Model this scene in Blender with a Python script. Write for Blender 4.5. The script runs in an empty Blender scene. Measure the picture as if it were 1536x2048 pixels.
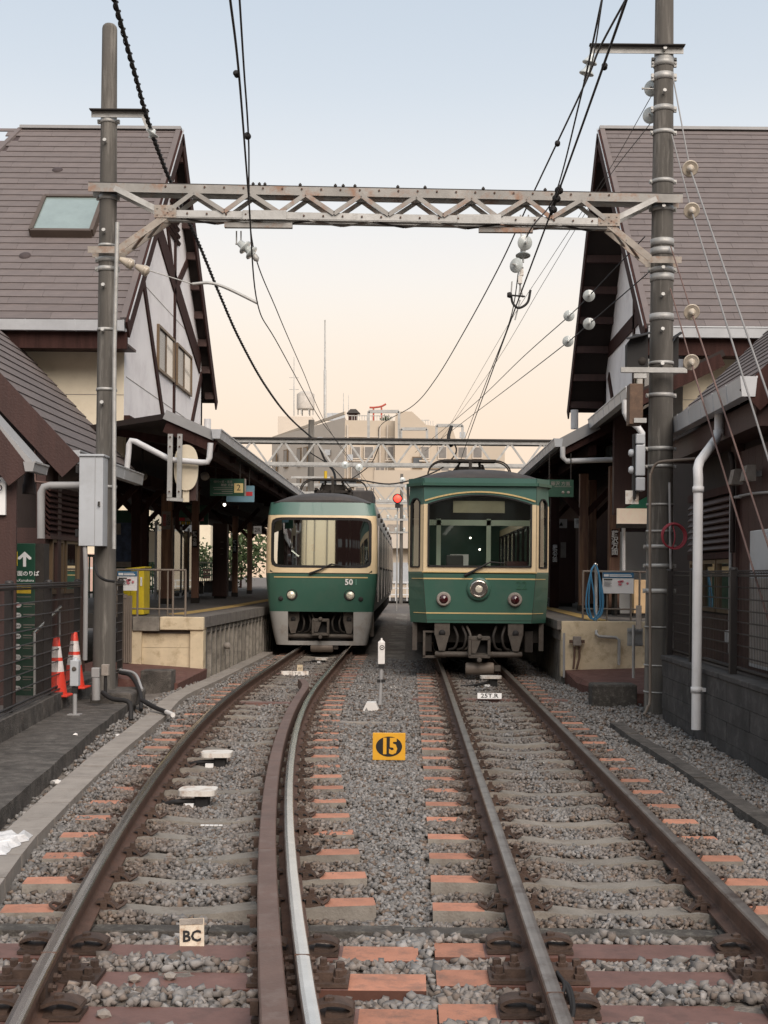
import bpy, math, random
import numpy as np
from mathutils import Vector, Matrix

random.seed(7)
RNG = np.random.default_rng(11)
scene = bpy.context.scene
COL = scene.collection
R = math.radians

# ------------------------------------------------------------------ camera
# world: z = 0 is the top of the rails, +Y runs down the tracks
F = 2600.0            # focal length in pixels of the 1536 px wide photograph
VX, VY = 820.0, 1150.0
ROLL = R(0.5)
CAM_H = 1.6
cd = bpy.data.cameras.new("camera")
cd.sensor_fit = 'HORIZONTAL'
cd.sensor_width = 36.0
cd.lens = 36.0 * F / 1536.0
cd.shift_x = -(VX - 768.0) / 1536.0
cd.shift_y = (VY - 1024.0) / 1536.0
cd.clip_start = 0.1
cd.clip_end = 2000.0
cam = bpy.data.objects.new("camera", cd)
COL.objects.link(cam)
cam.matrix_world = Matrix.Translation((0, 0, CAM_H)) @ Matrix.Rotation(R(90), 4, 'X') @ Matrix.Rotation(ROLL, 4, 'Z')
scene.camera = cam
scene.render.resolution_x = 768
scene.render.resolution_y = 1024

# ------------------------------------------------------------------ sky, sun, exposure
SUN_EL, SUN_AZ = R(40), R(160)          # low evening sun behind the camera, azimuth clockwise from +Y
world = bpy.data.worlds.new("World")
scene.world = world
world.use_nodes = True
wn, wl = world.node_tree.nodes, world.node_tree.links
wn.clear()
w_out = wn.new('ShaderNodeOutputWorld')
w_bg = wn.new('ShaderNodeBackground')
w_bg.inputs['Strength'].default_value = 0.95
w_sky = wn.new('ShaderNodeTexSky')
w_sky.sky_type = 'NISHITA'
w_sky.sun_disc = False
w_sky.sun_elevation = SUN_EL
w_sky.sun_rotation = SUN_AZ
w_sky.dust_density = 2.0
w_tc = wn.new('ShaderNodeTexCoord')
w_sep = wn.new('ShaderNodeSeparateXYZ')
w_ramp = wn.new('ShaderNodeValToRGB')
w_ramp.color_ramp.interpolation = 'B_SPLINE'
stops = [(0.0, (0.70, 0.50, 0.35)), (0.10, (0.72, 0.535, 0.385)), (0.17, (0.73, 0.615, 0.485)),
         (0.22, (0.72, 0.655, 0.58)), (0.28, (0.62, 0.62, 0.61)), (0.35, (0.50, 0.54, 0.575)),
         (0.45, (0.41, 0.465, 0.525)), (0.70, (0.44, 0.485, 0.535)), (1.0, (0.46, 0.495, 0.535))]
els = w_ramp.color_ramp.elements
while len(els) < len(stops):
    els.new(0.5)
for e, (p, c) in zip(els, stops):
    e.position = p
    e.color = (*c, 1)
w_mix = wn.new('ShaderNodeMix')
w_mix.data_type = 'RGBA'
w_mix.blend_type = 'ADD'
w_mix.inputs[0].default_value = 1.0
w_gain = wn.new('ShaderNodeMix')
w_gain.data_type = 'RGBA'
w_gain.blend_type = 'MULTIPLY'
w_gain.inputs[0].default_value = 1.0
w_gain.inputs[7].default_value = (0.02, 0.02, 0.02, 1)
wl.new(w_tc.outputs['Generated'], w_sep.inputs[0])
wl.new(w_sep.outputs['Z'], w_ramp.inputs[0])
wl.new(w_sky.outputs[0], w_gain.inputs[6])
wl.new(w_ramp.outputs[0], w_mix.inputs[6])
wl.new(w_gain.outputs[2], w_mix.inputs[7])
wl.new(w_mix.outputs[2], w_bg.inputs['Color'])
wl.new(w_bg.outputs[0], w_out.inputs[0])

sl = bpy.data.lights.new("sun", 'SUN')
sl.energy = 2.7
sl.angle = R(45)
sl.color = (1.0, 0.87, 0.76)
sun = bpy.data.objects.new("sun", sl)
COL.objects.link(sun)
sdir = Vector((math.sin(SUN_AZ) * math.cos(SUN_EL), math.cos(SUN_AZ) * math.cos(SUN_EL), math.sin(SUN_EL)))
sun.rotation_euler = (-sdir).to_track_quat('-Z', 'Y').to_euler()
sun.location = sdir * 60

vs = scene.view_settings
vs.view_transform = 'Standard'
vs.look = 'None'
vs.exposure = 0.42
vs.gamma = 1.0
vs.use_curve_mapping = False
scene.cycles.max_bounces = 6
scene.cycles.diffuse_bounces = 3
scene.cycles.glossy_bounces = 3
scene.cycles.transparent_max_bounces = 8
scene.cycles.use_denoising = True


def W(px, py, d):
    """a pixel of the photograph, at its own distance d, as a place in the world"""
    u, v = px - VX, py - VY
    c, s = math.cos(ROLL), math.sin(ROLL)
    return Vector(((u * c + v * s) * d / F, d, CAM_H - (-u * s + v * c) * d / F))


# ------------------------------------------------------------------ materials
MATS = {}


def mat(name, col, rough=0.7, metal=0.0, var=0.18, scale=2.5, bump=0.15, bscale=60.0, stain=None, streak=False,
        spec=0.5, emit=None, coat=0.0, rand=0.0):
    if name in MATS:
        return MATS[name]
    m = bpy.data.materials.new(name)
    m.use_nodes = True
    nt = m.node_tree
    n, l = nt.nodes, nt.links
    b = n['Principled BSDF']
    b.inputs['Roughness'].default_value = rough
    b.inputs['Metallic'].default_value = metal
    b.inputs['Specular IOR Level'].default_value = spec
    b.inputs['Coat Weight'].default_value = coat
    tc = n.new('ShaderNodeTexCoord')
    mp = n.new('ShaderNodeMapping')
    l.new(tc.outputs['Object'], mp.inputs[0])
    if streak:
        mp.inputs['Scale'].default_value = (3.0, 3.0, 0.25)
    no = n.new('ShaderNodeTexNoise')
    no.inputs['Scale'].default_value = scale
    no.inputs['Detail'].default_value = 6
    no.inputs['Roughness'].default_value = 0.65
    l.new(mp.outputs[0], no.inputs['Vector'])
    rp = n.new('ShaderNodeValToRGB')
    lo = tuple(c * (1 - var) for c in col)
    hi = tuple(min(1, c * (1 + var)) for c in col)
    rp.color_ramp.elements[0].position = 0.3
    rp.color_ramp.elements[0].color = (*lo, 1)
    rp.color_ramp.elements[1].position = 0.7
    rp.color_ramp.elements[1].color = (*hi, 1)
    l.new(no.outputs['Fac'], rp.inputs[0])
    last = rp.outputs[0]
    if stain:
        sc, amt, ssc = stain
        n2 = n.new('ShaderNodeTexNoise')
        n2.inputs['Scale'].default_value = ssc
        n2.inputs['Detail'].default_value = 8
        n2.inputs['Roughness'].default_value = 0.7
        l.new(mp.outputs[0], n2.inputs['Vector'])
        r2 = n.new('ShaderNodeValToRGB')
        r2.color_ramp.elements[0].position = 0.5
        r2.color_ramp.elements[0].color = (0, 0, 0, 1)
        r2.color_ramp.elements[1].position = 0.66
        r2.color_ramp.elements[1].color = (amt, amt, amt, 1)
        l.new(n2.outputs['Fac'], r2.inputs[0])
        mx = n.new('ShaderNodeMix')
        mx.data_type = 'RGBA'
        l.new(r2.outputs[0], mx.inputs[0])
        l.new(last, mx.inputs[6])
        mx.inputs[7].default_value = (*sc, 1)
        last = mx.outputs[2]
    if rand:
        oi = n.new('ShaderNodeObjectInfo')
        mr = n.new('ShaderNodeMapRange')
        mr.inputs['To Min'].default_value = 1 - rand
        mr.inputs['To Max'].default_value = 1 + rand
        l.new(oi.outputs['Random'], mr.inputs[0])
        mu = n.new('ShaderNodeMix')
        mu.data_type = 'RGBA'
        mu.blend_type = 'MULTIPLY'
        mu.inputs[0].default_value = 1.0
        l.new(last, mu.inputs[6])
        l.new(mr.outputs[0], mu.inputs[7])
        last = mu.outputs[2]
    l.new(last, b.inputs['Base Color'])
    if bump:
        nb = n.new('ShaderNodeTexNoise')
        nb.inputs['Scale'].default_value = bscale
        nb.inputs['Detail'].default_value = 5
        l.new(tc.outputs['Object'], nb.inputs['Vector'])
        bp = n.new('ShaderNodeBump')
        bp.inputs['Strength'].default_value = bump
        bp.inputs['Distance'].default_value = 0.02
        l.new(nb.outputs['Fac'], bp.inputs['Height'])
        l.new(bp.outputs[0], b.inputs['Normal'])
    if emit:
        b.inputs['Emission Color'].default_value = (*emit[0], 1)
        b.inputs['Emission Strength'].default_value = emit[1]
    MATS[name] = m
    return m


def glass_mat(name, tint, refl, rough=0.02):
    if name in MATS:
        return MATS[name]
    m = bpy.data.materials.new(name)
    m.use_nodes = True
    n, l = m.node_tree.nodes, m.node_tree.links
    n.clear()
    out = n.new('ShaderNodeOutputMaterial')
    mx = n.new('ShaderNodeMixShader')
    tr = n.new('ShaderNodeBsdfTransparent')
    tr.inputs[0].default_value = (*tint, 1)
    gl = n.new('ShaderNodeBsdfGlossy')
    gl.inputs['Roughness'].default_value = rough
    gl.inputs[0].default_value = (0.95, 0.98, 0.95, 1)
    lw = n.new('ShaderNodeLayerWeight')
    lw.inputs[0].default_value = 0.5
    pw = n.new('ShaderNodeMath')
    pw.operation = 'POWER'
    pw.inputs[1].default_value = 5.0
    l.new(lw.outputs['Facing'], pw.inputs[0])
    mr = n.new('ShaderNodeMapRange')
    mr.inputs['To Min'].default_value = refl
    mr.inputs['To Max'].default_value = 1.0
    l.new(pw.outputs[0], mr.inputs[0])
    l.new(mr.outputs[0], mx.inputs[0])
    l.new(tr.outputs[0], mx.inputs[1])
    l.new(gl.outputs[0], mx.inputs[2])
    l.new(mx.outputs[0], out.inputs[0])
    MATS[name] = m
    return m


RUST = (0.16, 0.065, 0.03)
m_steel = mat('polished_rail_steel', (0.74, 0.70, 0.65), 0.2, 0.95, 0.1, 6, 0.0, 80)
m_railtop = mat('worn_rail_top', (0.30, 0.26, 0.23), 0.38, 0.8, 0.25, 5, 0.04, 60, stain=((0.10, 0.06, 0.045), 0.7, 4))
m_rust = mat('rusty_rail', (0.105, 0.060, 0.043), 0.75, 0.1, 0.3, 9, 0.25, 90, stain=((0.13, 0.062, 0.038), 0.6, 14))
m_clip = mat('rusty_fastening', (0.075, 0.048, 0.036), 0.7, 0.2, 0.35, 20, 0.2, 120, rand=0.25)
m_guard = mat('guard_rail_brown', (0.135, 0.085, 0.068), 0.62, 0.1, 0.2, 3, 0.12, 70, stain=((0.20, 0.16, 0.14), 0.45, 7))
m_sleeper = mat('sleeper_concrete', (0.215, 0.195, 0.168), 0.9, 0, 0.22, 5, 0.3, 70, stain=((0.12, 0.095, 0.075), 0.6, 6), rand=0.14)
m_orange = mat('orange_sleeper_paint', (0.43, 0.195, 0.125), 0.8, 0, 0.15, 7, 0.2, 90, stain=((0.20, 0.12, 0.09), 0.75, 9), rand=0.2)
m_ffu = mat('brown_synthetic_sleeper', (0.165, 0.088, 0.072), 0.6, 0, 0.16, 6, 0.12, 50, stain=((0.085, 0.05, 0.042), 0.5, 9), rand=0.08)
m_ffuside = mat('red_brown_sleeper_side', (0.10, 0.042, 0.028), 0.7, 0, 0.2, 6, 0.1)
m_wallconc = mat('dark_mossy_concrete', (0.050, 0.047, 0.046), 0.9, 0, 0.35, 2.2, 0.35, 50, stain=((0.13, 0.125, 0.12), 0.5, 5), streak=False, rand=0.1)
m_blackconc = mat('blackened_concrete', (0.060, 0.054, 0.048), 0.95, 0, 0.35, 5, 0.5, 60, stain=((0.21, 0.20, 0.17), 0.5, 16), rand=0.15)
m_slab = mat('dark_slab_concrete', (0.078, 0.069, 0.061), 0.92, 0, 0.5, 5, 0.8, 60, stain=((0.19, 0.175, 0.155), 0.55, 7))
m_kerb = mat('kerb_concrete', (0.285, 0.255, 0.225), 0.88, 0, 0.14, 4, 0.25, 80, stain=((0.15, 0.13, 0.115), 0.45, 7), rand=0.07)
m_ballastbed = mat('ballast_bed', (0.17, 0.148, 0.128), 0.95, 0, 0.4, 14, 0.8, 60)
m_slate = mat('brown_grey_slate', (0.148, 0.126, 0.122), 0.85, 0, 0.10, 3, 0.2, 55, stain=((0.20, 0.16, 0.145), 0.55, 1.6), rand=0.07)
m_slateedge = mat('slate_edge', (0.06, 0.045, 0.045), 0.8, 0, 0.2)
m_wood = mat('dark_stained_timber', (0.042, 0.019, 0.016), 0.85, 0, 0.3, 4, 0.2, 40, streak=True, spec=0.2)
m_redwood = mat('red_brown_timber', (0.050, 0.022, 0.018), 0.6, 0, 0.22, 4, 0.2, 40, streak=True)
m_post = mat('worn_timber_post', (0.19, 0.10, 0.066), 0.65, 0, 0.35, 3, 0.25, 50, stain=((0.44, 0.26, 0.155), 0.8, 2.5), streak=True)
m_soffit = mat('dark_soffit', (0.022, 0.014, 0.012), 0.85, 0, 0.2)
m_white = mat('white_plaster', (0.86, 0.835, 0.83), 0.9, 0, 0.06, 1.2, 0.08, 60, stain=((0.70, 0.66, 0.665), 0.6, 1.6))
m_creamwall = mat('cream_plaster', (0.72, 0.645, 0.50), 0.9, 0, 0.06, 1.0, 0.08, 60, stain=((0.55, 0.46, 0.33), 0.4, 1.3))
m_platwall = mat('stained_cream_concrete', (0.62, 0.52, 0.36), 0.9, 0, 0.12, 3, 0.25, 60, stain=((0.30, 0.22, 0.12), 0.6, 4.5))
m_platgrey = mat('grey_platform_concrete', (0.23, 0.21, 0.18), 0.92, 0, 0.35, 3, 0.35, 60, stain=((0.07, 0.062, 0.055), 0.7, 5), rand=0.15)
m_plattop = mat('platform_asphalt', (0.115, 0.104, 0.094), 0.9, 0, 0.25, 4, 0.3, 90)
m_coping = mat('platform_coping', (0.165, 0.15, 0.135), 0.9, 0, 0.25, 5, 0.3, 90, stain=((0.08, 0.07, 0.062), 0.6, 6))
m_tactile = mat('yellow_tactile', (0.50, 0.34, 0.12), 0.8, 0, 0.15, 8)
m_pole = mat('weathered_pole_concrete', (0.098, 0.091, 0.081), 0.9, 0, 0.35, 1.6, 0.25, 90, stain=((0.27, 0.255, 0.23), 0.8, 2.3), streak=True)
m_galv = mat('galvanised_steel', (0.42, 0.42, 0.405), 0.55, 0.35, 0.18, 4, 0.08, 60, stain=((0.25, 0.24, 0.22), 0.5, 6))
m_truss = mat('weathered_truss_steel', (0.31, 0.30, 0.28), 0.65, 0.2, 0.2, 3, 0.12, 60, stain=((0.27, 0.125, 0.06), 0.75, 3.2))
m_trusstop = mat('dark_truss_top', (0.045, 0.04, 0.038), 0.8, 0.1, 0.2)
m_trussrust = mat('rust_bled_truss_steel', (0.34, 0.305, 0.265), 0.7, 0.1, 0.2, 6, 0.15, 60, stain=((0.24, 0.12, 0.065), 0.7, 9))
m_gutter = mat('pale_grey_gutter', (0.50, 0.52, 0.54), 0.42, 0.15, 0.12, 2, 0.03)
m_pipe = mat('white_drain_pipe', (0.64, 0.645, 0.65), 0.45, 0, 0.06, 2, 0.02, stain=((0.48, 0.47, 0.45), 0.4, 3))
m_greypipe = mat('grey_drain_pipe', (0.30, 0.30, 0.30), 0.5, 0, 0.1, 2, 0.02)
m_wire = mat('dark_wire', (0.035, 0.033, 0.035), 0.6, 0.2, 0.1, bump=0)
m_lwire = mat('pale_steel_wire', (0.30, 0.29, 0.28), 0.6, 0.4, 0.1, bump=0)
m_cwire = mat('brown_rod', (0.16, 0.10, 0.085), 0.7, 0.1, 0.2, 6, bump=0)
m_black = mat('black_paint', (0.014, 0.013, 0.013), 0.75, 0, 0.15, bump=0.03)
m_insul = mat('porcelain', (0.52, 0.56, 0.55), 0.18, 0, 0.05, bump=0, coat=0.4)
m_insultan = mat('tan_porcelain', (0.48, 0.42, 0.34), 0.25, 0, 0.12, bump=0, coat=0.3)
m_green = mat('train_green', (0.038, 0.108, 0.079), 0.36, 0, 0.07, 1.5, 0.015, 20, coat=0.2, stain=((0.062, 0.115, 0.088), 0.5, 2.2))
m_greenup = mat('train_green_upper', (0.058, 0.138, 0.115), 0.36, 0, 0.05, 1.5, 0.015, 20, coat=0.2)
m_cream = mat('train_cream', (0.72, 0.575, 0.365), 0.4, 0, 0.05, 1.5, 0.015, 20, coat=0.15, stain=((0.60, 0.46, 0.28), 0.45, 2.5))
m_gold = mat('gold_line', (0.62, 0.47, 0.22), 0.45, 0.2, 0.05, bump=0)
m_skirt = mat('train_grey_skirt', (0.36, 0.355, 0.34), 0.5, 0, 0.1, 2, 0.02, stain=((0.22, 0.18, 0.14), 0.5, 3))
m_sideshell = mat('brushed_side_panel', (0.50, 0.47, 0.45), 0.42, 0.5, 0.1, 2, 0.02)
m_troof = mat('train_roof', (0.050, 0.046, 0.045), 0.75, 0, 0.15, 2, 0.1, 80, stain=((0.09, 0.075, 0.065), 0.5, 3))
m_under = mat('underframe_grime', (0.030, 0.025, 0.021), 0.8, 0.1, 0.3, 8, 0.2)
m_undergrey = mat('dusty_shaded_coupler_grey', (0.095, 0.082, 0.069), 0.7, 0.2, 0.25, 8, 0.15, stain=((0.07, 0.05, 0.04), 0.6, 9))  # darkened to put the shade under the trains into the colour
m_tank = mat('tan_air_tank', (0.20, 0.165, 0.135), 0.55, 0.1, 0.12, 5, 0.05)
m_chrome = mat('chrome', (0.62, 0.58, 0.52), 0.15, 0.95, 0.04, bump=0)
m_lens = mat('lamp_lens', (0.72, 0.68, 0.56), 0.08, 0.3, 0.3, 40, 0.3, 60, coat=0.8)
m_redlens = mat('dark_red_lens', (0.045, 0.006, 0.008), 0.08, 0, 0.1, bump=0, coat=1.0)
m_cabgreen = mat('cab_pale_green', (0.62, 0.70, 0.58), 0.5, 0, 0.06, bump=0)
m_cabdark = mat('cab_dark', (0.028, 0.03, 0.03), 0.7, 0, 0.2, bump=0)
m_signgreen = mat('sign_green', (0.012, 0.060, 0.035), 0.45, 0, 0.06, bump=0)
m_signwhite = mat('sign_white', (0.78, 0.78, 0.77), 0.5, 0, 0.03, bump=0)
m_signyellow = mat('sign_yellow', (0.66, 0.45, 0.03), 0.5, 0, 0.06, bump=0)
m_signblue = mat('sign_blue', (0.035, 0.14, 0.26), 0.5, 0, 0.05, bump=0)
m_signred = mat('sign_red', (0.52, 0.04, 0.05), 0.5, 0, 0.05, bump=0)
m_dirtywhite = mat('dirty_white_paint', (0.66, 0.63, 0.58), 0.6, 0, 0.08, 8, 0.05, stain=((0.30, 0.17, 0.09), 0.8, 9))
m_whiteplastic = mat('white_plastic', (0.72, 0.70, 0.67), 0.45, 0, 0.05, 8, 0.03)
m_speed = mat('speed_sign_orange', (0.74, 0.38, 0.025), 0.5, 0, 0.05, 9, 0.02, stain=((0.5, 0.27, 0.05), 0.4, 11))
m_boxgrey = mat('pale_blue_grey_cabinet', (0.43, 0.455, 0.48), 0.45, 0, 0.06, 2, 0.02, stain=((0.34, 0.35, 0.36), 0.4, 3))
m_cone = mat('cone_red', (0.70, 0.055, 0.03), 0.5, 0, 0.08, 6, 0.03)
m_coneband = mat('cone_white_band', (0.72, 0.68, 0.66), 0.4, 0, 0.1, 10, 0.03, stain=((0.5, 0.4, 0.36), 0.5, 14))
m_fence = mat('dark_brown_mesh_fence', (0.026, 0.022, 0.021), 0.5, 0.1, 0.15, bump=0)
m_yellow = mat('yellow_cabinet', (0.62, 0.47, 0.015), 0.5, 0, 0.08, 3, 0.02, stain=((0.42, 0.30, 0.03), 0.5, 4))
m_redpath = mat('red_brown_paving', (0.125, 0.056, 0.045), 0.9, 0, 0.25, 4, 0.35, 60, stain=((0.18, 0.12, 0.10), 0.4, 8))
m_hose = mat('blue_hose', (0.06, 0.22, 0.38), 0.4, 0, 0.05, bump=0)
m_redcable = mat('red_cable', (0.28, 0.03, 0.045), 0.5, 0, 0.08, bump=0)
m_bldg = mat('beige_render', (0.50, 0.43, 0.345), 0.9, 0, 0.05, 0.3, 0.03, 10, stain=((0.48, 0.41, 0.33), 0.5, 0.4))
m_bldgside = mat('grey_beige_render', (0.55, 0.49, 0.42), 0.9, 0, 0.05, 0.3, 0.03, 10)
m_farwin = mat('far_window_glass', (0.09, 0.10, 0.11), 0.2, 0, 0.2, bump=0)
m_winframe = mat('bronze_window_frame', (0.16, 0.11, 0.065), 0.5, 0.3, 0.1, bump=0)
m_paleglass = mat('pale_window_pane', (0.42, 0.38, 0.32), 0.12, 0, 0.15, bump=0, coat=0.5)
m_skyglass = mat('skylight_glass', (0.22, 0.28, 0.27), 0.07, 0, 0.12, 3, bump=0, coat=1.0)
m_rustbox = mat('rusted_box', (0.12, 0.075, 0.05), 0.7, 0.1, 0.3, 6, 0.2, stain=((0.22, 0.13, 0.08), 0.6, 8))
m_torii = mat('vermilion', (0.42, 0.07, 0.045), 0.6, 0, 0.1, bump=0)
m_leaf = mat('leaf_green', (0.055, 0.085, 0.028), 0.7, 0, 0.35, 5, bump=0, rand=0.2)
g_wind = glass_mat('windshield_glass', (0.80, 0.84, 0.80), 0.07)
g_wind2 = glass_mat('coated_windshield_glass', (0.40, 0.44, 0.41), 0.74)
g_dark = glass_mat('dark_pane', (0.30, 0.31, 0.30), 0.16)
g_side = glass_mat('side_pane', (0.85, 0.87, 0.85), 0.08)
m_bright = mat('lit_lamp', (1, 1, 1), 0.5, emit=((1.0, 0.9, 0.75), 4.0), bump=0)
m_redlit = mat('lit_red_signal', (1, 0.1, 0.05), 0.5, emit=((1.0, 0.02, 0.015), 3.5), bump=0)
m_litboard = mat('lit_board', (0.9, 0.75, 0.6), 0.5, emit=((1.0, 0.75, 0.55), 0.16), bump=0)


# ------------------------------------------------------------------ mesh helpers
class MB:
    def __init__(s):
        s.V, s.F, s.M, s.S = [], [], [], []

    def add(s, vs, fs, m=0, smooth=False):
        o = len(s.V)
        s.V.extend(tuple(v) for v in vs)
        for f in fs:
            s.F.append(tuple(o + i for i in f))
            s.M.append(m)
            s.S.append(smooth)
        return s

    def box(s, x0, x1, y0, y1, z0, z1, m=0):
        v = [(x0, y0, z0), (x1, y0, z0), (x1, y1, z0), (x0, y1, z0), (x0, y0, z1), (x1, y0, z1), (x1, y1, z1), (x0, y1, z1)]
        return s.add(v, [(3, 2, 1, 0), (4, 5, 6, 7), (0, 1, 5, 4), (1, 2, 6, 5), (2, 3, 7, 6), (3, 0, 4, 7)], m)

    def cbox(s, c, sx, sy, sz, m=0, rot=None):
        v = [Vector((a * sx / 2, b * sy / 2, e * sz / 2)) for e in (-1, 1) for a, b in ((-1, -1), (1, -1), (1, 1), (-1, 1))]
        c = Vector(c)
        v = [c + (rot @ q if rot else q) for q in v]
        return s.add(v, [(3, 2, 1, 0), (4, 5, 6, 7), (0, 1, 5, 4), (1, 2, 6, 5), (2, 3, 7, 6), (3, 0, 4, 7)], m)

    def beam(s, a, b, w, h, m=0, up=(0, 0, 1)):
        a, b, up = Vector(a), Vector(b), Vector(up)
        t = (b - a).normalized()
        if abs(t.dot(up)) > 0.98:
            up = Vector((0, 1, 0))
        r = t.cross(up).normalized()
        u = r.cross(t).normalized()
        v = []
        for p in (a, b):
            for i, j in ((-1, -1), (1, -1), (1, 1), (-1, 1)):
                v.append(p + r * (i * w / 2) + u * (j * h / 2))
        return s.add(v, [(3, 2, 1, 0), (4, 5, 6, 7), (0, 1, 5, 4), (1, 2, 6, 5), (2, 3, 7, 6), (3, 0, 4, 7)], m)

    def tube(s, pts, r, seg=8, m=0, caps=True):
        pts = [Vector(p) for p in pts]
        n = len(pts)
        rr = r if isinstance(r, (list, tuple)) else [r] * n
        vs, fs = [], []
        prev = None
        for i, p in enumerate(pts):
            t = (pts[min(i + 1, n - 1)] - pts[max(i - 1, 0)])
            t = t.normalized() if t.length > 1e-9 else Vector((0, 0, 1))
            if prev is None:
                up = Vector((0, 0, 1)) if abs(t.z) < 0.9 else Vector((1, 0, 0))
                a = t.cross(up).normalized()
            else:
                a = (prev - t * prev.dot(t))
                a = a.normalized() if a.length > 1e-6 else t.orthogonal().normalized()
            prev = a
            b = t.cross(a)
            for k in range(seg):
                an = 2 * math.pi * k / seg
                vs.append(p + (a * math.cos(an) + b * math.sin(an)) * rr[i])
        for i in range(n - 1):
            for k in range(seg):
                k2 = (k + 1) % seg
                fs.append((i * seg + k, (i + 1) * seg + k, (i + 1) * seg + k2, i * seg + k2))
        s.add(vs, fs, m, seg > 5)
        if caps:
            s.add(vs[:seg], [tuple(range(seg))], m)
            s.add(vs[-seg:], [tuple(reversed(range(seg)))], m)
        return s

    def lathe(s, prof, seg=16, org=(0, 0, 0), axis=(0, 0, 1), m=0, smooth=True):
        ax = Vector(axis).normalized()
        a = ax.orthogonal().normalized()
        b = ax.cross(a)
        o = Vector(org)
        vs, fs = [], []
        for r, z in prof:
            for k in range(seg):
                an = 2 * math.pi * k / seg
                vs.append(o + ax * z + (a * math.cos(an) + b * math.sin(an)) * r)
        for i in range(len(prof) - 1):
            for k in range(seg):
                k2 = (k + 1) % seg
                fs.append((i * seg + k, i * seg + k2, (i + 1) * seg + k2, (i + 1) * seg + k))
        s.add(vs, fs, m, smooth)
        n = len(prof)
        if prof[0][0] > 1e-4:
            s.add(vs[:seg], [tuple(reversed(range(seg)))], m)
        if prof[-1][0] > 1e-4:
            s.add(vs[-seg:], [tuple(range(seg))], m)
        return s

    def prism(s, poly, ext, m=0, mside=None):
        n = len(poly)
        e = Vector(ext)
        a = [Vector(p) for p in poly]
        v = a + [p + e for p in a]
        s.add(v, [tuple(reversed(range(n))), tuple(range(n, 2 * n))], m)
        s.add(v, [(i, (i + 1) % n, n + (i + 1) % n, n + i) for i in range(n)], m if mside is None else mside)
        return s

    def sweep(s, prof, path, ms=None, m=0, caps=True, smooth=False):
        """closed profile of (right, up) pairs along a path; ms = material per profile edge"""
        path = [Vector(p) for p in path]
        n, k = len(path), len(prof)
        vs = []
        for i, p in enumerate(path):
            t = path[min(i + 1, n - 1)] - path[max(i - 1, 0)]
            t.z = 0
            t.normalize()
            r = Vector((t.y, -t.x, 0))
            for a, b in prof:
                vs.append(p + r * a + Vector((0, 0, b)))
        o = len(s.V)
        s.V.extend(tuple(v) for v in vs)
        for i in range(n - 1):
            for j in range(k):
                j2 = (j + 1) % k
                s.F.append((o + i * k + j, o + (i + 1) * k + j, o + (i + 1) * k + j2, o + i * k + j2))
                s.M.append(ms[j] if ms else m)
                s.S.append(smooth)
        if caps:
            s.F.append(tuple(o + q for q in range(k)))
            s.F.append(tuple(o + (n - 1) * k + q for q in reversed(range(k))))
            s.M += [m, m]
            s.S += [False, False]
        return s

    def mesh(s, name, mats):
        me = bpy.data.meshes.new(name)
        me.from_pydata(s.V, [], s.F)
        for q in (mats if isinstance(mats, (list, tuple)) else [mats]):
            me.materials.append(q)
        me.polygons.foreach_set('material_index', s.M)
        me.polygons.foreach_set('use_smooth', s.S)
        me.update()
        return me

    def build(s, name, mats, parent=None, bevel=0.0, kind=None):
        return link(name, s.mesh(name, mats), parent, bevel, kind)


def link(name, me, parent=None, bevel=0.0, kind=None, mw=None):
    o = bpy.data.objects.new(name, me)
    COL.objects.link(o)
    if parent is not None:
        o.parent = parent
        if parent.type == 'EMPTY':
            o.matrix_parent_inverse = Matrix.Translation(-Vector(parent['_org'])) if '_org' in parent else Matrix.Identity(4)
    if mw is not None:
        o.matrix_basis = mw
    if bevel:
        b = o.modifiers.new('bevel', 'BEVEL')
        b.width = bevel
        b.segments = 2
        b.limit_method = 'ANGLE'
        b.angle_limit = R(35)
    if kind:
        o['kind'] = kind
    return o


def tag(o, label, cat, group=None):
    o['label'] = label
    o['category'] = cat
    if group:
        o['group'] = group
    return o


def thing(name, label, cat, loc, group=None):
    """an Empty at the thing's base; its parts are given in world coordinates"""
    o = bpy.data.objects.new(name, None)
    COL.objects.link(o)
    o.location = loc
    o['_org'] = tuple(loc)
    o.empty_display_size = 0.1
    return tag(o, label, cat, group)


def struct(o):
    o['kind'] = 'structure'
    return o


def bx(name, mt, parent, x0, x1, y0, y1, z0, z1, bevel=0.0):
    return MB().box(x0, x1, y0, y1, z0, z1).build(name, mt, parent, bevel)


def spline(pts, n=10):
    """Catmull-Rom through the points"""
    p = [Vector(q) for q in pts]
    p = [p[0] * 2 - p[1]] + p + [p[-1] * 2 - p[-2]]
    out = []
    for i in range(1, len(p) - 2):
        for k in range(n):
            t = k / n
            a, b, c, d = p[i - 1], p[i], p[i + 1], p[i + 2]
            out.append(0.5 * ((2 * b) + (c - a) * t + (2 * a - 5 * b + 4 * c - d) * t * t + (3 * b - a - 3 * c + d) * t ** 3))
    out.append(p[-2])
    return out


def lerp(a, b, t):
    return Vector(a) * (1 - t) + Vector(b) * t


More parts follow.
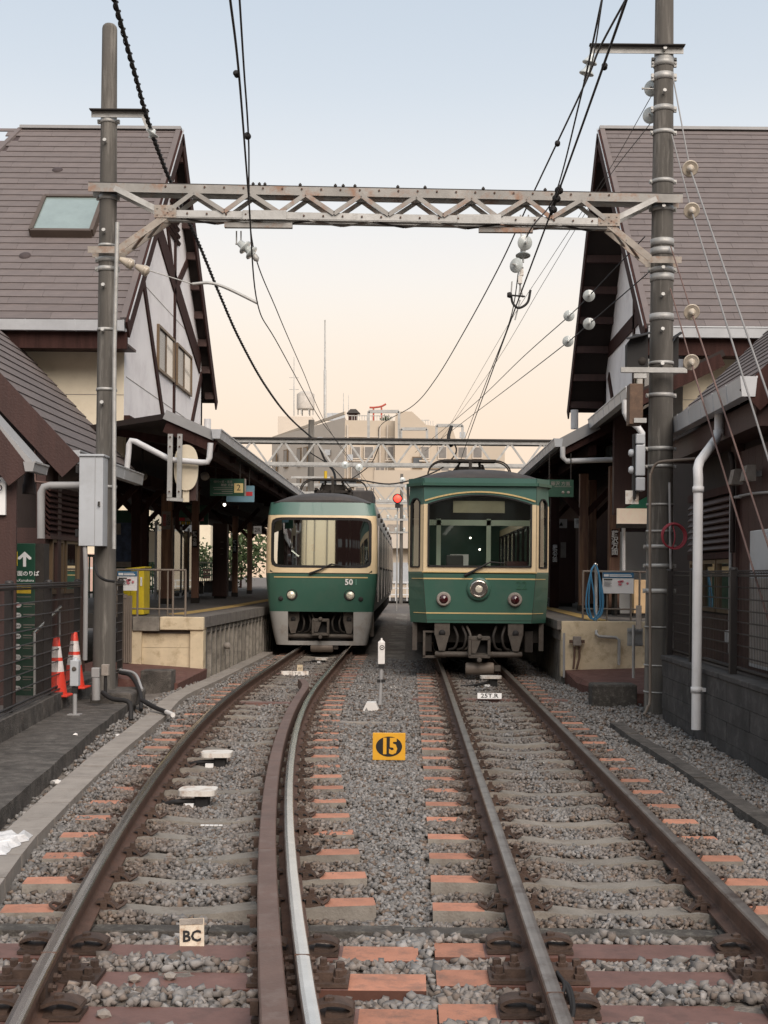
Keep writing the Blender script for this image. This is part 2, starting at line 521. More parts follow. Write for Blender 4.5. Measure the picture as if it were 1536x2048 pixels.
def text(name, body, mt, parent, loc, size, face='-Y', align='CENTER', extrude=0.0012, xscale=1.0, bold=0.0, rot=None, spacing=1.0):
    """flat lettering turned to -Y unless rot is given; loc is its centre"""
    c = bpy.data.curves.new(name, 'FONT')
    c.body = body
    c.size = size
    c.align_x = align
    c.align_y = 'CENTER'
    c.extrude = extrude
    c.offset = bold
    c.space_line = spacing
    c.resolution_u = 2
    t = bpy.data.objects.new(name, c)
    COL.objects.link(t)
    dg = bpy.context.evaluated_depsgraph_get()
    me = bpy.data.meshes.new_from_object(t.evaluated_get(dg))
    bpy.data.objects.remove(t)
    me.materials.clear()
    me.materials.append(mt)
    mw = Matrix.Translation(loc) @ (rot if rot is not None else Matrix.Rotation(R(90), 4, 'X')) @ Matrix.Diagonal((xscale, 1, 1, 1))
    return link(name, me, parent, mw=mw)

# ================================================================== ground and tracks
def grid(name, x0, x1, y0, y1, nx, ny, zf, mt, parent=None):
    m = MB()
    vs = [(x0 + (x1 - x0) * i / nx, y0 + (y1 - y0) * j / ny, 0) for j in range(ny + 1) for i in range(nx + 1)]
    vs = [(x, y, zf(x, y)) for x, y, _ in vs]
    fs = [(j * (nx + 1) + i, j * (nx + 1) + i + 1, (j + 1) * (nx + 1) + i + 1, (j + 1) * (nx + 1) + i) for j in range(ny) for i in range(nx)]
    m.add(vs, fs, 0, True)
    return m.build(name, mt, parent)


m_ground = mat('trampled_gravel_ground', (0.12, 0.108, 0.098), 0.95, 0, 0.35, 1.5, 0.5, 30)
struct(grid('ground', -400, 400, -200, 700, 4, 4, lambda x, y: -0.42, m_ground))

SL = -0.155                 # top of the sleepers


def lx(d):                  # centre line of the curved track on the left
    return -1.88 + 0.0043 * max(0.0, 20.0 - d) ** 2


RXC = 1.105                 # centre line of the straight track on the right


def zb(x, d):               # mean height of the ballast
    z = -0.197 + 0.012 * math.sin(x * 5.1 + d * 1.3) + 0.012 * math.sin(d * 4.3 - x * 2.2) + 0.008 * math.sin(d * 9.1 + x * 7)
    c = min(abs(x - RXC), abs(x - lx(d)))
    if c > 0.6 and d > 7.2:
        z += 0.032 * min(1.0, (d - 7.2) / 1.4)
    if c < 0.45 and d > 7.0:
        z += 0.013
    if d < 6.45:
        z += 0.034
    mid = 1.0 - min(1.0, abs(x + 0.1) / 0.6)
    z -= 0.018 * mid
    if x > 2.3:
        z -= 0.02
    return z


struct(grid('ballast_bed', -4.2, 3.3, 0.5, 60, 60, 300, lambda x, y: zb(x, y) - 0.012, m_ballastbed))

# --- sleepers
PITCH = 0.62
SL_R = [6.86 + PITCH * k for k in range(27)]            # right-hand track, up to the train
SL_L = [6.86 + PITCH * k for k in range(36)]
SYN = [4.05, 4.62, 5.20, 5.66, 6.08]                    # brown synthetic sleepers of the turnout


def sleeper_mesh(far=False):
    m = MB()
    xs = [-0.97, -0.70, -0.62, -0.50, -0.42, -0.28, -0.12, 0.12, 0.28, 0.42, 0.50, 0.62, 0.70, 0.97]
    zs = [-0.148, -0.150, -0.162, -0.160, -0.150, -0.160, -0.178, -0.178, -0.160, -0.150, -0.160, -0.162, -0.150, -0.148]
    wt = [0.085, 0.088, 0.09, 0.09, 0.088, 0.082, 0.075, 0.075, 0.082, 0.088, 0.09, 0.09, 0.088, 0.085]
    n = len(xs)
    vs = []
    for x, z, w in zip(xs, zs, wt):
        vs += [(x, -w - 0.035, -0.36), (x, -w, z), (x, w, z), (x, w + 0.035, -0.36)]
    for i in range(n - 1):
        a, b = i * 4, (i + 1) * 4
        top = 1 if i in (0, n - 2) else 0
        m.add(vs, [(a, b, b + 1, a + 1)], 0)
        m.add(vs, [(a + 1, b + 1, b + 2, a + 2)], top)
        m.add(vs, [(a + 2, b + 2, b + 3, a + 3)], 0)
    m.add(vs, [(0, 1, 2, 3), (n * 4 - 1, n * 4 - 2, n * 4 - 3, n * 4 - 4)], 0)
    return m.mesh('sleeper', [m_sleeper, m_orange])


def clip_mesh():
    """spring clip, insulator block and bolt; rail side is -x"""
    m = MB()
    m.box(0.055, 0.165, -0.055, 0.055, -0.165, -0.148)
    m.box(0.068, 0.10, -0.05, 0.05, -0.148, -0.118)
    prof = [(0.045, -0.112), (0.085, -0.104), (0.125, -0.118), (0.15, -0.146), (0.14, -0.152), (0.118, -0.130), (0.085, -0.118), (0.045, -0.122)]
    m.prism([(x, -0.035, z) for x, z in prof], (0, 0.07, 0))
    m.lathe([(0.024, -0.118), (0.024, -0.100), (0.016, -0.098), (0.016, -0.078), (0.012, -0.074)], 6, (0.098, 0, 0), smooth=False)
    m.tube(spline([(0.15, -0.06, -0.145), (0.185, -0.03, -0.13), (0.19, 0.03, -0.128), (0.15, 0.06, -0.145)], 3), 0.009, 5)
    return m.mesh('rail_clip', m_clip)


def chair_mesh():
    """turnout base plate with two bolts; rail side is -x"""
    m = MB()
    m.box(-0.02, 0.215, -0.10, 0.10, -0.152, -0.136)
    m.box(0.06, 0.15, -0.055, 0.055, -0.136, -0.10)
    for by in (-0.055, 0.055):
        m.lathe([(0.03, -0.136), (0.03, -0.118), (0.02, -0.116), (0.02, -0.088), (0.014, -0.084)], 6, (0.175, by, 0), smooth=False)
    m.lathe([(0.026, -0.10), (0.026, -0.085), (0.017, -0.083), (0.017, -0.055), (0.012, -0.052)], 6, (0.105, 0, 0), smooth=False)
    return m.mesh('base_plate', m_clip)


def loop_clip_mesh():
    """fat bent spring clip of the turnout; rail side is -x"""
    m = MB()
    m.box(-0.02, 0.20, -0.075, 0.075, -0.152, -0.138)
    pts = [(0.04, -0.108), (0.10, -0.088), (0.16, -0.092), (0.195, -0.112), (0.16, -0.134), (0.09, -0.130)]
    path = spline([(x, 0, z) for x, z in pts], 4)
    for a, b in zip(path, path[1:]):
        m.beam(a, b, 0.095, 0.014, up=(0, 1, 0)) if False else m.beam(a, b + (b - a) * 0.1, 0.095, 0.014)
    m.lathe([(0.022, -0.10), (0.022, -0.07), (0.014, -0.066)], 6, (0.10, 0, 0), smooth=False)
    return m.mesh('spring_clip', m_clip)


me_sl, me_clip, me_chair, me_loop = sleeper_mesh(), clip_mesh(), chair_mesh(), loop_clip_mesh()
FLIP = Matrix.Rotation(math.pi, 4, 'Z')


def lay_sleeper(par, d, xc, ang, conc=True):
    mw = Matrix.Translation((xc, d, random.uniform(-0.004, 0.004))) @ Matrix.Rotation(ang + random.uniform(-0.008, 0.008), 4, 'Z')
    o = link('sleeper', me_sl, par, mw=mw)
    o['_m'] = 1
    for rx in (-0.5335, 0.5335):
        for s in (1, -1):
            c = link('rail_clip', me_clip, None)
            c.parent = o
            c.matrix_basis = Matrix.Translation((rx, 0, 0)) @ (Matrix.Identity(4) if s > 0 else FLIP)
    return o


RAIL_PROF = [(-0.0635, -0.153), (-0.0635, -0.142), (-0.012, -0.128), (-0.0075, -0.118), (-0.0075, -0.048), (-0.0325, -0.036), (-0.0325, -0.010),
             (-0.027, -0.002), (-0.012, 0.0), (0.012, 0.0), (0.027, -0.002), (0.0325, -0.010), (0.0325, -0.036), (0.0075, -0.048), (0.0075, -0.118),
             (0.012, -0.128), (0.0635, -0.142), (0.0635, -0.153)]
RAIL_MS = [0, 0, 0, 0, 0, 0, 0, 1, 1, 1, 1, 0, 0, 0, 0, 0, 0, 0]
RAIL_MS[6] = 2
RAIL_MS[11 - 1] = 1


def rail(par, off, cf, d0, d1, top):
    ds = np.arange(d0, d1 + 0.01, 0.5 if d1 < 70 else 1.0)
    path = [(cf(d) + off, d, 0) for d in ds]
    return MB().sweep(RAIL_PROF, path, RAIL_MS).build('rail', [m_rust, top, m_railtop], par)


tr = thing('railway_track', 'straight track on concrete sleepers leading to the train with the arched windshield', 'track', (RXC, 14, SL))
for off in (-0.5335, 0.5335):
    rail(tr, off, lambda d: RXC, 2.0, 75, m_railtop)
for d in SL_R:
    lay_sleeper(tr, d, RXC, 0)
tl = thing('railway_track', 'curving track with brown guard rail leading to the train beside platform two', 'track', (lx(14), 14, SL))
rail(tl, -0.5335, lx, 2.0, 75, m_steel)
rail(tl, 0.5335, lx, 2.0, 75, m_steel)
for d in SL_L:
    lay_sleeper(tl, d, lx(d), math.atan(0.0086 * max(0, 20 - d)))

# guard rail inside the right-hand rail of the curved track, in lengths
gp = [(-0.052, -0.13), (-0.052, -0.004), (-0.046, 0.004), (0.046, 0.004), (0.052, -0.004), (0.052, -0.13)]
for g0, g1 in ((2.0, 7.55), (7.56, 10.3), (10.31, 14.9), (14.91, 19.8)):
    path = []
    for d in np.arange(g0, g1 + 0.001, (g1 - g0) / 12):
        fl = 0.16 * max(0, (d - 18.2) / 1.6) ** 2
        path.append((lx(d) + 0.5335 - 0.135 - fl, d, 0))
    MB().sweep(gp, path).build('guard_rail', m_guard, tl)
for d in np.arange(4.4, 18.5, 0.62):
    x = lx(d) + 0.5335 - 0.135
    m = MB()
    m.box(x - 0.085, x - 0.053, d - 0.02, d + 0.02, -0.10, -0.045)
    m.tube([(x - 0.10, d, -0.05), (x - 0.05, d, -0.05)], 0.011, 6)
    m.build('guard_rail_bolt', m_clip, tl)


def syn_sleeper(par, d, x0, x1, ends, rails, kind):
    m = MB()
    w = 0.115
    cuts = sorted([x0] + [e for e in ends if x0 < e < x1] + [x1])
    for a, b in zip(cuts, cuts[1:]):
        if x1 - x0 > 0.8 and (a == x0 and ends[0] == b or b == x1 and len(ends) > 1 and ends[-1] == a):
            mi = 1
        else:
            mi = 0
        v = [(a, d - w, SL + 0.003), (b, d - w, SL + 0.003), (b, d + w, SL + 0.003), (a, d + w, SL + 0.003)]
        m.add(v, [(0, 1, 2, 3)], mi)
    z0, z1 = -0.36, SL + 0.003
    m.add([(x0, d - w, z0), (x1, d - w, z0), (x1, d - w, z1), (x0, d - w, z1), (x0, d + w, z0), (x1, d + w, z0), (x1, d + w, z1), (x0, d + w, z1)],
          [(0, 1, 2, 3), (5, 4, 7, 6), (4, 0, 3, 7), (1, 5, 6, 2)], 2)
    o = m.build('sleeper', [m_ffu, m_orange, m_ffuside], par)
    for rx in rails:
        for s in (1, -1):
            c = link('base_plate' if kind else 'spring_clip', me_chair if kind else me_loop, None)
            c.parent = o
            c.matrix_basis = Matrix.Translation((rx, d, 0.004)) @ (Matrix.Identity(4) if s > 0 else FLIP)
    return o


for i, d in enumerate(SYN):
    kind = i in (1, 3)
    syn_sleeper(tr, d, 0.13, 2.6, [0.36], (RXC - 0.5335, RXC + 0.5335), kind)
    c = lx(d)
    dl = d + 0.02 - 0.09
    syn_sleeper(tl, dl, c - 1.17, c + 1.02 + 0.02 * i, [c - 0.95, c + 0.75], (c - 0.5335, c + 0.5335), kind)

# rail joints near the camera: fishplates with bolts
for par, cf, off, dj in ((tl, lx, -0.5335, 5.47), (tl, lx, 0.5335, 5.47), (tr, lambda d: RXC, -0.5335, 5.0), (tr, lambda d: RXC, 0.5335, 5.0)):
    for s in (-1, 1):
        m = MB()
        pts = [(cf(dj + k * 0.1) + off + s * 0.02, dj + k * 0.1, -0.083) for k in range(-3, 4)]
        m.sweep([(-0.012, -0.034), (-0.012, 0.034), (0.012, 0.034), (0.012, -0.034)], pts)
        for k in (-0.21, -0.07, 0.07, 0.21):
            x = cf(dj + k) + off + s * 0.03
            m.lathe([(0.02, 0), (0.02, 0.018), (0.013, 0.02), (0.013, 0.035)], 6, (x, dj + k, -0.083), (s, 0, 0), smooth=False)
        m.build('fishplate', m_clip, par)
    x = cf(dj) + off
    MB().box(x - 0.033, x + 0.033, dj - 0.003, dj + 0.003, -0.03, 0.0012).build('joint_gap', m_rust, par)

# bond cable at the joint of the straight track
x0 = RXC - 0.5335
m = MB()
for k in range(3):
    o_ = 0.012 * k
    m.tube(spline([(x0 + 0.045, 5.32, -0.02 - o_), (x0 + 0.06 + o_, 5.2, -0.05), (x0 - 0.03 + 0.09 * (k > 0), 5.05 - o_ * 2, -0.11), (x0 - 0.10, 4.9, -0.15 + o_)], 6), 0.009, 6)
m.build('bond_cable', m_black, tr)

# row of concrete edging blocks across both tracks, where the turnout ballast ends
edge = thing('ballast_edging', 'row of blackened concrete edging blocks lying across both tracks', 'edging', (0, 6.5, -0.3))
x = -3.0
while x < 3.1:
    w = random.uniform(0.46, 0.60)
    MB().box(x, min(x + w, 3.15) - 0.008, 6.44 + random.uniform(-0.004, 0.004), 6.56, -0.36, -0.172 + random.uniform(-0.003, 0.003)).build('edging_block', m_blackconc, edge, 0.006)
    x += w
x = -2.6
while x < 3.0:
    w = random.uniform(0.5, 0.65)
    MB().box(x, x + w - 0.01, 6.33, 6.425, -0.36, -0.212 + random.uniform(-0.004, 0.003)).build('edging_block', m_blackconc, edge, 0.006)
    x += w

# --- ballast stones (nobody could count them)
ico = []
ph = (1 + 5 ** 0.5) / 2
for a, b in ((1, ph), (-1, ph), (1, -ph), (-1, -ph)):
    ico += [(0, a, b), (a, b, 0), (b, 0, a)]
ico = np.array(ico) / math.hypot(1, ph)
import itertools
ifaces = []
for t in itertools.combinations(range(12), 3):
    d_ = [np.linalg.norm(ico[t[i]] - ico[t[(i + 1) % 3]]) for i in range(3)]
    if max(d_) < 1.1:
        a, b, c = t
        if np.dot(np.cross(ico[b] - ico[a], ico[c] - ico[a]), ico[a]) < 0:
            a, c = c, a
        ifaces.append((a, b, c))
ifaces = np.array(ifaces)
cubev = np.array([(a, b, c) for c in (-1, 1) for a, b in ((-1, -1), (1, -1), (1, 1), (-1, 1))]) * 0.64
cfaces = np.array([(0, 2, 1), (0, 3, 2), (4, 5, 6), (4, 6, 7), (0, 1, 5), (0, 5, 4), (1, 2, 6), (1, 6, 5), (2, 3, 7), (2, 7, 6), (3, 0, 4), (3, 4, 7)])

sl_boxes = [(d, 0) for d in SL_R], [(d, 0) for d in SL_L]
srt_r, srt_l = np.array(SL_R), np.array(SL_L)


def scatter(name, n, xr, dr, rmin, rmax, label, mask=None):
    x = RNG.uniform(*xr, n)
    d = dr[0] + (dr[1] - dr[0]) * RNG.random(n)
    lxv = -1.88 + 0.0043 * np.maximum(0, 20 - d) ** 2
    keep = np.ones(n, bool)
    # left boundary follows the kerb, right boundary the wall
    kx = lxv - 1.02 - 0.10 * np.clip((d - 8) / 8, 0, 1) - 0.06
    keep &= x > np.where(d < 5.5, kx - 0.4, kx)
    if mask is not None:
        keep = mask(x, d)
    for rx in (lxv - 0.5335, lxv + 0.5335, np.full(n, RXC - 0.5335), np.full(n, RXC + 0.5335)):
        keep &= np.abs(x - rx) > 0.072
    keep &= ~((np.abs(x - (lxv + 0.5335 - 0.135)) < 0.06) & (d < 19.8))
    keep &= ~((d > 6.3) & (d < 6.58))
    for c, arr, half in ((np.full(n, RXC), srt_r, 0.985), (lxv, srt_l, 0.985)):
        i = np.clip(np.round((d - arr[0]) / PITCH).astype(int), 0, len(arr) - 1)
        dd = np.abs(d - arr[i])
        on = (dd < 0.108) & (np.abs(x - c) < half)
        mid = (c < 0) & (np.abs(x - c) < 0.26) & (d > 7.7) & (RNG.random(n) < 0.55)
        keep0 = mid
        side = (np.abs(x - c) > 0.6) & (d > 8.2) & (RNG.random(n) < 0.035 + 0.13 * ((c < 0) & (x > c) & (d > 7.5) & (d < 12)))
        keep &= ~(on & ~side & ~keep0)
    for dd_ in SYN:
        keep &= ~((np.abs(d - dd_) < 0.125) & (x > 0.12))
        keep &= ~((np.abs(d - dd_ + 0.07) < 0.125) & (x < lx(dd_) + 1.1) & (x > lx(dd_) - 1.18))
    keep &= x < 3.17
    kr = np.interp(d, [7, 9, 15], [2.56, 2.5, 2.38])
    keep &= ~((x > kr - 0.02) & (x < kr + 0.17) & (d > 7) & (d < 15.4))
    x, d = x[keep], d[keep]
    n = len(x)
    lxv = lxv[keep]
    z = np.array([zb(a, b) for a, b in zip(x, d)]) + RNG.uniform(-0.012, 0.016, n)
    size = RNG.uniform(rmin, rmax, n) * (1 + 0.5 * (RNG.random(n) > 0.93))
    var = 24
    shapes = []
    for k in range(var):
        s_ = cubev * (1 + RNG.uniform(-0.42, 0.30, (8, 1))) + RNG.uniform(-0.16, 0.16, (8, 3))
        s_ = s_ * np.array([1.25, 0.95, 0.78])
        shapes.append(s_)
    shapes = np.array(shapes)
    # random rotations from quaternions
    q = RNG.normal(size=(n, 4))
    q /= np.linalg.norm(q, axis=1)[:, None]
    w_, a, b, c = q.T
    Rm = np.empty((n, 3, 3))
    Rm[:, 0] = np.stack([1 - 2 * (b * b + c * c), 2 * (a * b - c * w_), 2 * (a * c + b * w_)], 1)
    Rm[:, 1] = np.stack([2 * (a * b + c * w_), 1 - 2 * (a * a + c * c), 2 * (b * c - a * w_)], 1)
    Rm[:, 2] = np.stack([2 * (a * c - b * w_), 2 * (b * c + a * w_), 1 - 2 * (a * a + b * b)], 1)
    sh = shapes[RNG.integers(0, var, n)]
    V = np.einsum('nij,nkj->nki', Rm, sh) * size[:, None, None]
    V[:, :, 2] *= 0.85
    V += np.stack([x, d, z], 1)[:, None, :]
    nf = len(cfaces)
    faces = (cfaces[None] + (np.arange(n) * 8)[:, None, None]).reshape(-1, 3)
    me = bpy.data.meshes.new(name)
    me.vertices.add(n * 8)
    me.vertices.foreach_set('co', V.reshape(-1).astype(np.float32))
    me.loops.add(n * nf * 3)
    me.loops.foreach_set('vertex_index', faces.reshape(-1).astype(np.int32))
    me.polygons.add(n * nf)
    me.polygons.foreach_set('loop_start', np.arange(0, n * nf * 3, 3, dtype=np.int32))
    me.update()
    # stone colour: greys, some brown; rust dust beside the rails
    g = RNG.normal(0.195, 0.042, n).clip(0.08, 0.38)
    rail_d = np.min([np.abs(x - r) for r in (lxv - 0.5335, lxv + 0.5335, np.full(n, RXC - 0.5335), np.full(n, RXC + 0.5335))], axis=0)
    rust = np.clip(1.0 - rail_d / 0.5, 0, 1) ** 0.8 * RNG.uniform(0.5, 1.0, n)
    rust = np.maximum(rust, 0.75 * (RNG.random(n) < 0.17))
    rust *= np.where(d < 6.4, 0.75, 1.0)
    g = g * np.where(d < 6.3, 1.12, 1.0)
    grey = np.stack([g * 1.03, g * 0.985, g * 0.94], 1)
    brown = np.stack([g * 0.66, g * 0.43, g * 0.28], 1)
    colr = grey * (1 - rust[:, None]) + brown * rust[:, None]
    colr = np.concatenate([colr, np.ones((n, 1))], 1)
    at = me.color_attributes.new('stone', 'FLOAT_COLOR', 'POINT')
    at.data.foreach_set('color', np.repeat(colr, 8, axis=0).reshape(-1).astype(np.float32))
    me.materials.append(m_stone)
    o = link(name, me, None, kind='stuff')
    tag(o, label, 'ballast')
    return o


m_stone = bpy.data.materials.new('ballast_stone')
m_stone.use_nodes = True
_n, _l = m_stone.node_tree.nodes, m_stone.node_tree.links
_a = _n.new('ShaderNodeVertexColor')
_a.layer_name = 'stone'
_t = _n.new('ShaderNodeTexCoord')
_ns = _n.new('ShaderNodeTexNoise')
_ns.inputs['Scale'].default_value = 45
_ns.inputs['Detail'].default_value = 4
_l.new(_t.outputs['Object'], _ns.inputs['Vector'])
_r = _n.new('ShaderNodeMapRange')
_r.inputs['To Min'].default_value = 0.65
_r.inputs['To Max'].default_value = 1.35
_l.new(_ns.outputs['Fac'], _r.inputs[0])
_m = _n.new('ShaderNodeMix')
_m.data_type = 'RGBA'
_m.blend_type = 'MULTIPLY'
_m.inputs[0].default_value = 1
_l.new(_a.outputs[0], _m.inputs[6])
_l.new(_r.outputs[0], _m.inputs[7])
_l.new(_m.outputs[2], _n['Principled BSDF'].inputs['Base Color'])
_n['Principled BSDF'].inputs['Roughness'].default_value = 0.9

scatter('ballast_stones', 26000, (-2.7, 3.2), (3.6, 6.34), 0.015, 0.027, 'loose grey and brown ballast stones between the turnout sleepers')
scatter('ballast_stones', 92000, (-3.3, 3.2), (6.5, 13.0), 0.012, 0.0215, 'grey crushed ballast between and beside the concrete sleepers')
scatter('ballast_stones', 62000, (-3.6, 3.2), (13.0, 27.0), 0.015, 0.026, 'far grey crushed ballast running up to the two trains')

# a few stones lying on the sleepers
for sx, sd, lab in ((-1.16, 5.56, 'brown stone lying on the brown sleeper nearest the guide plate bolts'), (-1.02, 5.60, 'loose stone on the brown sleeper, middle of three in a row'),
                    (-0.66, 5.60, 'dark loose stone on the brown sleeper beside the guard rail'), (-1.19, 5.12, 'loose stone on the nearest brown sleeper of the left track'), (0.9, 5.1, 'loose stone on a brown sleeper of the right track')):
    m = MB()
    s_ = ico * (1 + RNG.uniform(-0.25, 0.25, (12, 1))) * np.array([0.032, 0.026, 0.02])
    m.add([(v[0] + sx, v[1] + sd, v[2] + SL + 0.018) for v in s_], [tuple(f) for f in ifaces])
    tag(m.build('stone', m_kerb), lab, 'stone', 'stones left on the sleepers')

# --- concrete kerb blocks left of the curved track
kb = thing('trackside_kerb', 'pale concrete kerb of joined blocks curving along the left of the track', 'kerb', (lx(10) - 1.1, 10, -0.3))


def kx(d):
    return lx(d) - 1.03 - 0.10 * min(1, max(0, (d - 8) / 8))


def ramp(d, pts):
    xs, ys = zip(*pts)
    return float(np.interp(d, xs, ys))


KE = [(3, -1.55), (5.2, -1.93), (6.6, -2.14), (8.19, -2.37), (10.5, -2.58), (12.3, -2.716), (15.7, -2.91), (17.2, -3.05), (18.2, -3.10), (21.6, -3.02), (27, -2.96), (40, -2.95)]
d = 4.2
while d < 28:
    ln = 0.6 if d < 15.7 else 1.0
    p0, p1 = (ramp(d, KE), d), (ramp(d + ln - 0.012, KE), d + ln - 0.012)
    w = 0.24
    zt = -0.098 + random.uniform(-0.004, 0.004)
    poly = [(p0[0], p0[1]), (p1[0], p1[1]), (p1[0] - w, p1[1]), (p0[0] - w, p0[1])]
    m = MB().prism([(a, b, -0.36) for a, b in poly], (0, 0, zt + 0.36))
    m.build('kerb_block', m_kerb, kb, 0.012)
    d += ln

# dark strip kerb on the right
rk = thing('trackside_kerb', 'dark worn concrete kerb strip lying in gravel before the retaining wall', 'kerb', (2.5, 12, -0.3))
d = 7.0
while d < 15.2:
    ln = 1.05
    x = ramp(d, [(7, 2.56), (9, 2.5), (15, 2.38)])
    x2 = ramp(d + ln, [(7, 2.56), (9, 2.5), (15, 2.38)])
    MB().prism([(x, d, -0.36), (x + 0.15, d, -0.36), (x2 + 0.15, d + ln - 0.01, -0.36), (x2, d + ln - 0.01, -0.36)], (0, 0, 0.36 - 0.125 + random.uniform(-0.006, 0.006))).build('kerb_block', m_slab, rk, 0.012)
    d += ln

# flat concrete trough lids crossing between the tracks
for dd, x0, x1, lab, w in ((15.6, -1.0, 0.22, 'narrow concrete trough lid crossing the gravel between the tracks', 0.10),
                           (20.6, -0.80, -0.16, 'short white board lying flat on the gravel behind the marker post', 0.30)):
    tag(MB().box(x0, x1, dd - w / 2, dd + w / 2, -0.25, -0.165).build('trough_lid', m_kerb if w < 0.2 else m_dirtywhite, None, 0.006), lab, 'lid')
# grey walkway slabs between the trains
wk = thing('walkway', 'line of grey paving slabs lying between the two trains', 'path', (-0.3, 40, -0.3))
d = 24.0
while d < 60:
    MB().box(-0.56, -0.1, d, d + 1.15, -0.3, -0.185 + random.uniform(-0.004, 0.004)).build('slab', m_platgrey, wk, 0.01)
    d += 1.18

# ================================================================== overhead line
def pole(name, label, px_top, x, d, ztop, rb, rt, z0=-0.4, dome=True):
    t = thing(name, label, 'utility pole', (x, d, z0))
    n = 14
    prof = [(rb + (rt - rb) * k / n, (ztop - z0) * k / n) for k in range(n + 1)]
    if dome:
        prof += [(rt * 0.93, ztop - z0 + 0.03), (rt * 0.7, ztop - z0 + 0.055), (rt * 0.3, ztop - z0 + 0.068), (0.0, ztop - z0 + 0.07)]
    MB().lathe(prof, 24, (x, d, z0)).build('shaft', m_pole, t)
    t['_r'] = 0
    rad = lambda z: rb + (rt - rb) * (z - z0) / (ztop - z0)
    return t, rad


def band(par, x, d, z, r, h=0.05, ear=None, mt=None, name='clamp_band'):
    m = MB()
    m.lathe([(r + 0.004, -h / 2), (r + 0.010, -h / 2), (r + 0.010, h / 2), (r + 0.004, h / 2)], 20, (x, d, z))
    for e in (ear or ()):
        m.cbox((x + e * (r + 0.022), d - 0.01, z), 0.036, 0.04, h)
        m.lathe([(0.014, 0), (0.014, 0.05)], 6, (x + e * (r + 0.025), d - 0.05, z), (0, 1, 0), smooth=False)
    return m.build(name, mt or m_galv, par)


PLX, PLD, PRX, PRD = -3.93, 16.75, 3.27, 17.05
pl, rl = pole('utility_pole', 'round-topped stained concrete pole carrying the left end of the gantry', 0, PLX, PLD, 8.6, 0.150, 0.095)
pr, rr_ = pole('utility_pole', 'thick concrete pole with steel bands carrying the right end of the gantry', 0, PRX, PRD, 10.4, 0.190, 0.110)


def step_bolt(par, x, d, z, r, s, a=0.0):
    m = MB().tube([(x + s * r * 0.9, d - abs(a) * r, z), (x + s * (r + 0.14), d - abs(a) * r - 0.02, z)], 0.010, 6)
    m.lathe([(0.016, 0), (0.016, 0.02)], 6, (x + s * (r + 0.14), d - abs(a) * r - 0.02, z), (s, 0, 0))
    m.build('step_bolt', m_galv, par)


def front_bolt(par, x, d, z, r):
    MB().lathe([(0.018, 0), (0.018, 0.05), (0.026, 0.05), (0.026, 0.075)], 6, (x - r * 0.15, d - r * 0.95, z), (0, -1, 0.3), smooth=False).build('step_bolt', m_galv, par)


for z in (7.1, 5.95, 5.25, 4.68, 3.75):
    front_bolt(pl, PLX, PLD, z, rl(z))
for z in (5.80, 4.72, 3.95, 2.7):
    band(pl, PLX, PLD, z, rl(z), 0.035, None)
for z in (9.25, 8.0):
    step_bolt(pr, PRX, PRD, z, rr_(z), -1)
for z in (8.45, 7.9, 6.4, 5.6, 5.25, 4.8, 4.35):
    front_bolt(pr, PRX, PRD, z, rr_(z))
for z, h, ear in ((7.78 + 0.55, 0.09, 1), (7.60 + 0.55, 0.09, 1), (7.98 - 0.25, 0.07, 1), (7.42, 0.05, 1), (6.78, 0.05, 1), (5.98, 0.09, 0), (5.86, 0.09, 0), (5.52, 0.09, 0), (5.0, 0.09, 0),
                  (4.4, 0.04, 0), (3.98, 0.05, 1), (3.28, 0.05, 1), (3.05, 0.04, 1), (2.55, 0.03, 0), (2.2, 0.03, 0), (2.0, 0.05, 1), (1.75, 0.05, 1), (1.42, 0.06, 1), (0.95, 0.02, 0), (0.45, 0.02, 0), (0.1, 0.02, 0)):
    band(pr, PRX, PRD, z, rr_(z), h, (-1, 1) if ear else None)


def angle_bar(m, a, b, w, t, up=(0, 0, 1), flip=1, mi=0):
    """L-section bar"""
    a, b = Vector(a), Vector(b)
    tn = (b - a).normalized()
    up = Vector(up)
    if abs(tn.dot(up)) > 0.95:
        up = Vector((1, 0, 0))
    r = tn.cross(up).normalized()
    u = r.cross(tn).normalized()
    m.beam(a + u * (w / 2), b + u * (w / 2), t, w, mi, up)
    m.beam(a + r * flip * (w / 2 + t / 2), b + r * flip * (w / 2 + t / 2), w, t, mi, up)


# arm on the left pole with cable insulator
ga = thing('cable_bracket', 'short steel arm near the top of the left pole holding the black cable', 'bracket', (PLX, PLD, 7.45))
z = 7.50
MB().box(PLX - 0.21, PLX + 0.54, PLD - 0.19, PLD - 0.10, z, z + 0.012).build('flange', m_trusstop, ga)
MB().box(PLX - 0.20, PLX + 0.53, PLD - 0.115, PLD - 0.10, z - 0.075, z - 0.001).build('web', m_galv, ga)
band(ga, PLX, PLD, z - 0.10, rl(z), 0.05, (-1, 1))
MB().prism([(PLX + 0.44, PLD - 0.13, z - 0.07), (PLX + 0.50, PLD - 0.13, z - 0.07), (PLX + 0.58, PLD - 0.13, z - 0.24), (PLX + 0.52, PLD - 0.13, z - 0.26)], (0, 0.012, 0)).build('hanger', m_galv, ga)
MB().lathe([(0.02, -0.06), (0.025, -0.02), (0.085, 0.0), (0.09, 0.015), (0.03, 0.03), (0.02, 0.07)], 14, (PLX + 0.58, PLD - 0.12, z - 0.29), (0.5, 0, 0.85)).build('insulator', m_insul, ga)
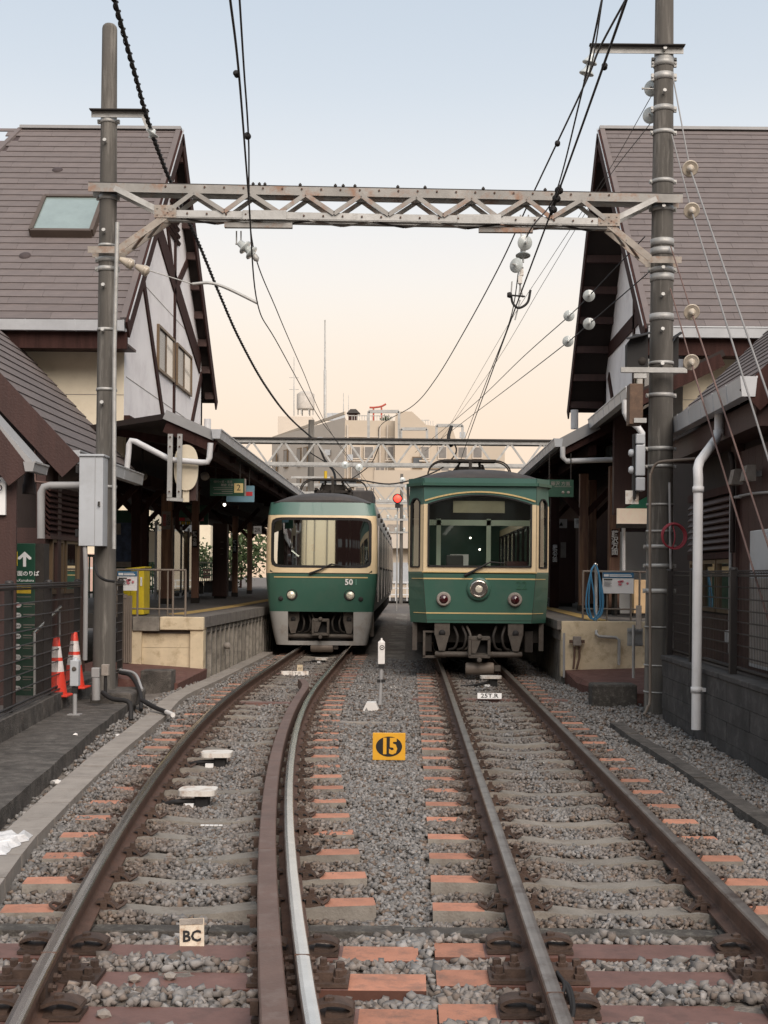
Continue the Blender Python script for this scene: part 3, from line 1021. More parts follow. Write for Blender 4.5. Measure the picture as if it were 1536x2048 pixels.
# arm on the right pole
gb = thing('cable_bracket', 'steel arm high on the right pole holding the feeder wire insulators', 'bracket', (PRX, PRD, 8.4))
z = 8.50
MB().box(PRX - 1.0, PRX + 0.24, PRD - 0.21, PRD - 0.12, z, z + 0.012).build('flange', m_trusstop, gb)
MB().box(PRX - 0.99, PRX + 0.23, PRD - 0.135, PRD - 0.12, z - 0.085, z - 0.001).build('web', m_galv, gb)
band(gb, PRX, PRD, z - 0.12, rr_(z), 0.05, (-1, 1))
m = MB()
m.tube([(PRX - 0.94, PRD - 0.15, z - 0.03), (PRX - 1.06, PRD - 0.15, z - 0.46)], 0.018, 6)
m.build('hanger_rod', m_galv, gb)
for k, q in enumerate((0.42, 0.75)):
    c = lerp((PRX - 0.94, PRD - 0.15, z - 0.03), (PRX - 1.06, PRD - 0.15, z - 0.46), q)
    MB().lathe([(0.022, 0.11), (0.04, 0.08), (0.05, 0.05), (0.085, 0.01), (0.10, -0.01), (0.095, -0.02), (0.05, -0.005), (0.02, -0.05)], 16, c, (0.25, -0.15, 1)).build('insulator', m_insul, gb)

# ---------------------------------------------------------------- gantry beam
gz0, gz1 = 6.13, 6.56          # bottom of the lower chord, top of the upper chord
Y0, Y1 = 16.72, 17.00          # front and rear truss planes at the left; the beam is slightly skew
skew = 0.27 / 7.2


def gy(x, rear):
    return Y0 + (x - PLX) * skew + (0.24 if rear else 0.0) - 0.16


gt = thing('gantry_beam', 'long rust-stained steel lattice beam spanning both tracks between the two poles', 'gantry', (-0.3, 16.9, 6.1))
XL, XR = PLX - 0.21, PRX + 0.22
NL, NR = -3.16, 2.53           # nodes where the lower chord ends
for rear in (0, 1):
    s_ = 1 if rear else -1
    m = MB()
    m.beam((XL, gy(XL, rear), gz1 - 0.055), (XR, gy(XR, rear), gz1 - 0.055), 0.012, 0.11)
    m.build('upper_chord', m_truss, gt)
    m = MB()
    m.beam((XL, gy(XL, rear) - s_ * 0.05, gz1 + 0.007), (XR, gy(XR, rear) - s_ * 0.05, gz1 + 0.007), 0.11, 0.012)
    m.build('upper_flange', m_trusstop, gt)
    m = MB()
    m.beam((NL, gy(NL, rear), gz0 + 0.06), (NR, gy(NR, rear), gz0 + 0.06), 0.012, 0.085)
    m.beam((NL, gy(NL, rear) - s_ * 0.05, gz0 + 0.011), (NR, gy(NR, rear) - s_ * 0.05, gz0 + 0.011), 0.10, 0.012)
    m.build('lower_chord', m_galv, gt)
    # W-shaped diagonals
    tops = np.linspace(NL + 0.36, NR - 0.36, 8)
    bots = np.linspace(NL + 0.05, NR - 0.05, 9)
    for k in range(8):
        for b in (bots[k], bots[k + 1]):
            m = MB()
            a_ = (tops[k], gy(tops[k], rear) - 0.02 * s_ * -1, gz1 - 0.10)
            b_ = (b, gy(b, rear) - 0.02 * s_ * -1, gz0 + 0.09)
            m.beam(a_, b_, 0.014, 0.055, up=(0, 0, 1))
            m.beam(Vector(a_) + Vector((0, 0.025, 0)), Vector(b_) + Vector((0, 0.025, 0)), 0.05, 0.010)
            m.build('diagonal', m_truss, gt)
    # end braces to the poles
    for node, px, pd_, sg in ((NL, PLX, PLD, -1), (NR, PRX, PRD, 1)):
        m = MB()
        e = px - sg * 0.12
        m.beam((node + sg * 0.05, gy(node, rear), gz0 + 0.08), (e, gy(e, rear), gz1 - 0.06), 0.014, 0.07)
        m.build('upper_brace', m_galv, gt)
        m = MB()
        m.beam((node, gy(node, rear), gz0 + 0.02), (px - sg * 0.20, gy(px, rear), 5.73), 0.014, 0.085)
        m.beam((px - sg * 0.22, gy(px, rear), 5.71), (px + sg * 0.21, gy(px, rear), 5.71), 0.014, 0.085)
        m.build('knee_brace', m_trussrust, gt)
        m = MB()
        c = Vector((node, gy(node, rear) - 0.012, gz0 + 0.06))
        m.prism([c + Vector((-0.14, 0, 0.10)), c + Vector((-0.14, 0, -0.06)), c + Vector((0.14, 0, -0.06)), c + Vector((0.14, 0, 0.10))], (0, -0.008, 0))
        for bx_, bz_ in ((-0.1, 0.06), (-0.1, -0.02), (0, 0.06), (0, -0.02), (0.1, 0.06), (0.1, -0.02)):
            m.lathe([(0.012, 0), (0.012, 0.012)], 6, c + Vector((bx_, -0.008, bz_)), (0, -1, 0), smooth=False)
        m.build('gusset', m_trussrust, gt)
for node, px, sg in ((NL, PLX, -1), (NR, PRX, 1)):
    for q in (0.25, 0.6):
        a_ = lerp((node, gy(node, 0), gz0), (px - sg * 0.2, gy(px, 0), 5.70), q - 0.2)
        b_ = lerp((node, gy(node, 1), gz0), (px - sg * 0.2, gy(px, 1), 5.70), q + 0.2)
        MB().beam(a_, b_, 0.04, 0.012).build('lacing_bar', m_truss, gt)
    pd_ = PLD if px < 0 else PRD
    r = (rl if px < 0 else rr_)
    band(gt, px, pd_, gz1 - 0.14, r(6.4), 0.06, (-1, 1))
    band(gt, px, pd_, 5.62, r(5.6), 0.06, (-1, 1))
# lacing below the beam and bolt heads
n = 14
xs = np.linspace(NL + 0.2, NR - 0.2, n)
for k in range(n - 1):
    f = k % 2
    MB().beam((xs[k], gy(xs[k], f), gz0 - 0.004), (xs[k + 1], gy(xs[k + 1], 1 - f), gz0 - 0.004), 0.045, 0.010).build('lacing_bar', m_truss if k % 3 else m_trusstop, gt)
for x in np.linspace(NL, NR, 24):
    m = MB()
    m.lathe([(0.013, 0), (0.013, 0.014)], 6, (x, gy(x, 0) - 0.006, gz1 - 0.03), (0, -1, 0), smooth=False)
    m.lathe([(0.013, 0), (0.013, 0.014)], 6, (x + 0.03, gy(x, 0) - 0.006, gz0 + 0.06), (0, -1, 0), smooth=False)
    m.build('bolt', m_rust, gt)
for x in (-2.05, -1.97, -1.9, -1.0, -0.9, -0.75, 0.15, 0.9, 1.7, -0.2, -1.45):
    MB().lathe([(0.022, 0), (0.022, 0.02), (0.012, 0.022), (0.010, 0.034)], 6, (x, gy(x, 0) - 0.0, gz1 + 0.013), smooth=False).build('top_bolt', m_trusstop, gt)
# splice plates
for x in (-1.9, 0.85):
    MB().box(x - 0.28, x + 0.28, gy(x, 0) - 0.026, gy(x, 0) - 0.010, gz0 + 0.0, gz0 + 0.115).build('splice_plate', m_galv, gt)
# wire support bars hanging under the beam
for xa, xb, nm in ((-2.42, -1.55, 0), (0.85, 1.55, 0)):
    MB().box(xa, xb, gy(xa, 0) + 0.05, gy(xa, 0) + 0.12, gz0 - 0.09, gz0 - 0.03).build('hanger_bar', m_truss, gt)


# ---------------------------------------------------------------- wires and insulators
def wire(name, label, pts, r, mt=None, seg=6, cat='wire', sub=10, group=None):
    m = MB().tube(spline(pts, sub) if len(pts) > 2 else pts, r, seg)
    return tag(m.build(name, mt or m_wire, None), label, cat, group)


def disc(name, label, c, axis, r=0.10, mt=None, group=None):
    """suspension disc insulator"""
    t = thing(name, label, 'insulator', c, group)
    ax = Vector(axis).normalized()
    MB().lathe([(r * 0.25, 0.0), (r * 0.6, 0.012), (r, 0.04), (r * 0.98, 0.05), (r * 0.80, 0.045), (r * 0.74, 0.058), (r * 0.55, 0.05), (r * 0.5, 0.062), (r * 0.3, 0.055), (r * 0.2, 0.07)], 20, c, ax).build('disc', mt or m_insul, t)
    m = MB().lathe([(r * 0.30, -0.06), (r * 0.36, -0.05), (r * 0.36, 0.0), (r * 0.2, 0.01)], 12, c, ax)
    m.tube([Vector(c) - ax * 0.12, Vector(c) - ax * 0.04], 0.012, 6)
    m.tube([Vector(c) + ax * 0.06, Vector(c) + ax * 0.14], 0.014, 6)
    m.build('cap', m_galv if mt is None else m_cwire, t)
    return t


# left track catenary
con_l = [W(458, -20, 7.7), W(478, 150, 9.1), W(497, 390, 12.3), W(515, 607, 16.7), W(557, 690, 20), W(640, 838, 30), W(682, 893, 40), W(760, 1000, 70)]
mes_l = [W(478, -20, 10.0), W(488, 140, 11.6), W(497, 275, 13.4), W(506, 492, 16.8), W(554, 622, 22), W(604, 738, 30), W(660, 862, 42), W(735, 975, 70)]
tag(wire('contact_wire', 'x', con_l, 0.0085), 'lower overhead wire above the curving left-hand track', 'wire')
tag(wire('messenger_wire', 'x', mes_l, 0.009), 'upper overhead wire above the curving track, hung from gantry insulators', 'wire')
# right track catenary
con_r = [W(1258, -20, 7.7), W(1232, 60, 8.3), W(1111, 400, 12.4), W(1030, 618, 16.9), W(980, 755, 23), W(935, 880, 34), W(900, 985, 60)]
mes_r = [W(1208, -20, 10.0), W(1160, 200, 12.6), W(1108, 395, 16.3), W(1048, 488, 17.0), W(1020, 640, 23.5), W(972, 765, 32), W(925, 890, 48)]
wire('contact_wire', 'lower overhead wire slanting down to the arched-windshield train', con_r, 0.0095)
wire('messenger_wire', 'upper overhead wire passing the pulley clamps above the straight track', mes_r, 0.009)
# feeder hung from the right arm
fe = [W(1262, -20, 13.2), W(1200, 95, 15.0), W(1165, 178, 16.9), W(1060, 400, 22), W(1000, 530, 26), W(930, 660, 31), W(870, 760, 37), W(825, 812, 44), W(762, 850, 52), W(758, 888, 52)]
wire('feeder_wire', 'thick dark feeder wire sagging from the right pole arm towards the beige building', fe, 0.014)
for k, (p, q, r_, lab) in enumerate((
        ([W(1206, -10, 9), W(1185, 120, 11.5), W(1165, 182, 16.9)], None, 0.006, 'thin wire rising from the right arm insulators out of frame'),
        ([W(1305, 188, 17), W(1215, 345, 22), W(1100, 520, 27), W(1010, 660, 34), W(900, 850, 48)], None, 0.006, 'thin wire from the higher glass insulator on the right pole'),
        ([W(1302, 245, 17), W(1200, 380, 21), W(1090, 560, 27), W(985, 735, 36), W(880, 880, 52)], None, 0.006, 'thin wire from the lower glass insulator on the right pole'),
        ([W(1290, 473, 17.0), W(1178, 592, 19), W(1138, 632, 20.5), W(1045, 715, 26), W(940, 815, 36), W(830, 905, 52)], None, 0.008, 'upper of two stay wires with white discs left of the right pole'),
        ([W(1295, 547, 17.0), W(1178, 648, 19), W(1138, 682, 20.5), W(1040, 758, 26), W(945, 830, 36), W(850, 902, 52)], None, 0.008, 'lower of two stay wires with white discs left of the right pole'))):
    wire('stay_wire' if k > 2 else 'line_wire', lab, p, r_)
for p, d, lab in (((1178, 592), 19, 'white disc insulator on the upper stay wire, nearest the right pole'), ((1138, 632), 20.5, 'white disc insulator on the upper stay wire, farther from the right pole'),
                  ((1178, 648), 19, 'white disc insulator on the lower stay wire, nearest the right pole'), ((1136, 683), 20.5, 'white disc insulator on the lower stay wire, farther from the right pole')):
    disc('disc_insulator', lab, W(p[0], p[1], d - 0.05), (-0.15, -1, -0.12), 0.088, None, 'white disc insulators')
for p, lab in (((1306, 178), 'glass disc insulator half hidden behind the right pole, upper'), ((1303, 232), 'glass disc insulator half hidden behind the right pole, lower')):
    disc('disc_insulator', lab, W(p[0], p[1], 17.3), (-0.5, -1, -0.1), 0.11, None, 'white disc insulators')
# string of insulators under the beam on the right
for q, dd, ax, lab in (((1048, 486), 16.75, (0.2, -1, -0.2), 'big disc insulator hanging just under the beam on the right'), ((1046, 505), 16.95, (0, -0.2, -1), 'flat-lying disc insulator below the big disc under the beam'),
                       ((1036, 532), 16.8, (-0.6, -0.8, 0), 'lower disc insulator of the string above the clamp fork')):
    disc('disc_insulator', lab, W(q[0], q[1], dd), ax, 0.098, None, 'discs of the gantry insulator string')
hk = thing('clamp_fork', 'dark iron fork clamp joining the wires below the gantry insulators', 'clamp', W(1040, 600, 16.9))
m = MB()
m.tube(spline([W(1022, 590, 16.8), W(1026, 607, 16.8), W(1038, 616, 16.8), W(1055, 605, 16.8), W(1061, 580, 16.8)], 5), 0.016, 8)
m.tube([W(1016, 590, 16.8), W(1050, 593, 16.8)], 0.012, 6)
m.lathe([(0.03, -0.03), (0.04, 0), (0.03, 0.03)], 8, W(1019, 590, 16.78), (1, 0, 0))
m.build('fork', m_black, hk)
m = MB()
for a_, b_ in (((1024, 563), (1022, 590)), ((1044, 540), (1037, 600)), ((1040, 600), (1030, 640)), ((1036, 555), (1046, 595))):
    m.tube([W(*a_, 16.85), W(*b_, 16.85)], 0.010, 6)
m.build('link', m_galv, hk)
MB().cbox(W(1040, 560, 16.8), 0.055, 0.05, 0.10).build('weight', m_dirtywhite, hk, 0.006)
MB().cbox(W(1043, 545, 16.8), 0.05, 0.05, 0.09).build('weight', m_dirtywhite, hk, 0.006)
for a_, b_ in (((1041, 430), (1043, 480)), ((1057, 430), (1052, 480))):
    MB().tube([W(*a_, 16.85), W(*b_, 16.8)], 0.011, 6).build('hanger_rod', m_galv, hk)
# wire clamps and pulleys
for p, d, r_, lab in (((495, 272), 13.3, 0.035, 'small pulley clamp on the left overhead wires above the gantry'), ((473, 148), 9.1, 0.022, 'small dark clamp high on the left overhead wire'),
                      ((1115, 287), 13.9, 0.03, 'small pulley clamp on the right overhead wires above the gantry'), ((1209, 133), 9.1, 0.022, 'small dark clamp high on the right overhead wire')):
    t = MB().lathe([(r_ * 0.4, -0.03), (r_, -0.018), (r_ * 0.7, 0), (r_, 0.018), (r_ * 0.4, 0.03)], 14, W(p[0], p[1], d), (0.1, 1, 0)).build('wire_clamp', m_black, None)
    tag(t, lab, 'clamp')
sx = thing('section_insulator', 'black stacked section insulator on the wire where it crosses the gantry', 'insulator', W(1112, 400, 12.4))
for p in ((1118, 381), (1113, 397), (1106, 419)):
    MB().lathe([(0.012, -0.03), (0.016, -0.012), (0.042, 0.0), (0.016, 0.012), (0.012, 0.03)], 12, W(p[0], p[1], 12.3), (0.3, 0.9, 0.9)).build('shed', m_black, sx)
MB().tube([W(1120, 372, 12.2), W(1102, 428, 12.6)], 0.018, 8).build('core', m_black, sx)

# left insulators under the beam
li = thing('tension_insulator', 'two-bell porcelain insulator hanging under the gantry on the left', 'insulator', W(490, 480, 16.85))
m = MB()
for xx in (473, 482):
    m.tube([W(xx, 462, 16.85), W(xx, 488, 16.85)], 0.010, 6)
m.tube([W(471, 488, 16.85), W(484, 488, 16.85)], 0.012, 6)
m.build('hanger', m_galv, li)
for p in ((489, 494), (502, 505)):
    MB().lathe([(0.02, -0.10), (0.045, -0.09), (0.05, -0.03), (0.095, 0.0), (0.10, 0.015), (0.05, 0.02), (0.03, 0.05)], 14, W(p[0], p[1], 16.8), (0.85, -0.1, -0.75)).build('bell', m_insul, li)
MB().lathe([(0.01, -0.05), (0.035, -0.03), (0.04, 0.03), (0.01, 0.06)], 8, W(511, 515, 16.8), (0.6, 0, -1)).build('wire_clamp', m_galv, li)
# pull-off arm from the left pole
po = thing('pull_off_arm', 'curved grey pull-off tube with tan insulators reaching from the left pole', 'bracket', W(240, 517, 16.7))
MB().tube(spline([W(385, 568, 16.7), W(420, 566, 16.7), W(455, 577, 16.7), W(515, 606, 16.7)], 8), 0.02, 8).build('arm_tube', m_galv, po)
MB().tube([W(298, 541, 16.7), W(385, 568, 16.7)], 0.008, 6).build('stay_rod', m_galv, po)
for a_, b_ in (((240, 518), (268, 531)), ((272, 532), (298, 545))):
    A, B = W(*a_, 16.6), W(*b_, 16.6)
    ax = (B - A)
    L_ = ax.length
    m = MB().lathe([(0.03, 0.0), (0.06, L_ * 0.55), (0.062, L_ * 0.6), (0.068, L_ * 0.62), (0.068, L_ * 0.72), (0.058, L_ * 0.74), (0.068, L_ * 0.78), (0.068, L_ * 0.9), (0.04, L_ * 0.95), (0.02, L_)], 14, A, ax)
    m.build('insulator', m_insultan, po)
band(po, PLX, PLD, 5.50, rl(5.5), 0.06, (-1, 1))

# black cable with spiral hanger on the left
cb = [W(222, -30, 12.6), W(232, 10, 13.1), W(268, 140, 14.8), W(300, 253, 16.6), W(342, 365, 19.2), W(398, 488, 23), W(440, 590, 26.5), W(480, 680, 30), W(530, 770, 35), W(580, 836, 41), W(636, 886, 48)]
bc = thing('cable', 'heavy black spiral-wrapped cable sagging down the left side to the distance', 'cable', cb[3])
path = spline(cb, 22)
MB().tube(path, 0.021, 8).build('core', m_black, bc)
hel = []
tot = 0.0
fine = spline(cb, 160)
for i, p in enumerate(fine[:-1]):
    t = (fine[i + 1] - p)
    tot += t.length
    t.normalize()
    a = t.cross(Vector((0, 0, 1))).normalized()
    b = a.cross(t)
    an = tot * 2 * math.pi / 0.22
    hel.append(p + (a * math.cos(an) + b * math.sin(an)) * 0.028)
MB().tube(hel, 0.008, 4).build('spiral_hanger', m_black, bc)

# guy wires of the right pole with tan insulators
guys = ((8.15, (1380, 337), (1536, 790), m_lwire, 'pale guy wire from the top band of the right pole to the frame edge'),
        (7.35, (1383, 421), (1536, 916), m_lwire, 'second guy wire from the right pole, thin and pale'),
        (5.90, (1383, 624), (1536, 1090), m_cwire, 'third guy wire from the right pole, a brown rod'),
        (5.35, (1382, 724), (1536, 1238), m_cwire, 'lowest guy wire from the right pole, passing before the drain pipe'))
for z, pi_, pe, mt, lab in guys:
    A = Vector((PRX + 0.08, PRD - 0.16, z))
    E = W(pe[0], pe[1], 12.2)
    # insulator point on the way
    B = W(pi_[0], pi_[1], 15.8)
    X_ = E + (E - B) * 0.75
    gw = thing('guy_wire', lab, 'guy wire', X_)
    MB().tube([A, B], 0.009, 6).build('upper_wire', mt, gw)
    MB().tube([B, X_], 0.011, 6).build('lower_wire', mt, gw)
    ax = (X_ - B).normalized()
    MB().lathe([(0.02, -0.10), (0.035, -0.06), (0.04, -0.02), (0.095, 0.0), (0.10, 0.012), (0.085, 0.02), (0.08, 0.012), (0.065, 0.024), (0.058, 0.014), (0.04, 0.03), (0.025, 0.08), (0.012, 0.12)], 20, B, (ax.x * 0.5, -0.75, ax.z * 0.5)).build('insulator', m_insultan, gw)

# ================================================================== buildings
UNIT = MB().box(-0.5, 0.5, -0.5, 0.5, -0.5, 0.5)
me_slate = UNIT.mesh('slate', m_slate)


def slates(par, eave0, xdir, updir, width, length, course=0.217, sw=0.91, ok=None, lift=0.012, rows=None):
    """overlapping slates; eave0 = lower corner, xdir along the eave, updir up the slope"""
    x_, u_ = Vector(xdir).normalized(), Vector(updir).normalized()
    n_ = x_.cross(u_).normalized()
    if n_.z < 0:
        n_ = -n_
    tilt = 0.075
    k = 0
    while k * course < length - 0.02:
        h = min(course + 0.03, length - k * course)
        off = (k * 0.377 + random.uniform(0, 0.1)) % sw
        s0 = -off
        while s0 < width:
            a, b = max(0, s0), min(width, s0 + sw - 0.004)
            s0 += sw
            if b - a < 0.05:
                continue
            c = Vector(eave0) + x_ * (a + b) / 2 + u_ * (k * course + h / 2) + n_ * (lift + random.uniform(0, 0.002))
            if ok and not ok(c):
                continue
            yv = (u_ - n_ * tilt).normalized()
            zv = x_.cross(yv)
            if zv.z < 0:
                zv = -zv
            mw = Matrix(((x_.x * (b - a), yv.x * h, zv.x * 0.020, c.x), (x_.y * (b - a), yv.y * h, zv.y * 0.020, c.y), (x_.z * (b - a), yv.z * h, zv.z * 0.020, c.z), (0, 0, 0, 1)))
            o = link('slate', me_slate, None, mw=mw)
            o.parent = par
        k += 1


def slab(m, pts, t, mi=0):
    """a slab below a planar polygon"""
    p = [Vector(q) for q in pts]
    n = (p[1] - p[0]).cross(p[2] - p[0]).normalized()
    if n.z < 0:
        p.reverse()
        n = -n
    m.prism([q - n * t for q in p], n * t, mi)
    return m


def gutter(par, a, b, w=0.13, h=0.12, mt=None, joint=1.0, side=1):
    """box gutter from a to b with joint sleeves"""
    a, b = Vector(a), Vector(b)
    t = (b - a).normalized()
    r = Vector((t.y, -t.x, 0)) * side
    L = (b - a).length
    prof = [(-w / 2, h / 2), (-w / 2 + 0.02, -h / 2), (w / 2 - 0.02, -h / 2), (w / 2, h / 2)]
    m = MB()
    for p, q in ((a, b),):
        vs = []
        for c in (p, q):
            for i, j in prof:
                vs.append(c + r * i + Vector((0, 0, j)))
        m.add(vs, [(0, 1, 5, 4), (1, 2, 6, 5), (2, 3, 7, 6), (3, 0, 4, 7), (0, 3, 2, 1), (4, 5, 6, 7)])
    m.beam(a + r * (w / 2) + Vector((0, 0, h / 2)), b + r * (w / 2) + Vector((0, 0, h / 2)), 0.02, 0.02)
    g = m.build('gutter', mt or m_gutter, par)
    n = max(1, int(L / joint))
    for k in range(n + 1):
        c = a + t * min(L - 0.01, max(0.01, L * k / n))
        mm = MB()
        vs = []
        for q in (c - t * 0.012, c + t * 0.012):
            for i, j in prof:
                vs.append(q + r * i * 1.06 + Vector((0, 0, j * 1.05)))
        mm.add(vs, [(0, 1, 5, 4), (1, 2, 6, 5), (2, 3, 7, 6), (3, 0, 4, 7), (0, 3, 2, 1), (4, 5, 6, 7)])
        mm.build('gutter_joint', mt or m_gutter, g)
    return g


def wall_panel_window(par, X, s, d0, d1, z0, z1, frame=0.05):
    """sliding window in a wall of constant X; s = side the wall faces"""
    w = MB()
    for a, b, c, e in ((d0, d1, z0, z0 + frame), (d0, d1, z1 - frame, z1), (d0, d0 + frame, z0 + frame, z1 - frame), (d1 - frame, d1, z0 + frame, z1 - frame)):
        w.box(min(X, X + s * 0.05), max(X, X + s * 0.05), a, b, c, e)
    wo = w.build('window', m_winframe, par)
    mid = (d0 + d1) / 2
    MB().box(X + s * 0.012 - 0.004, X + s * 0.012 + 0.004, d0 + frame, mid - 0.02, z0 + frame, z1 - frame).build('pane', m_farwin, wo)
    MB().box(X + s * 0.022 - 0.004, X + s * 0.022 + 0.004, mid + 0.04, d1 - frame, z0 + frame, z1 - frame).build('pane', m_paleglass, wo)
    MB().box(X + s * 0.02 - 0.012, X + s * 0.02 + 0.012, mid - 0.02, mid + 0.04, z0 + frame, z1 - frame).build('mullion', m_winframe, wo)


def house(label, sg, Xg, Xw, near, ridge, far, Xout, hip=None):
    """upper storey over the platform; the gable faces the tracks. sg = +1 for the building on the right"""
    (dn, zn), (dr, zr), (df, zf) = near, ridge, far
    t = thing('station_house', label, 'station building', (Xw + sg * 2, dr, 0.87))
    sn, sf = (zr - zn) / (dr - dn), (zr - zf) / (df - dr)
    th = 0.16
    rn = MB()
    Xr = hip[0] if hip else Xout
    Xe = hip[1] if hip else Xout
    slab(rn, [(Xg, dn, zn), (Xe, dn, zn), (Xr, dr, zr), (Xg, dr, zr)], th)
    front = rn.build('roof_slope', [m_slateedge], t)
    back = slab(MB(), [(Xg, df, zf), (Xe, df, zf), (Xr, dr, zr), (Xg, dr, zr)], th).build('roof_slope', m_soffit, t)
    if hip:
        MB().add([(Xe, dn, zn), (Xe, df, zf), (Xr, dr, zr)], [(0, 1, 2)]).build('hip_slope', m_slate, t)
        MB().beam((Xe, dn, zn + 0.02), (Xr, dr, zr + 0.02), 0.12, 0.05).build('hip_cap', m_slate, t)
    up = Vector((0, dr - dn, zr - zn))

    def inside(c):
        if not hip:
            return True
        f = (c.y - dn) / (dr - dn)
        return (c.x - (Xe + (Xr - Xe) * f)) * -sg > -0.15
    slates(front, (min(Xg - sg * -0.10, Xe), dn + 0.005, zn), (1, 0, 0), up, abs(Xe - Xg) - 0.10, up.length, ok=inside)
    # ridge cap, verge strips, barge boards
    MB().beam((Xg, dr, zr + 0.03), (Xr, dr, zr + 0.03), 0.20, 0.06).build('ridge_cap', m_greypipe, t)
    nrm = Vector((0, -sn, 1)).normalized()
    MB().beam(Vector((Xg + sg * 0.05, dn, zn)) + nrm * 0.03, Vector((Xg + sg * 0.05, dr, zr)) + nrm * 0.03, 0.10, 0.06).build('verge_strip', m_slate, t)
    MB().beam(Vector((Xg - sg * 0.02, dn - 0.02, zn - 0.16)), Vector((Xg - sg * 0.02, dr, zr - 0.14)), 0.035, 0.30).build('barge_board', m_wood, t)
    MB().beam(Vector((Xg - sg * 0.02, df + 0.02, zf - 0.16)), Vector((Xg - sg * 0.02, dr, zr - 0.14)), 0.035, 0.30).build('barge_board', m_wood, t)
    MB().beam(Vector((Xg - sg * 0.04, dn, zn + 0.015)), Vector((Xg - sg * 0.04, dr, zr + 0.015)), 0.02, 0.03).build('flashing', m_gutter, t)
    # purlins carrying the gable overhang
    for k in range(9):
        f = (k + 0.4) / 9
        dd = dr + (df - dr) * f
        z = zr + (zf - zr) * f - 0.27
        MB().box(min(Xg, Xw), max(Xg, Xw), dd - 0.06, dd + 0.06, z - 0.10, z + 0.06).build('purlin', m_redwood, t)
    for f in (0.1, 0.5, 0.9):
        dd = dr + (dn - dr) * f
        z = zr + (zn - zr) * f - 0.27
        MB().box(min(Xg, Xw), max(Xg, Xw), dd - 0.06, dd + 0.06, z - 0.10, z + 0.06).build('purlin', m_redwood, t)
    # gable wall and front wall
    w0, w1, zb_ = dn + 0.75, df - 0.75, 4.25
    zw = lambda d: (zn + sn * (d - dn) if d < dr else zf + sf * (df - d)) - 0.22
    poly = [(Xw, w0, zb_), (Xw, w1, zb_), (Xw, w1, zw(w1)), (Xw, dr, zw(dr)), (Xw, w0, zw(w0))]
    MB().prism(poly, (sg * 0.2, 0, 0)).build('gable_wall', m_white, t)
    MB().box(min(Xw + sg * 0.002, Xout), max(Xw + sg * 0.002, Xout), w0 - 0.003, w0 + 0.2, 3.3, zw(w0) - 0.05).build('front_wall', m_creamwall, t)
    MB().box(min(Xw, Xout), max(Xw, Xout), w1 - 0.2, w1, zb_, zw(w1)).build('rear_wall', m_creamwall, t)
    MB().box(min(Xw, Xout), max(Xw, Xout), w0, w1, zb_ - 0.25, zb_ - 0.02).build('floor', m_soffit, t)
    # wall joint line, eaves soffit, gutter
    MB().box(min(Xw, Xout), max(Xw, Xout), w0 - 0.006, w0 - 0.002, 4.62, 4.632).build('wall_joint', m_kerb, t)
    MB().box(min(Xg, Xout), max(Xg, Xout), dn + 0.03, dn + 0.10, zn - 0.46, zn - 0.18).build('fascia', m_wood, t)
    MB().box(min(Xg, Xout), max(Xg, Xout), dn + 0.10, w0, zn - 0.40, zn - 0.36).build('soffit', m_redwood, t)
    gutter(t, (Xg - sg * -0.02, dn - 0.05, zn - 0.10), (Xout, dn - 0.05, zn - 0.10), 0.14, 0.17, joint=0.78, side=1)
    # base beam
    MB().box(Xw - sg * 0.10 if sg > 0 else Xw, Xw if sg > 0 else Xw + 0.10, w0, w1, zb_ - 0.28, zb_ + 0.03).build('base_beam', m_wood, t)
    return t, zw


HL, zwl = house('brown slate roofed half-timbered house with white gable above platform two', -1, -4.70, -4.90, (21.4, 5.75), (26.3, 10.55), (31.2, 5.78), -12.0, hip=(-7.95, -9.6))
HR, zwr = house('brown slate roofed house with deep gable overhang above the right platform', 1, 3.85, 4.62, (21.4, 5.72), (27.0, 10.88), (31.8, 5.70), 9.5)


def timber(par, X, s, a, b, w=0.16):
    """timber strip in the gable plane; a, b = (d, z)"""
    MB().beam((X + s * 0.015, a[0], a[1]), (X + s * 0.015, b[0], b[1]), 0.03, w * 1.3, up=(0, 0.31, 0.95)).build('timber', m_wood, par)


# left gable: timbers, windows, louvre
X = -4.90
timber(HL, X, 1, (26.75, 4.25), (26.75, 10.0), 0.13)
timber(HL, X, 1.0, (24.6, 8.35), (26.75, 7.55), 0.34)
timber(HL, X, 1.0, (26.75, 7.55), (30.0, 6.4), 0.34)
timber(HL, X, 1.05, (25.55, 8.9), (26.7, 7.45), 0.14)
timber(HL, X, 1.05, (28.35, 8.45), (26.8, 7.45), 0.14)
timber(HL, X, 1.1, (23.6, 6.9), (25.9, 4.3), 0.15)
timber(HL, X, 1.1, (30.2, 6.2), (28.3, 4.3), 0.15)
wall_panel_window(HL, X, 1, 24.95, 26.65, 5.50, 6.38)
wall_panel_window(HL, X, 1, 26.95, 28.75, 5.50, 6.38)
for k in range(9):
    z = 8.45 + k * 0.13
    wd = 0.62 - k * 0.055
    MB().beam((X + 0.03, 26.5 - wd, z), (X + 0.03, 26.5 + wd, z), 0.05, 0.07, up=(0.5, 0, 0.8)).build('louvre_slat', m_wood, HL)
for zj in (4.95, 6.85):
    MB().box(X, X + 0.004, 22.3, 30.3, zj, zj + 0.014).build('wall_joint', m_kerb, HL)
# right gable
X = 4.62
timber(HR, X, -1, (27.0, 4.25), (27.0, 10.2), 0.15)
timber(HR, X, -1.0, (23.5, 6.9), (30.5, 6.9), 0.24)
timber(HR, X, -1.1, (30.4, 6.3), (28.6, 4.4), 0.16)
timber(HR, X, -1.1, (23.0, 6.4), (24.6, 4.3), 0.16)
wall_panel_window(HR, X, -1, 24.9, 26.7, 4.9, 6.3)

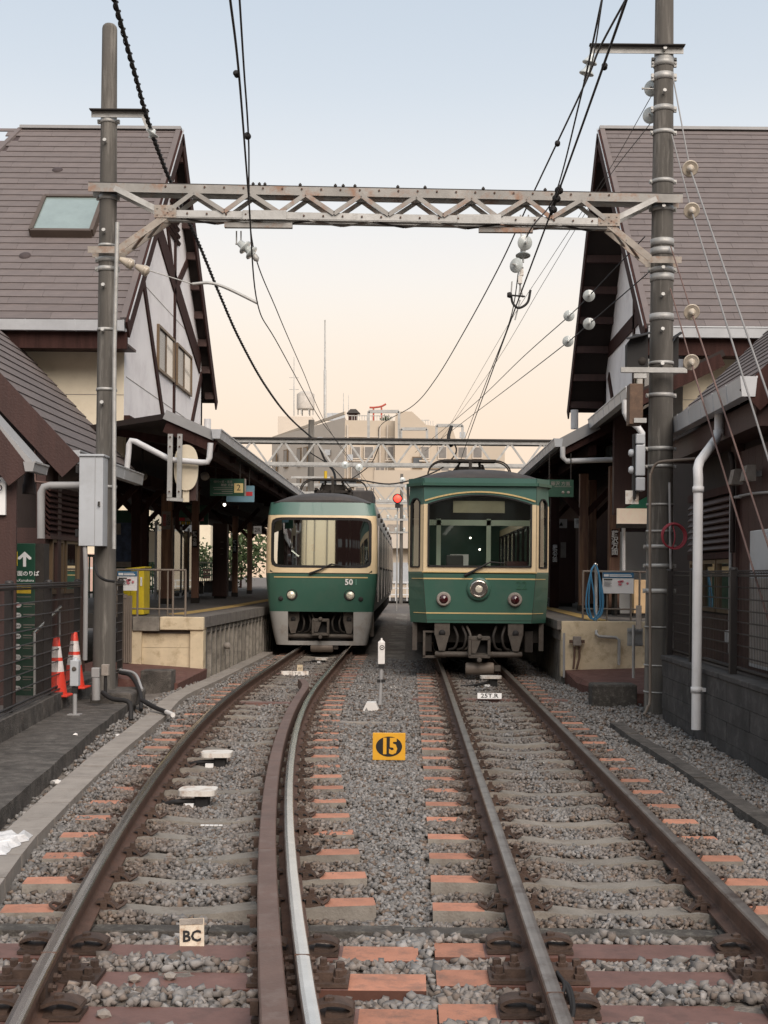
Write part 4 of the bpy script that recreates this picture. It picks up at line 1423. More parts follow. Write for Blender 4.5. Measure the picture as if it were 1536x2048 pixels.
# skylight on the left roof
sk = thing('skylight', 'roof window with pale glass in a bronze frame on the left roof', 'skylight', (-6.3, 23.7, 8.0))
sn = (10.55 - 5.75) / 4.9
up = Vector((0, 1, sn)).normalized()
nr = Vector((0, -sn, 1)).normalized()
c0 = Vector((-6.28, 23.72, 5.75 + sn * (23.72 - 21.4)))
xv = Vector((1, 0, 0))
hw_, hh_ = 0.54, 0.62
for a_, b_ in (((-1, -1), (1, -1)), ((-1, 1), (1, 1)), ((-1, -1), (-1, 1)), ((1, -1), (1, 1))):
    A = c0 + xv * a_[0] * hw_ + up * a_[1] * hh_ + nr * 0.08
    B = c0 + xv * b_[0] * hw_ + up * b_[1] * hh_ + nr * 0.08
    MB().beam(A, B, 0.07, 0.17, up=nr).build('frame', mat('skylight_frame', (0.085, 0.062, 0.048), 0.5, bump=0), sk)
m = MB()
m.add([c0 + xv * i * hw_ + up * j * hh_ + nr * 0.13 for i, j in ((-1, -1), (1, -1), (1, 1), (-1, 1))], [(0, 1, 2, 3)])
m.build('pane', m_skyglass, sk)
# small roof vents
for px, py in ((115, 349), (50, 521)):
    v = (1150 - py) / F
    dd = (5.75 - sn * 21.4 - 1.6) / (v - sn)
    p = W(px, py, dd)
    p.z = 5.75 + sn * (p.y - 21.4) + 0.02
    o = MB().lathe([(0.11, -0.03), (0.10, 0.02), (0.05, 0.04), (0, 0.045)], 14, p, nr).build('roof_stud', m_slateedge, None)
    tag(o, 'small dark round stud on the slates %s' % ('above the skylight' if py < 400 else 'below the skylight at the frame edge'), 'roof stud')


# ---------------------------------------------------------------- left annex, gable end to the camera
def louvres(par, name, fixed, a0, a1, z0, z1, n, axis, mt):
    """sloping slats; axis 'x': slats run along X at depth `fixed`; axis 'y': along Y at X = fixed"""
    for k in range(n):
        z = z0 + (z1 - z0) * (k + 0.5) / n
        if axis == 'x':
            MB().beam((a0, fixed, z), (a1, fixed, z), 0.10, 0.025, up=(0, -0.75, 0.65)).build(name, mt, par)
        else:
            MB().beam((fixed, a0, z), (fixed, a1, z), 0.10, 0.025, up=(-0.75, 0, 0.65)).build(name, mt, par)


an = thing('annex', 'low dark-brown station annex with steep slate roof beside the left pole', 'station building', (-6.0, 19.5, 0.1))
ex, ez, sl_ = -4.50, 3.14, 1.06
d0, d1 = 17.2, 21.9
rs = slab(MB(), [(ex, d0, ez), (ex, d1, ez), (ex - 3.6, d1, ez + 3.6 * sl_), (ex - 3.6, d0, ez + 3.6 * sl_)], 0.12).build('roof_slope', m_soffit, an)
slates(rs, (ex, d0 + 0.08, ez), (0, 1, 0), (-1, 0, sl_), d1 - d0 - 0.1, 5.6, course=0.24)
MB().beam((ex + 0.02, d0 - 0.02, ez - 0.17), (ex - 3.6, d0 - 0.02, ez + 3.6 * sl_ - 0.17), 0.04, 0.34).build('barge_board', m_redwood, an)
MB().beam((ex + 0.0, d0 + 0.04, ez + 0.03), (ex - 3.6, d0 + 0.04, ez + 3.6 * sl_ + 0.03), 0.11, 0.05).build('verge_strip', m_slate, an)
gutter(an, (ex + 0.04, d0 - 0.02, ez - 0.02), (ex + 0.04, d1 - 0.6, ez - 0.02), 0.16, 0.17, joint=1.1)
MB().prism([(ex - 0.36, d0 + 0.55, 2.2), (ex - 0.36, d0 + 0.55, ez + 0.25), (ex - 3.4, d0 + 0.55, ez + 3.4 * sl_ - 0.3), (ex - 3.4, d0 + 0.55, 2.2)], (0, 0.15, 0)).build('gable_wall', m_soffit, an)
MB().box(ex - 0.48, ex - 0.36, d0 + 0.7, 19.4, 0.0, ez + 0.1).build('side_wall', m_redwood, an)
MB().box(-9.0, ex - 0.49, d0 + 0.55, d0 + 0.68, 0.0, 2.2).build('front_wall', m_redwood, an)
MB().box(ex - 0.50, ex - 0.30, d0 + 0.5, d0 + 0.68, 0.0, ez).build('corner_post', m_redwood, an)
XS = ex - 0.36
for k in range(9):
    z = 2.12 + k * 0.075
    MB().beam((XS + 0.03, d0 + 0.1, z), (XS + 0.03, 19.35, z), 0.10, 0.022, up=(0.75, 0, 0.65)).build('louvre_slat', m_wood, an)
MB().box(XS, XS + 0.07, d0 + 0.1, 19.38, 2.04, 2.10).build('lintel', m_redwood, an)
MB().box(XS - 0.12, XS, d0 + 0.1, d0 + 0.7, 0.0, ez + 0.1).build('side_wall', m_redwood, an)
for a_, b_ in ((17.5, 18.08), (18.2, 18.95)):
    f = MB()
    for q in ((a_, b_, 2.0, 2.04), (a_, b_, 1.30, 1.36), (a_, a_ + 0.05, 1.36, 2.0), (b_ - 0.05, b_, 1.36, 2.0)):
        f.box(XS, XS + 0.05, q[0], q[1], q[2], q[3])
    fo = f.build('window', m_winframe, an)
    MB().box(XS + 0.012, XS + 0.02, a_ + 0.05, b_ - 0.05, 1.36, 2.0).build('pane', glass_mat('station_pane', (0.25, 0.26, 0.25), 0.45), fo)
for k in range(13):
    MB().box(XS, XS + 0.03, 17.35 + k * 0.155, 17.35 + k * 0.155 + 0.14, 0.05, 1.28).build('board', m_redwood, an)
# grey elbow pipe on the annex
tag(MB().tube([W(160, 971, 17.05), W(100, 971, 17.05), W(88, 974, 17.05), W(82, 985, 17.05), W(82, 1077, 17.05)], 0.05, 12).build('drain_pipe', m_greypipe, None), 'thick grey elbow pipe in front of the annex louvres', 'pipe')
tag(MB().tube(spline([W(70, 900, 17.3), W(70, 955, 17.3), W(78, 964, 17.3), W(130, 966, 17.3)], 5), 0.014, 6).build('conduit', m_cwire, None), 'thin brass-brown conduit bending under the annex barge board', 'conduit')

# kiosk at the very edge
ki = thing('kiosk', 'red-brown kiosk corner with dark gutter at the far left edge', 'kiosk', (-4.6, 14.6, 0.1))
d0 = 14.3
A, B = W(-70, 808, d0), W(40, 955, d0)
MB().beam((A.x, d0, A.z - 0.02), (B.x, d0, B.z), 0.05, 0.30).build('barge_board', m_redwood, ki)
slab(MB(), [(A.x, d0, A.z + 0.2), (A.x, d0 + 0.5, A.z + 0.2), (B.x + 0.14, d0 + 0.5, B.z + 0.17), (B.x + 0.14, d0, B.z + 0.17)], 0.07).build('roof_slope', m_greypipe, ki)
MB().box(W(0, 0, d0).x - 1.2, W(33, 0, d0).x, d0 + 0.15, d0 + 0.19, 0.1, 2.72).build('corner_post', m_redwood, ki)
MB().box(W(0, 0, d0).x - 1.5, W(-25, 0, d0).x, d0 + 0.2, d0 + 0.5, 0.1, 2.72).build('wall', m_wood, ki)
MB().lathe([(0.075, 0), (0.075, 0.10), (0.06, 0.13), (0.055, 0.36)], 12, W(58, 988, d0 + 0.5), (0, 0, 1)).build('rain_head', m_soffit, ki)
gutter(ki, W(58, 933, d0 - 0.05), W(58, 933, d0 - 0.05) + Vector((0, 0.55, 0)), 0.12, 0.10, m_greypipe)
so = thing('sign_board', 'white sign fragment at the left frame edge on the kiosk', 'sign', W(0, 990, 14.2))
MB().box(W(-60, 0, 14.2).x, W(8, 0, 14.2).x, 14.42 - 0.02, 14.44, W(0, 1028, 14.2).z, W(0, 952, 14.2).z).build('panel', m_signwhite, so)
text('lettering', 'る', m_black, so, W(-10, 972, 14.3) + Vector((0, 0.07, 0)), 0.17)

# ---------------------------------------------------------------- right annex
ar = thing('annex', 'low dark-brown station annex with pale gutter along the right edge', 'station building', (5.0, 16, 0.6))
ex, ez, sl_ = 3.52, 3.62, 0.97
d0, d1 = 13.55, 18.3
rs = slab(MB(), [(ex, d0, ez), (ex, d1, ez), (ex + 3.6, d1, ez + 3.6 * sl_), (ex + 3.6, d0, ez + 3.6 * sl_)], 0.12).build('roof_slope', m_soffit, ar)
slates(rs, (ex, d0 + 0.02, ez), (0, 1, 0), (1, 0, sl_), d1 - d0 - 0.05, 4.2, course=0.18)
gutter(ar, (ex - 0.02, d0 - 0.05, ez - 0.03), (ex - 0.02, d1 + 0.3, ez - 0.03), 0.17, 0.20, joint=0.62)
MB().beam((ex, d0 - 0.02, ez - 0.17), (ex + 3.6, d0 - 0.02, ez + 3.6 * sl_ - 0.17), 0.04, 0.30).build('barge_board', m_wood, ar)
XW = 3.92
MB().box(XW - 0.30, XW + 0.06, d0 + 0.1, d1, ez - 0.42, ez - 0.14).build('eaves_beam', m_redwood, ar)
MB().box(XW + 0.06, XW + 0.2, d0 - 6.5, 21.2, 0.4, ez + 0.3).build('side_wall', m_soffit, ar)
# wall bays: louvres, windows and boards
louvres(ar, 'louvre_slat', XW, 15.85, 18.2, 1.95, 2.62, 8, 'y', m_redwood)
MB().box(XW - 0.03, XW + 0.05, 15.7, 18.25, 1.84, 1.92).build('lintel', m_wood, ar)
MB().box(XW - 0.03, XW + 0.05, 15.7, 18.25, 2.64, 2.74).build('rail', m_wood, ar)
for a_, b_ in ((15.85, 16.6), (16.66, 17.4), (17.46, 18.2)):
    f = MB()
    for q in ((a_, b_, 1.78, 1.83), (a_, b_, 1.16, 1.21), (a_, a_ + 0.05, 1.21, 1.78), (b_ - 0.05, b_, 1.21, 1.78)):
        f.box(XW - 0.01, XW + 0.05, q[0], q[1], q[2], q[3])
    fo = f.build('window', m_winframe, ar)
    MB().box(XW + 0.02, XW + 0.028, a_ + 0.05, b_ - 0.05, 1.21, 1.78).build('pane', MATS['station_pane'], fo)
for k in range(16):
    y = 15.8 + k * 0.15
    MB().box(XW + 0.0, XW + 0.05, y, y + 0.14, 0.45, 1.13).build('board', m_redwood, ar)
MB().box(XW - 0.04, XW + 0.05, 15.5, 15.75, 0.4, ez - 0.2).build('post', m_redwood, ar)
k = 0
y = 10.0
while y < 15.45:
    MB().box(XW + 0.0, XW + 0.05, y, y + 0.295, 0.45, 3.1).build('board', m_redwood, ar)
    y += 0.30
# cream wall piece between annex and house
# pipes and conduits on the wall
tag(MB().tube([(3.56, 15.05, 3.52), (3.56, 15.05, 3.30), (3.52, 15.0, 3.20), (3.14, 14.15, 2.86), (3.10, 14.05, 2.78), (3.10, 14.02, 2.66), (3.10, 14.02, -0.04)], 0.052, 16).build('drain_pipe', m_pipe, None), 'tall white drain pipe standing in front of the dark retaining wall', 'pipe')
pb = MB()
for z in (0.39, 2.55, 3.28):
    x, y = (3.10, 14.02) if z < 3 else (3.56, 15.05)
    pb.lathe([(0.055, -0.03), (0.062, -0.03), (0.062, 0.03), (0.055, 0.03)], 16, (x, y, z))
pb.box(3.10, 3.20, 14.0, 14.04, 0.37, 0.41)
tag(pb.build('pipe_collar', m_pipe, None), 'white collars holding the tall drain pipe', 'pipe collar')
for pts, r_, mt, lab in (([(3.86, 15.2, 2.55), (3.86, 15.6, 2.55), (3.86, 15.66, 2.45), (3.86, 15.66, 0.7)], 0.02, m_greypipe, 'grey conduit bending down beside the annex louvres'),
                         ([(3.86, 13.5, 2.5), (3.86, 14.6, 2.55), (3.86, 15.3, 2.56)], 0.016, m_greypipe, 'thin grey conduit running under the right eaves'),
                         ([(3.86, 15.72, 3.1), (3.84, 15.55, 3.0), (3.84, 15.5, 2.8), (3.84, 15.5, 1.9)], 0.03, m_soffit, 'dark bent conduit beside the wall lamps')):
    tag(MB().tube(spline(pts, 5), r_, 8).build('conduit', mt, None), lab, 'conduit')
for y, lab in ((14.55, 'beige wall lamp under the right eaves, nearer the frame edge'), (15.1, 'beige wall lamp under the right eaves, nearer the drain pipe')):
    wl_ = thing('wall_lamp', lab, 'lamp', (3.8, y, 2.75), 'beige wall lamps')
    MB().prism([(3.84, y - 0.09, 2.68), (3.70, y - 0.09, 2.68), (3.74, y - 0.09, 2.86), (3.84, y - 0.09, 2.86)], (0, 0.18, 0)).build('housing', m_kerb, wl_, 0.01)
    MB().box(3.84, 3.93, y - 0.03, y + 0.03, 2.74, 2.80).build('bracket', m_greypipe, wl_)

# ================================================================== platforms and canopies
def edge_x(d):
    return ramp(d, [(21.5, -3.40), (28, -3.16), (75, -3.12)])


pf = struct(bpy.data.objects.new('platform', None))
COL.objects.link(pf)
pf['label'] = 'station platform two with ribbed concrete side beside the left train'
pf['_org'] = (0, 0, 0)
ds = [21.5, 24, 28, 40, 75]
top = [(edge_x(d) - 0.02, d, 0.868) for d in ds] + [(-11, 75, 0.868), (-11, 23.2, 0.868), (-4.66, 23.2, 0.868), (-4.66, 21.52, 0.868)]
MB().prism([(x, y, 0.60) for x, y, z in top], (0, 0, 0.268)).build('platform_top', m_plattop, pf)
for d in np.arange(21.5, 60, 1.5):
    MB().prism([(edge_x(d) + 0.02, d, 0.70), (edge_x(d + 1.49) + 0.02, d + 1.49, 0.70), (edge_x(d + 1.49) - 0.36, d + 1.49, 0.70), (edge_x(d) - 0.36, d, 0.70)], (0, 0, 0.178 + random.uniform(-0.003, 0.003))).build('coping_slab', m_coping, pf, 0.01)
for d in np.arange(23, 60, 3):
    MB().prism([(edge_x(d) - 0.62, d, 0.86), (edge_x(d + 3) - 0.62, d + 2.99, 0.86), (edge_x(d + 3) - 0.92, d + 2.99, 0.86), (edge_x(d) - 0.92, d, 0.86)], (0, 0, 0.016)).build('tactile_strip', m_tactile, pf)
d = 21.75
while d < 44:                                   # ribbed side: piles with planks between
    x = edge_x(d)
    MB().box(x - 0.12, x - 0.01, d, d + 0.13, -0.3, 0.70).build('pile', m_platgrey, pf, 0.01)
    MB().box(x - 0.2, x - 0.10, d + 0.13, d + 0.44, -0.3, 0.70).build('plank', m_platgrey, pf)
    d += 0.44
# end wall
MB().box(-4.63, -4.42, 21.44, 21.7, 0.02, 0.66).build('pilaster', m_platwall, pf, 0.01)
MB().box(-3.62, -3.40, 21.44, 21.7, -0.05, 0.66).build('pilaster', m_platwall, pf, 0.01)
MB().box(-4.42, -3.62, 21.52, 21.7, 0.0, 0.36).build('wall_panel', m_platwall, pf)
MB().box(-4.42, -3.62, 21.525, 21.7, 0.365, 0.64).build('wall_panel', m_platwall, pf)
MB().box(-4.56, -4.12, 21.40, 21.72, 0.64, 0.872).build('coping_block', m_platgrey, pf, 0.01)
MB().box(-4.115, -3.39, 21.40, 21.72, 0.66, 0.876).build('coping_block', m_platwall, pf, 0.015)

pg = struct(bpy.data.objects.new('platform', None))
COL.objects.link(pg)
pg['label'] = 'right-hand station platform with cream end wall'
pg['_org'] = (0, 0, 0)
MB().prism([(2.47, 21.5, 0.55), (8, 21.5, 0.55), (8, 75, 0.55), (2.47, 75, 0.55)], (0, 0, 0.318)).build('platform_top', m_plattop, pg)
for d in np.arange(21.4, 60, 1.5):
    MB().box(2.43, 2.85, d, d + 1.49, 0.72, 0.874 + random.uniform(-0.003, 0.003)).build('coping_slab', m_coping, pg, 0.01)
for d in np.arange(21.6, 60, 3):
    MB().box(3.0, 3.3, d, d + 2.99, 0.86, 0.878).build('tactile_strip', m_tactile, pg)
MB().box(2.50, 4.2, 21.36, 21.6, -0.05, 0.865).build('end_wall', m_platwall, pg, 0.01)
MB().box(2.52, 2.60, 21.6, 75, -0.3, 0.72).build('side_wall', m_platgrey, pg)
tag(MB().tube([W(1128, 1266, 21.2), W(1128, 1355, 21.2)], 0.02, 8).build('conduit', m_greypipe, None), 'thin grey pipe at the corner of the cream platform wall', 'pipe')

# paths in front of the platforms
pa = struct(slab(MB(), [(-5.2, 19.0, 0.12), (-3.45, 19.4, -0.05), (-3.34, 21.5, 0.02), (-5.2, 21.5, 0.14)], 0.3).build('path', m_redpath))
pb_ = struct(slab(MB(), [(2.60, 20.2, -0.05), (2.85, 17.8, -0.03), (4.2, 17.8, 0.10), (4.2, 21.4, 0.12), (2.55, 21.4, 0.06)], 0.3).build('path', m_redpath))
tag(MB().box(-3.95, -3.50, 19.1, 19.5, -0.25, 0.16).build('low_wall', m_slab, None, 0.015), 'low grey block wall standing on the red path left of the track', 'wall')
tag(MB().box(2.50, 3.12, 17.75, 18.15, -0.3, 0.13).build('low_wall', m_blackconc, None, 0.03), 'short mossy concrete block before the right platform path', 'wall')

# ---------------------------------------------------------------- canopies
cl = thing('canopy', 'long dark timber canopy with grey gutter over platform two', 'canopy', (-5.5, 30, 0.87))
c0, c1 = 20.7, 62.0
exl, ezl, rxl, rzl = -3.12, 3.80, -3.92, 4.14
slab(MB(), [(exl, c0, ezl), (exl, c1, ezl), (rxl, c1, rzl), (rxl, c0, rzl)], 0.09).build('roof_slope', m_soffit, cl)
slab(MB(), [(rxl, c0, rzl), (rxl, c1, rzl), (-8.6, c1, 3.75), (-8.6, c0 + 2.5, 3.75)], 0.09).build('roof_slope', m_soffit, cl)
MB().beam((exl, c0 - 0.03, ezl - 0.02), (rxl, c0 - 0.03, rzl - 0.02), 0.05, 0.15).build('rake_cap', m_greypipe, cl)
MB().beam((exl + 0.0, c0 + 0.02, ezl - 0.18), (rxl, c0 + 0.02, rzl - 0.20), 0.05, 0.20).build('rake_board', m_wood, cl)
gutter(cl, (exl + 0.03, c0 - 0.1, ezl + 0.01), (exl + 0.03, c1, ezl + 0.01), 0.15, 0.14, joint=0.52)
MB().box(exl - 0.35, exl - 0.2, c0 + 0.1, c1, ezl - 0.22, ezl - 0.06).build('eaves_beam', m_wood, cl)
for d in np.arange(c0 + 1.0, 60, 2.2):
    MB().beam((exl - 0.1, d, ezl - 0.12), (rxl - 1.0, d, rzl - 0.2), 0.08, 0.12).build('rafter', m_wood, cl)


def timber_post(par, x, d, w, z0=0.87, z1=3.75, brace=True, mt=None):
    p = MB().box(x - w / 2, x + w / 2, d - w / 2, d + w / 2, z0 + 0.10, z1).build('post', mt or m_post, par, 0.012)
    MB().box(x - w / 2 - 0.01, x + w / 2 + 0.01, d - w / 2 - 0.01, d + w / 2 + 0.01, z0, z0 + 0.13).build('post_shoe', m_under, p)
    if brace:
        for s in (-1, 1):
            MB().beam((x, d, z1 - 0.9), (x + s * 0.75, d, z1 - 0.1), 0.10, 0.12).build('brace', m_wood, p)
    return p


for x, d, w in ((-5.72, 30.6, 0.25), (-5.22, 31.6, 0.17), (-5.52, 41, 0.17), (-5.8, 47, 0.17), (-5.6, 54, 0.17)):
    timber_post(cl, x, d, w)
for x, d in ((-6.35, 27.5), (-6.0, 28.5), (-6.95, 34), (-7.3, 41)):
    timber_post(cl, x, d, 0.2, mt=m_wood)
MB().box(-6.6, -6.4, 24, 58, 3.35, 3.62).build('tie_beam', m_wood, cl)
MB().box(-5.6, -5.4, 27, 58, 3.40, 3.62).build('tie_beam', m_wood, cl)
# cream house wall also runs down to the platform far left, dark inside
MB().box(-10.4, -8.8, 24.4, 24.6, 0.87, 4.0).build('side_wall', m_wood, cl)
# brown cabinet column
bc_ = thing('column_cabinet', 'wide dark-brown metal column on platform two between timber posts', 'column', (-5.55, 38, 0.87))
MB().box(-5.75, -5.33, 37.8, 38.2, 0.93, 3.05).build('body', m_redwood, bc_, 0.01)
MB().box(-5.70, -5.38, 37.85, 38.15, 0.87, 0.93).build('plinth', m_under, bc_)
for z in (2.15, 2.32, 2.50):
    MB().box(-5.52, -5.43, 37.785, 37.80, z, z + 0.018).build('slot', m_kerb, bc_)

cr = thing('canopy', 'dark timber canopy with stepped grey gutters over the right platform', 'canopy', (4.0, 30, 0.87))
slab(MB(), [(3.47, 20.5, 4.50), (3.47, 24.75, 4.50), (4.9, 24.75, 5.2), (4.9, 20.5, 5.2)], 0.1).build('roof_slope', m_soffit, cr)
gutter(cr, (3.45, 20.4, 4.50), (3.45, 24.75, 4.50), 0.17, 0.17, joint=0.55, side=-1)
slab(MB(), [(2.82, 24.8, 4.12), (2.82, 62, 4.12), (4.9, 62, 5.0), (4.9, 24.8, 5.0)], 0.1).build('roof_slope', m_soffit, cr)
gutter(cr, (2.80, 24.7, 4.14), (2.80, 62, 4.14), 0.16, 0.15, joint=0.55, side=-1)
MB().beam((2.84, 24.74, 4.12), (3.55, 24.74, 4.50), 0.06, 0.20).build('rake_cap', m_greypipe, cr)
MB().beam((2.86, 24.8, 3.98), (4.2, 24.8, 4.66), 0.06, 0.18).build('rake_board', m_wood, cr)
MB().beam((3.47, 20.52, 4.34), (4.9, 20.52, 5.04), 0.06, 0.2).build('rake_board', m_wood, cr)
MB().box(3.4, 3.55, 24.9, 60, 3.92, 4.12).build('eaves_beam', m_wood, cr)
for d in np.arange(25.5, 60, 2.2):
    MB().beam((2.95, d, 4.02), (4.6, d, 4.70), 0.08, 0.12).build('rafter', m_wood, cr)
MB().box(4.75, 5.0, 24.9, 60, 0.87, 4.9).build('rear_wall', m_wood, cr)
MB().box(3.75, 5.4, 24.0, 24.2, 2.75, 4.6).build('gable_panel', m_redwood, cr)
for x, d, w in ((3.96, 25.3, 0.21), (3.62, 27.2, 0.18), (4.05, 29.0, 0.18), (3.66, 35.5, 0.18), (3.8, 41, 0.18)):
    timber_post(cr, x, d, w, brace=d > 26)
bcr = thing('column_cabinet', 'wide dark-brown metal column behind the hose on the right platform', 'column', (3.85, 31.5, 0.87))
MB().box(3.52, 3.98, 31.3, 31.7, 0.95, 2.95).build('body', m_redwood, bcr, 0.01)
MB().box(3.58, 3.92, 31.35, 31.65, 0.87, 0.95).build('plinth', m_under, bcr)
MB().box(3.62, 3.75, 31.285, 31.30, 2.05, 2.42).build('notice', m_kerb, bcr)
# things standing at the back of the right platform
tag(MB().box(4.15, 4.75, 26.0, 26.2, 0.87, 2.5).build('siding_panel', m_signwhite, None), 'white slatted siding panel on the right platform', 'panel')
lb = thing('lit_display', 'bright departure display under a green hood on the right platform', 'display', (3.95, 24.6, 2.4))
MB().box(3.80, 4.60, 23.9, 23.98, 2.58, 2.86).build('screen', m_litboard, lb)
MB().prism([(3.95, 23.88, 2.87), (4.62, 23.88, 2.87), (4.62, 23.88, 3.08), (4.35, 23.88, 3.08)], (0, 0.12, 0)).build('hood', mat('hood_green', (0.02, 0.20, 0.11), 0.5, bump=0), lb)
MB().box(3.80, 4.60, 23.9, 24.0, 2.50, 2.575).build('base_rail', m_under, lb)
tag(MB().tube([W(1247, 1050, 24.3), W(1247, 1160, 24.3)], 0.035, 10).build('standing_pipe', m_pipe, None), 'pale upright pipe under the lit display', 'pipe')
tag(MB().box(4.0, 4.6, 23.2, 23.6, 0.95, 1.55).build('counter', mat('tan_counter', (0.52, 0.36, 0.20), 0.6, bump=0), None, 0.01), 'tan counter box on the right platform beside the concrete pole', 'counter')
tb = thing('bench', 'dark slatted bench on the right platform behind the notice board', 'bench', (4.1, 24.6, 0.87))
for k in range(3):
    MB().box(3.75, 4.7, 24.4 + k * 0.14, 24.52 + k * 0.14, 1.28, 1.31).build('seat_slat', m_wood, tb)
for x in (3.85, 4.2, 4.6):
    MB().box(x, x + 0.05, 24.42, 24.8, 0.87, 1.28).build('leg', m_under, tb)

# ---------------------------------------------------------------- left platform furnishing
bk = thing('back_fence', 'green railing at the rear of platform two with dark hedge behind', 'fence', (-9, 45, 0.87))
for k in range(60):
    MB().box(-9.03, -8.99, 31 + k * 0.5, 31.04 + k * 0.5, 0.87, 2.05).build('bar', m_signgreen, bk)
MB().box(-9.04, -8.98, 31, 61, 2.03, 2.10).build('top_rail', m_signgreen, bk)
MB().box(-9.04, -8.98, 31, 61, 1.0, 1.06).build('bottom_rail', m_signgreen, bk)
for i, (x, d) in enumerate(((-7.6, 43), (-7.6, 46), (-7.5, 49.5), (-7.4, 53))):
    b_ = thing('bench', ['nearest red-brown bench along the back of platform two', 'second red-brown bench along the back of platform two', 'third red-brown bench along the back of platform two', 'farthest red-brown bench along the back of platform two'][i], 'bench', (x, d, 0.87), 'benches on platform two')
    for k in range(3):
        MB().box(x - 0.2 + k * 0.14, x - 0.08 + k * 0.14, d - 0.7, d + 0.7, 1.28, 1.32).build('seat_slat', m_redwood, b_)
    for k in range(3):
        MB().box(x - 0.26, x - 0.23, d - 0.7, d + 0.7, 1.40 + k * 0.13, 1.50 + k * 0.13).build('back_slat', mat('bench_red', (0.20, 0.045, 0.03), 0.55, bump=0), b_)
    for y in (d - 0.6, d + 0.6):
        MB().box(x - 0.25, x + 0.2, y - 0.03, y + 0.03, 0.87, 1.28).build('leg', m_under, b_)


def foliage(name, label, c, rx, ry, rz, n, ls=0.10, cat='shrub', trunk=True):
    t = thing(name, label, cat, (c[0], c[1], c[2] - rz - 0.5))
    q = RNG.normal(size=(n, 3))
    q /= np.linalg.norm(q, axis=1)[:, None]
    rad = RNG.random(n) ** 0.45
    clump = 1 + 0.28 * np.sin(q[:, 0] * 5 + q[:, 2] * 4) * np.cos(q[:, 1] * 6)
    p = q * (rad * clump)[:, None] * np.array([rx, ry, rz]) + np.array(c)
    V, Fc = [], []
    for i in range(n):
        a = RNG.normal(size=3)
        a /= np.linalg.norm(a)
        b = np.cross(a, RNG.normal(size=3))
        b /= np.linalg.norm(b)
        s_ = ls * RNG.uniform(0.6, 1.3)
        V += [tuple(p[i] - a * s_), tuple(p[i] + b * s_ * 0.45), tuple(p[i] + a * s_), tuple(p[i] - b * s_ * 0.45)]
        Fc.append((4 * i, 4 * i + 1, 4 * i + 2, 4 * i + 3))
    MB().add(V, Fc).build('crown', m_leaf, t)
    MB().tube([(c[0], c[1], c[2] - rz - 0.5), (c[0] + 0.05, c[1], c[2] - rz * 0.3), (c[0] - 0.1, c[1], c[2] + rz * 0.5)], [0.06, 0.045, 0.015], 6).build('trunk', m_wood, t)
    return t


foliage('shrub', 'leafy tree glimpsed between the dark posts at far left', (-8.3, 40.5, 2.75), 0.7, 0.7, 0.65, 700, 0.09)
for i, (y, z) in enumerate(((48, 2.0), (54, 2.2), (60, 2.2))):
    foliage('hedge_shrub', ['nearest hedge shrub behind the rear railing', 'middle hedge shrub behind the rear railing', 'farthest hedge shrub behind the rear railing'][i], (-10.0, y, z), 0.8, 3.0, 1.0, 900, 0.12)
for i, (x, y, z, r_) in enumerate(((-8.6, 66, 2.6, 1.5), (-6.2, 70, 2.8, 1.7), (-4.2, 76, 2.4, 1.5))):
    foliage('tree', ['leafy tree past the end of platform two, leftmost of three', 'leafy tree past the end of platform two, middle of three', 'leafy tree past the end of platform two, nearest the train'][i], (x, y, z), r_, r_, 1.5, 1200, 0.15, 'tree')
# pale house seen under the canopy at far left
ph_ = thing('pale_house', 'pale house with tiled wall seen under the left canopy', 'house', (-19, 70, 0))
MB().box(-24, -14.0, 70, 76, 0.0, 6.5).build('wall', m_creamwall, ph_)
MB().box(-24, -14.0, 69.9, 69.99, 0.0, 2.6).build('tiled_base', mat('pink_tile', (0.50, 0.34, 0.28), 0.7, var=0.1, scale=12), ph_)
for x in (-18.2, -16.2):
    w_ = MB().box(x, x + 1.2, 69.86, 69.98, 3.4, 4.9).build('window', m_kerb, ph_)
    MB().box(x + 0.08, x + 1.12, 69.83, 69.87, 3.48, 4.82).build('pane', m_farwin, w_)
rf = thing('garden_railing', 'white garden railing seen far left between dark posts', 'railing', (-13.5, 50, 0.5))
for k in range(18):
    MB().box(-12.6 + k * 0.25, -12.56 + k * 0.25, 50, 50.04, 0.6, 1.75).build('bar', m_pipe, rf)
MB().box(-12.7, -8.1, 49.98, 50.06, 1.72, 1.80).build('top_rail', m_pipe, rf)

# notice board with posters
nb = thing('notice_board', 'dark green notice board with blue posters behind the yellow cabinet', 'notice board', (-6.2, 29.2, 0.87))
MB().box(-6.75, -6.12, 29.2, 29.28, 1.25, 3.0).build('panel', m_signgreen, nb)
MB().box(-6.68, -6.18, 29.18, 29.196, 1.72, 2.72).build('poster', mat('poster_blue', (0.045, 0.07, 0.13), 0.5, var=0.6, scale=6, bump=0), nb)
MB().box(-6.68, -6.50, 29.165, 29.178, 2.45, 2.70).build('poster', m_kerb, nb)
MB().box(-6.66, -6.20, 29.165, 29.178, 1.72, 1.84).build('poster', m_kerb, nb)
for x in (-6.73, -6.16):
    MB().box(x - 0.03, x + 0.03, 29.22, 29.28, 0.87, 1.25).build('leg', m_signgreen, nb)
# glazed shelter boards further along
gs = thing('shelter_screen', 'glazed screen of the waiting shelter on platform two', 'screen', (-7.0, 37, 0.87))
for k in range(5):
    y = 35.5 + k * 1.3
    MB().box(-6.98, -6.92, y, y + 0.06, 0.87, 3.0).build('post', m_greypipe, gs)
    MB().box(-6.955, -6.945, y + 0.06, y + 1.3, 1.0, 2.9).build('pane', g_dark, gs)
for (x, z0, z1, mt_, lab) in ((-7.6, 1.9, 2.75, m_creamwall, 'pale timetable poster inside the shelter screen'),):
    tag(MB().box(x, x + 0.55, 36.2, 36.24, z0, z1).build('poster', mt_, None), lab, 'poster')

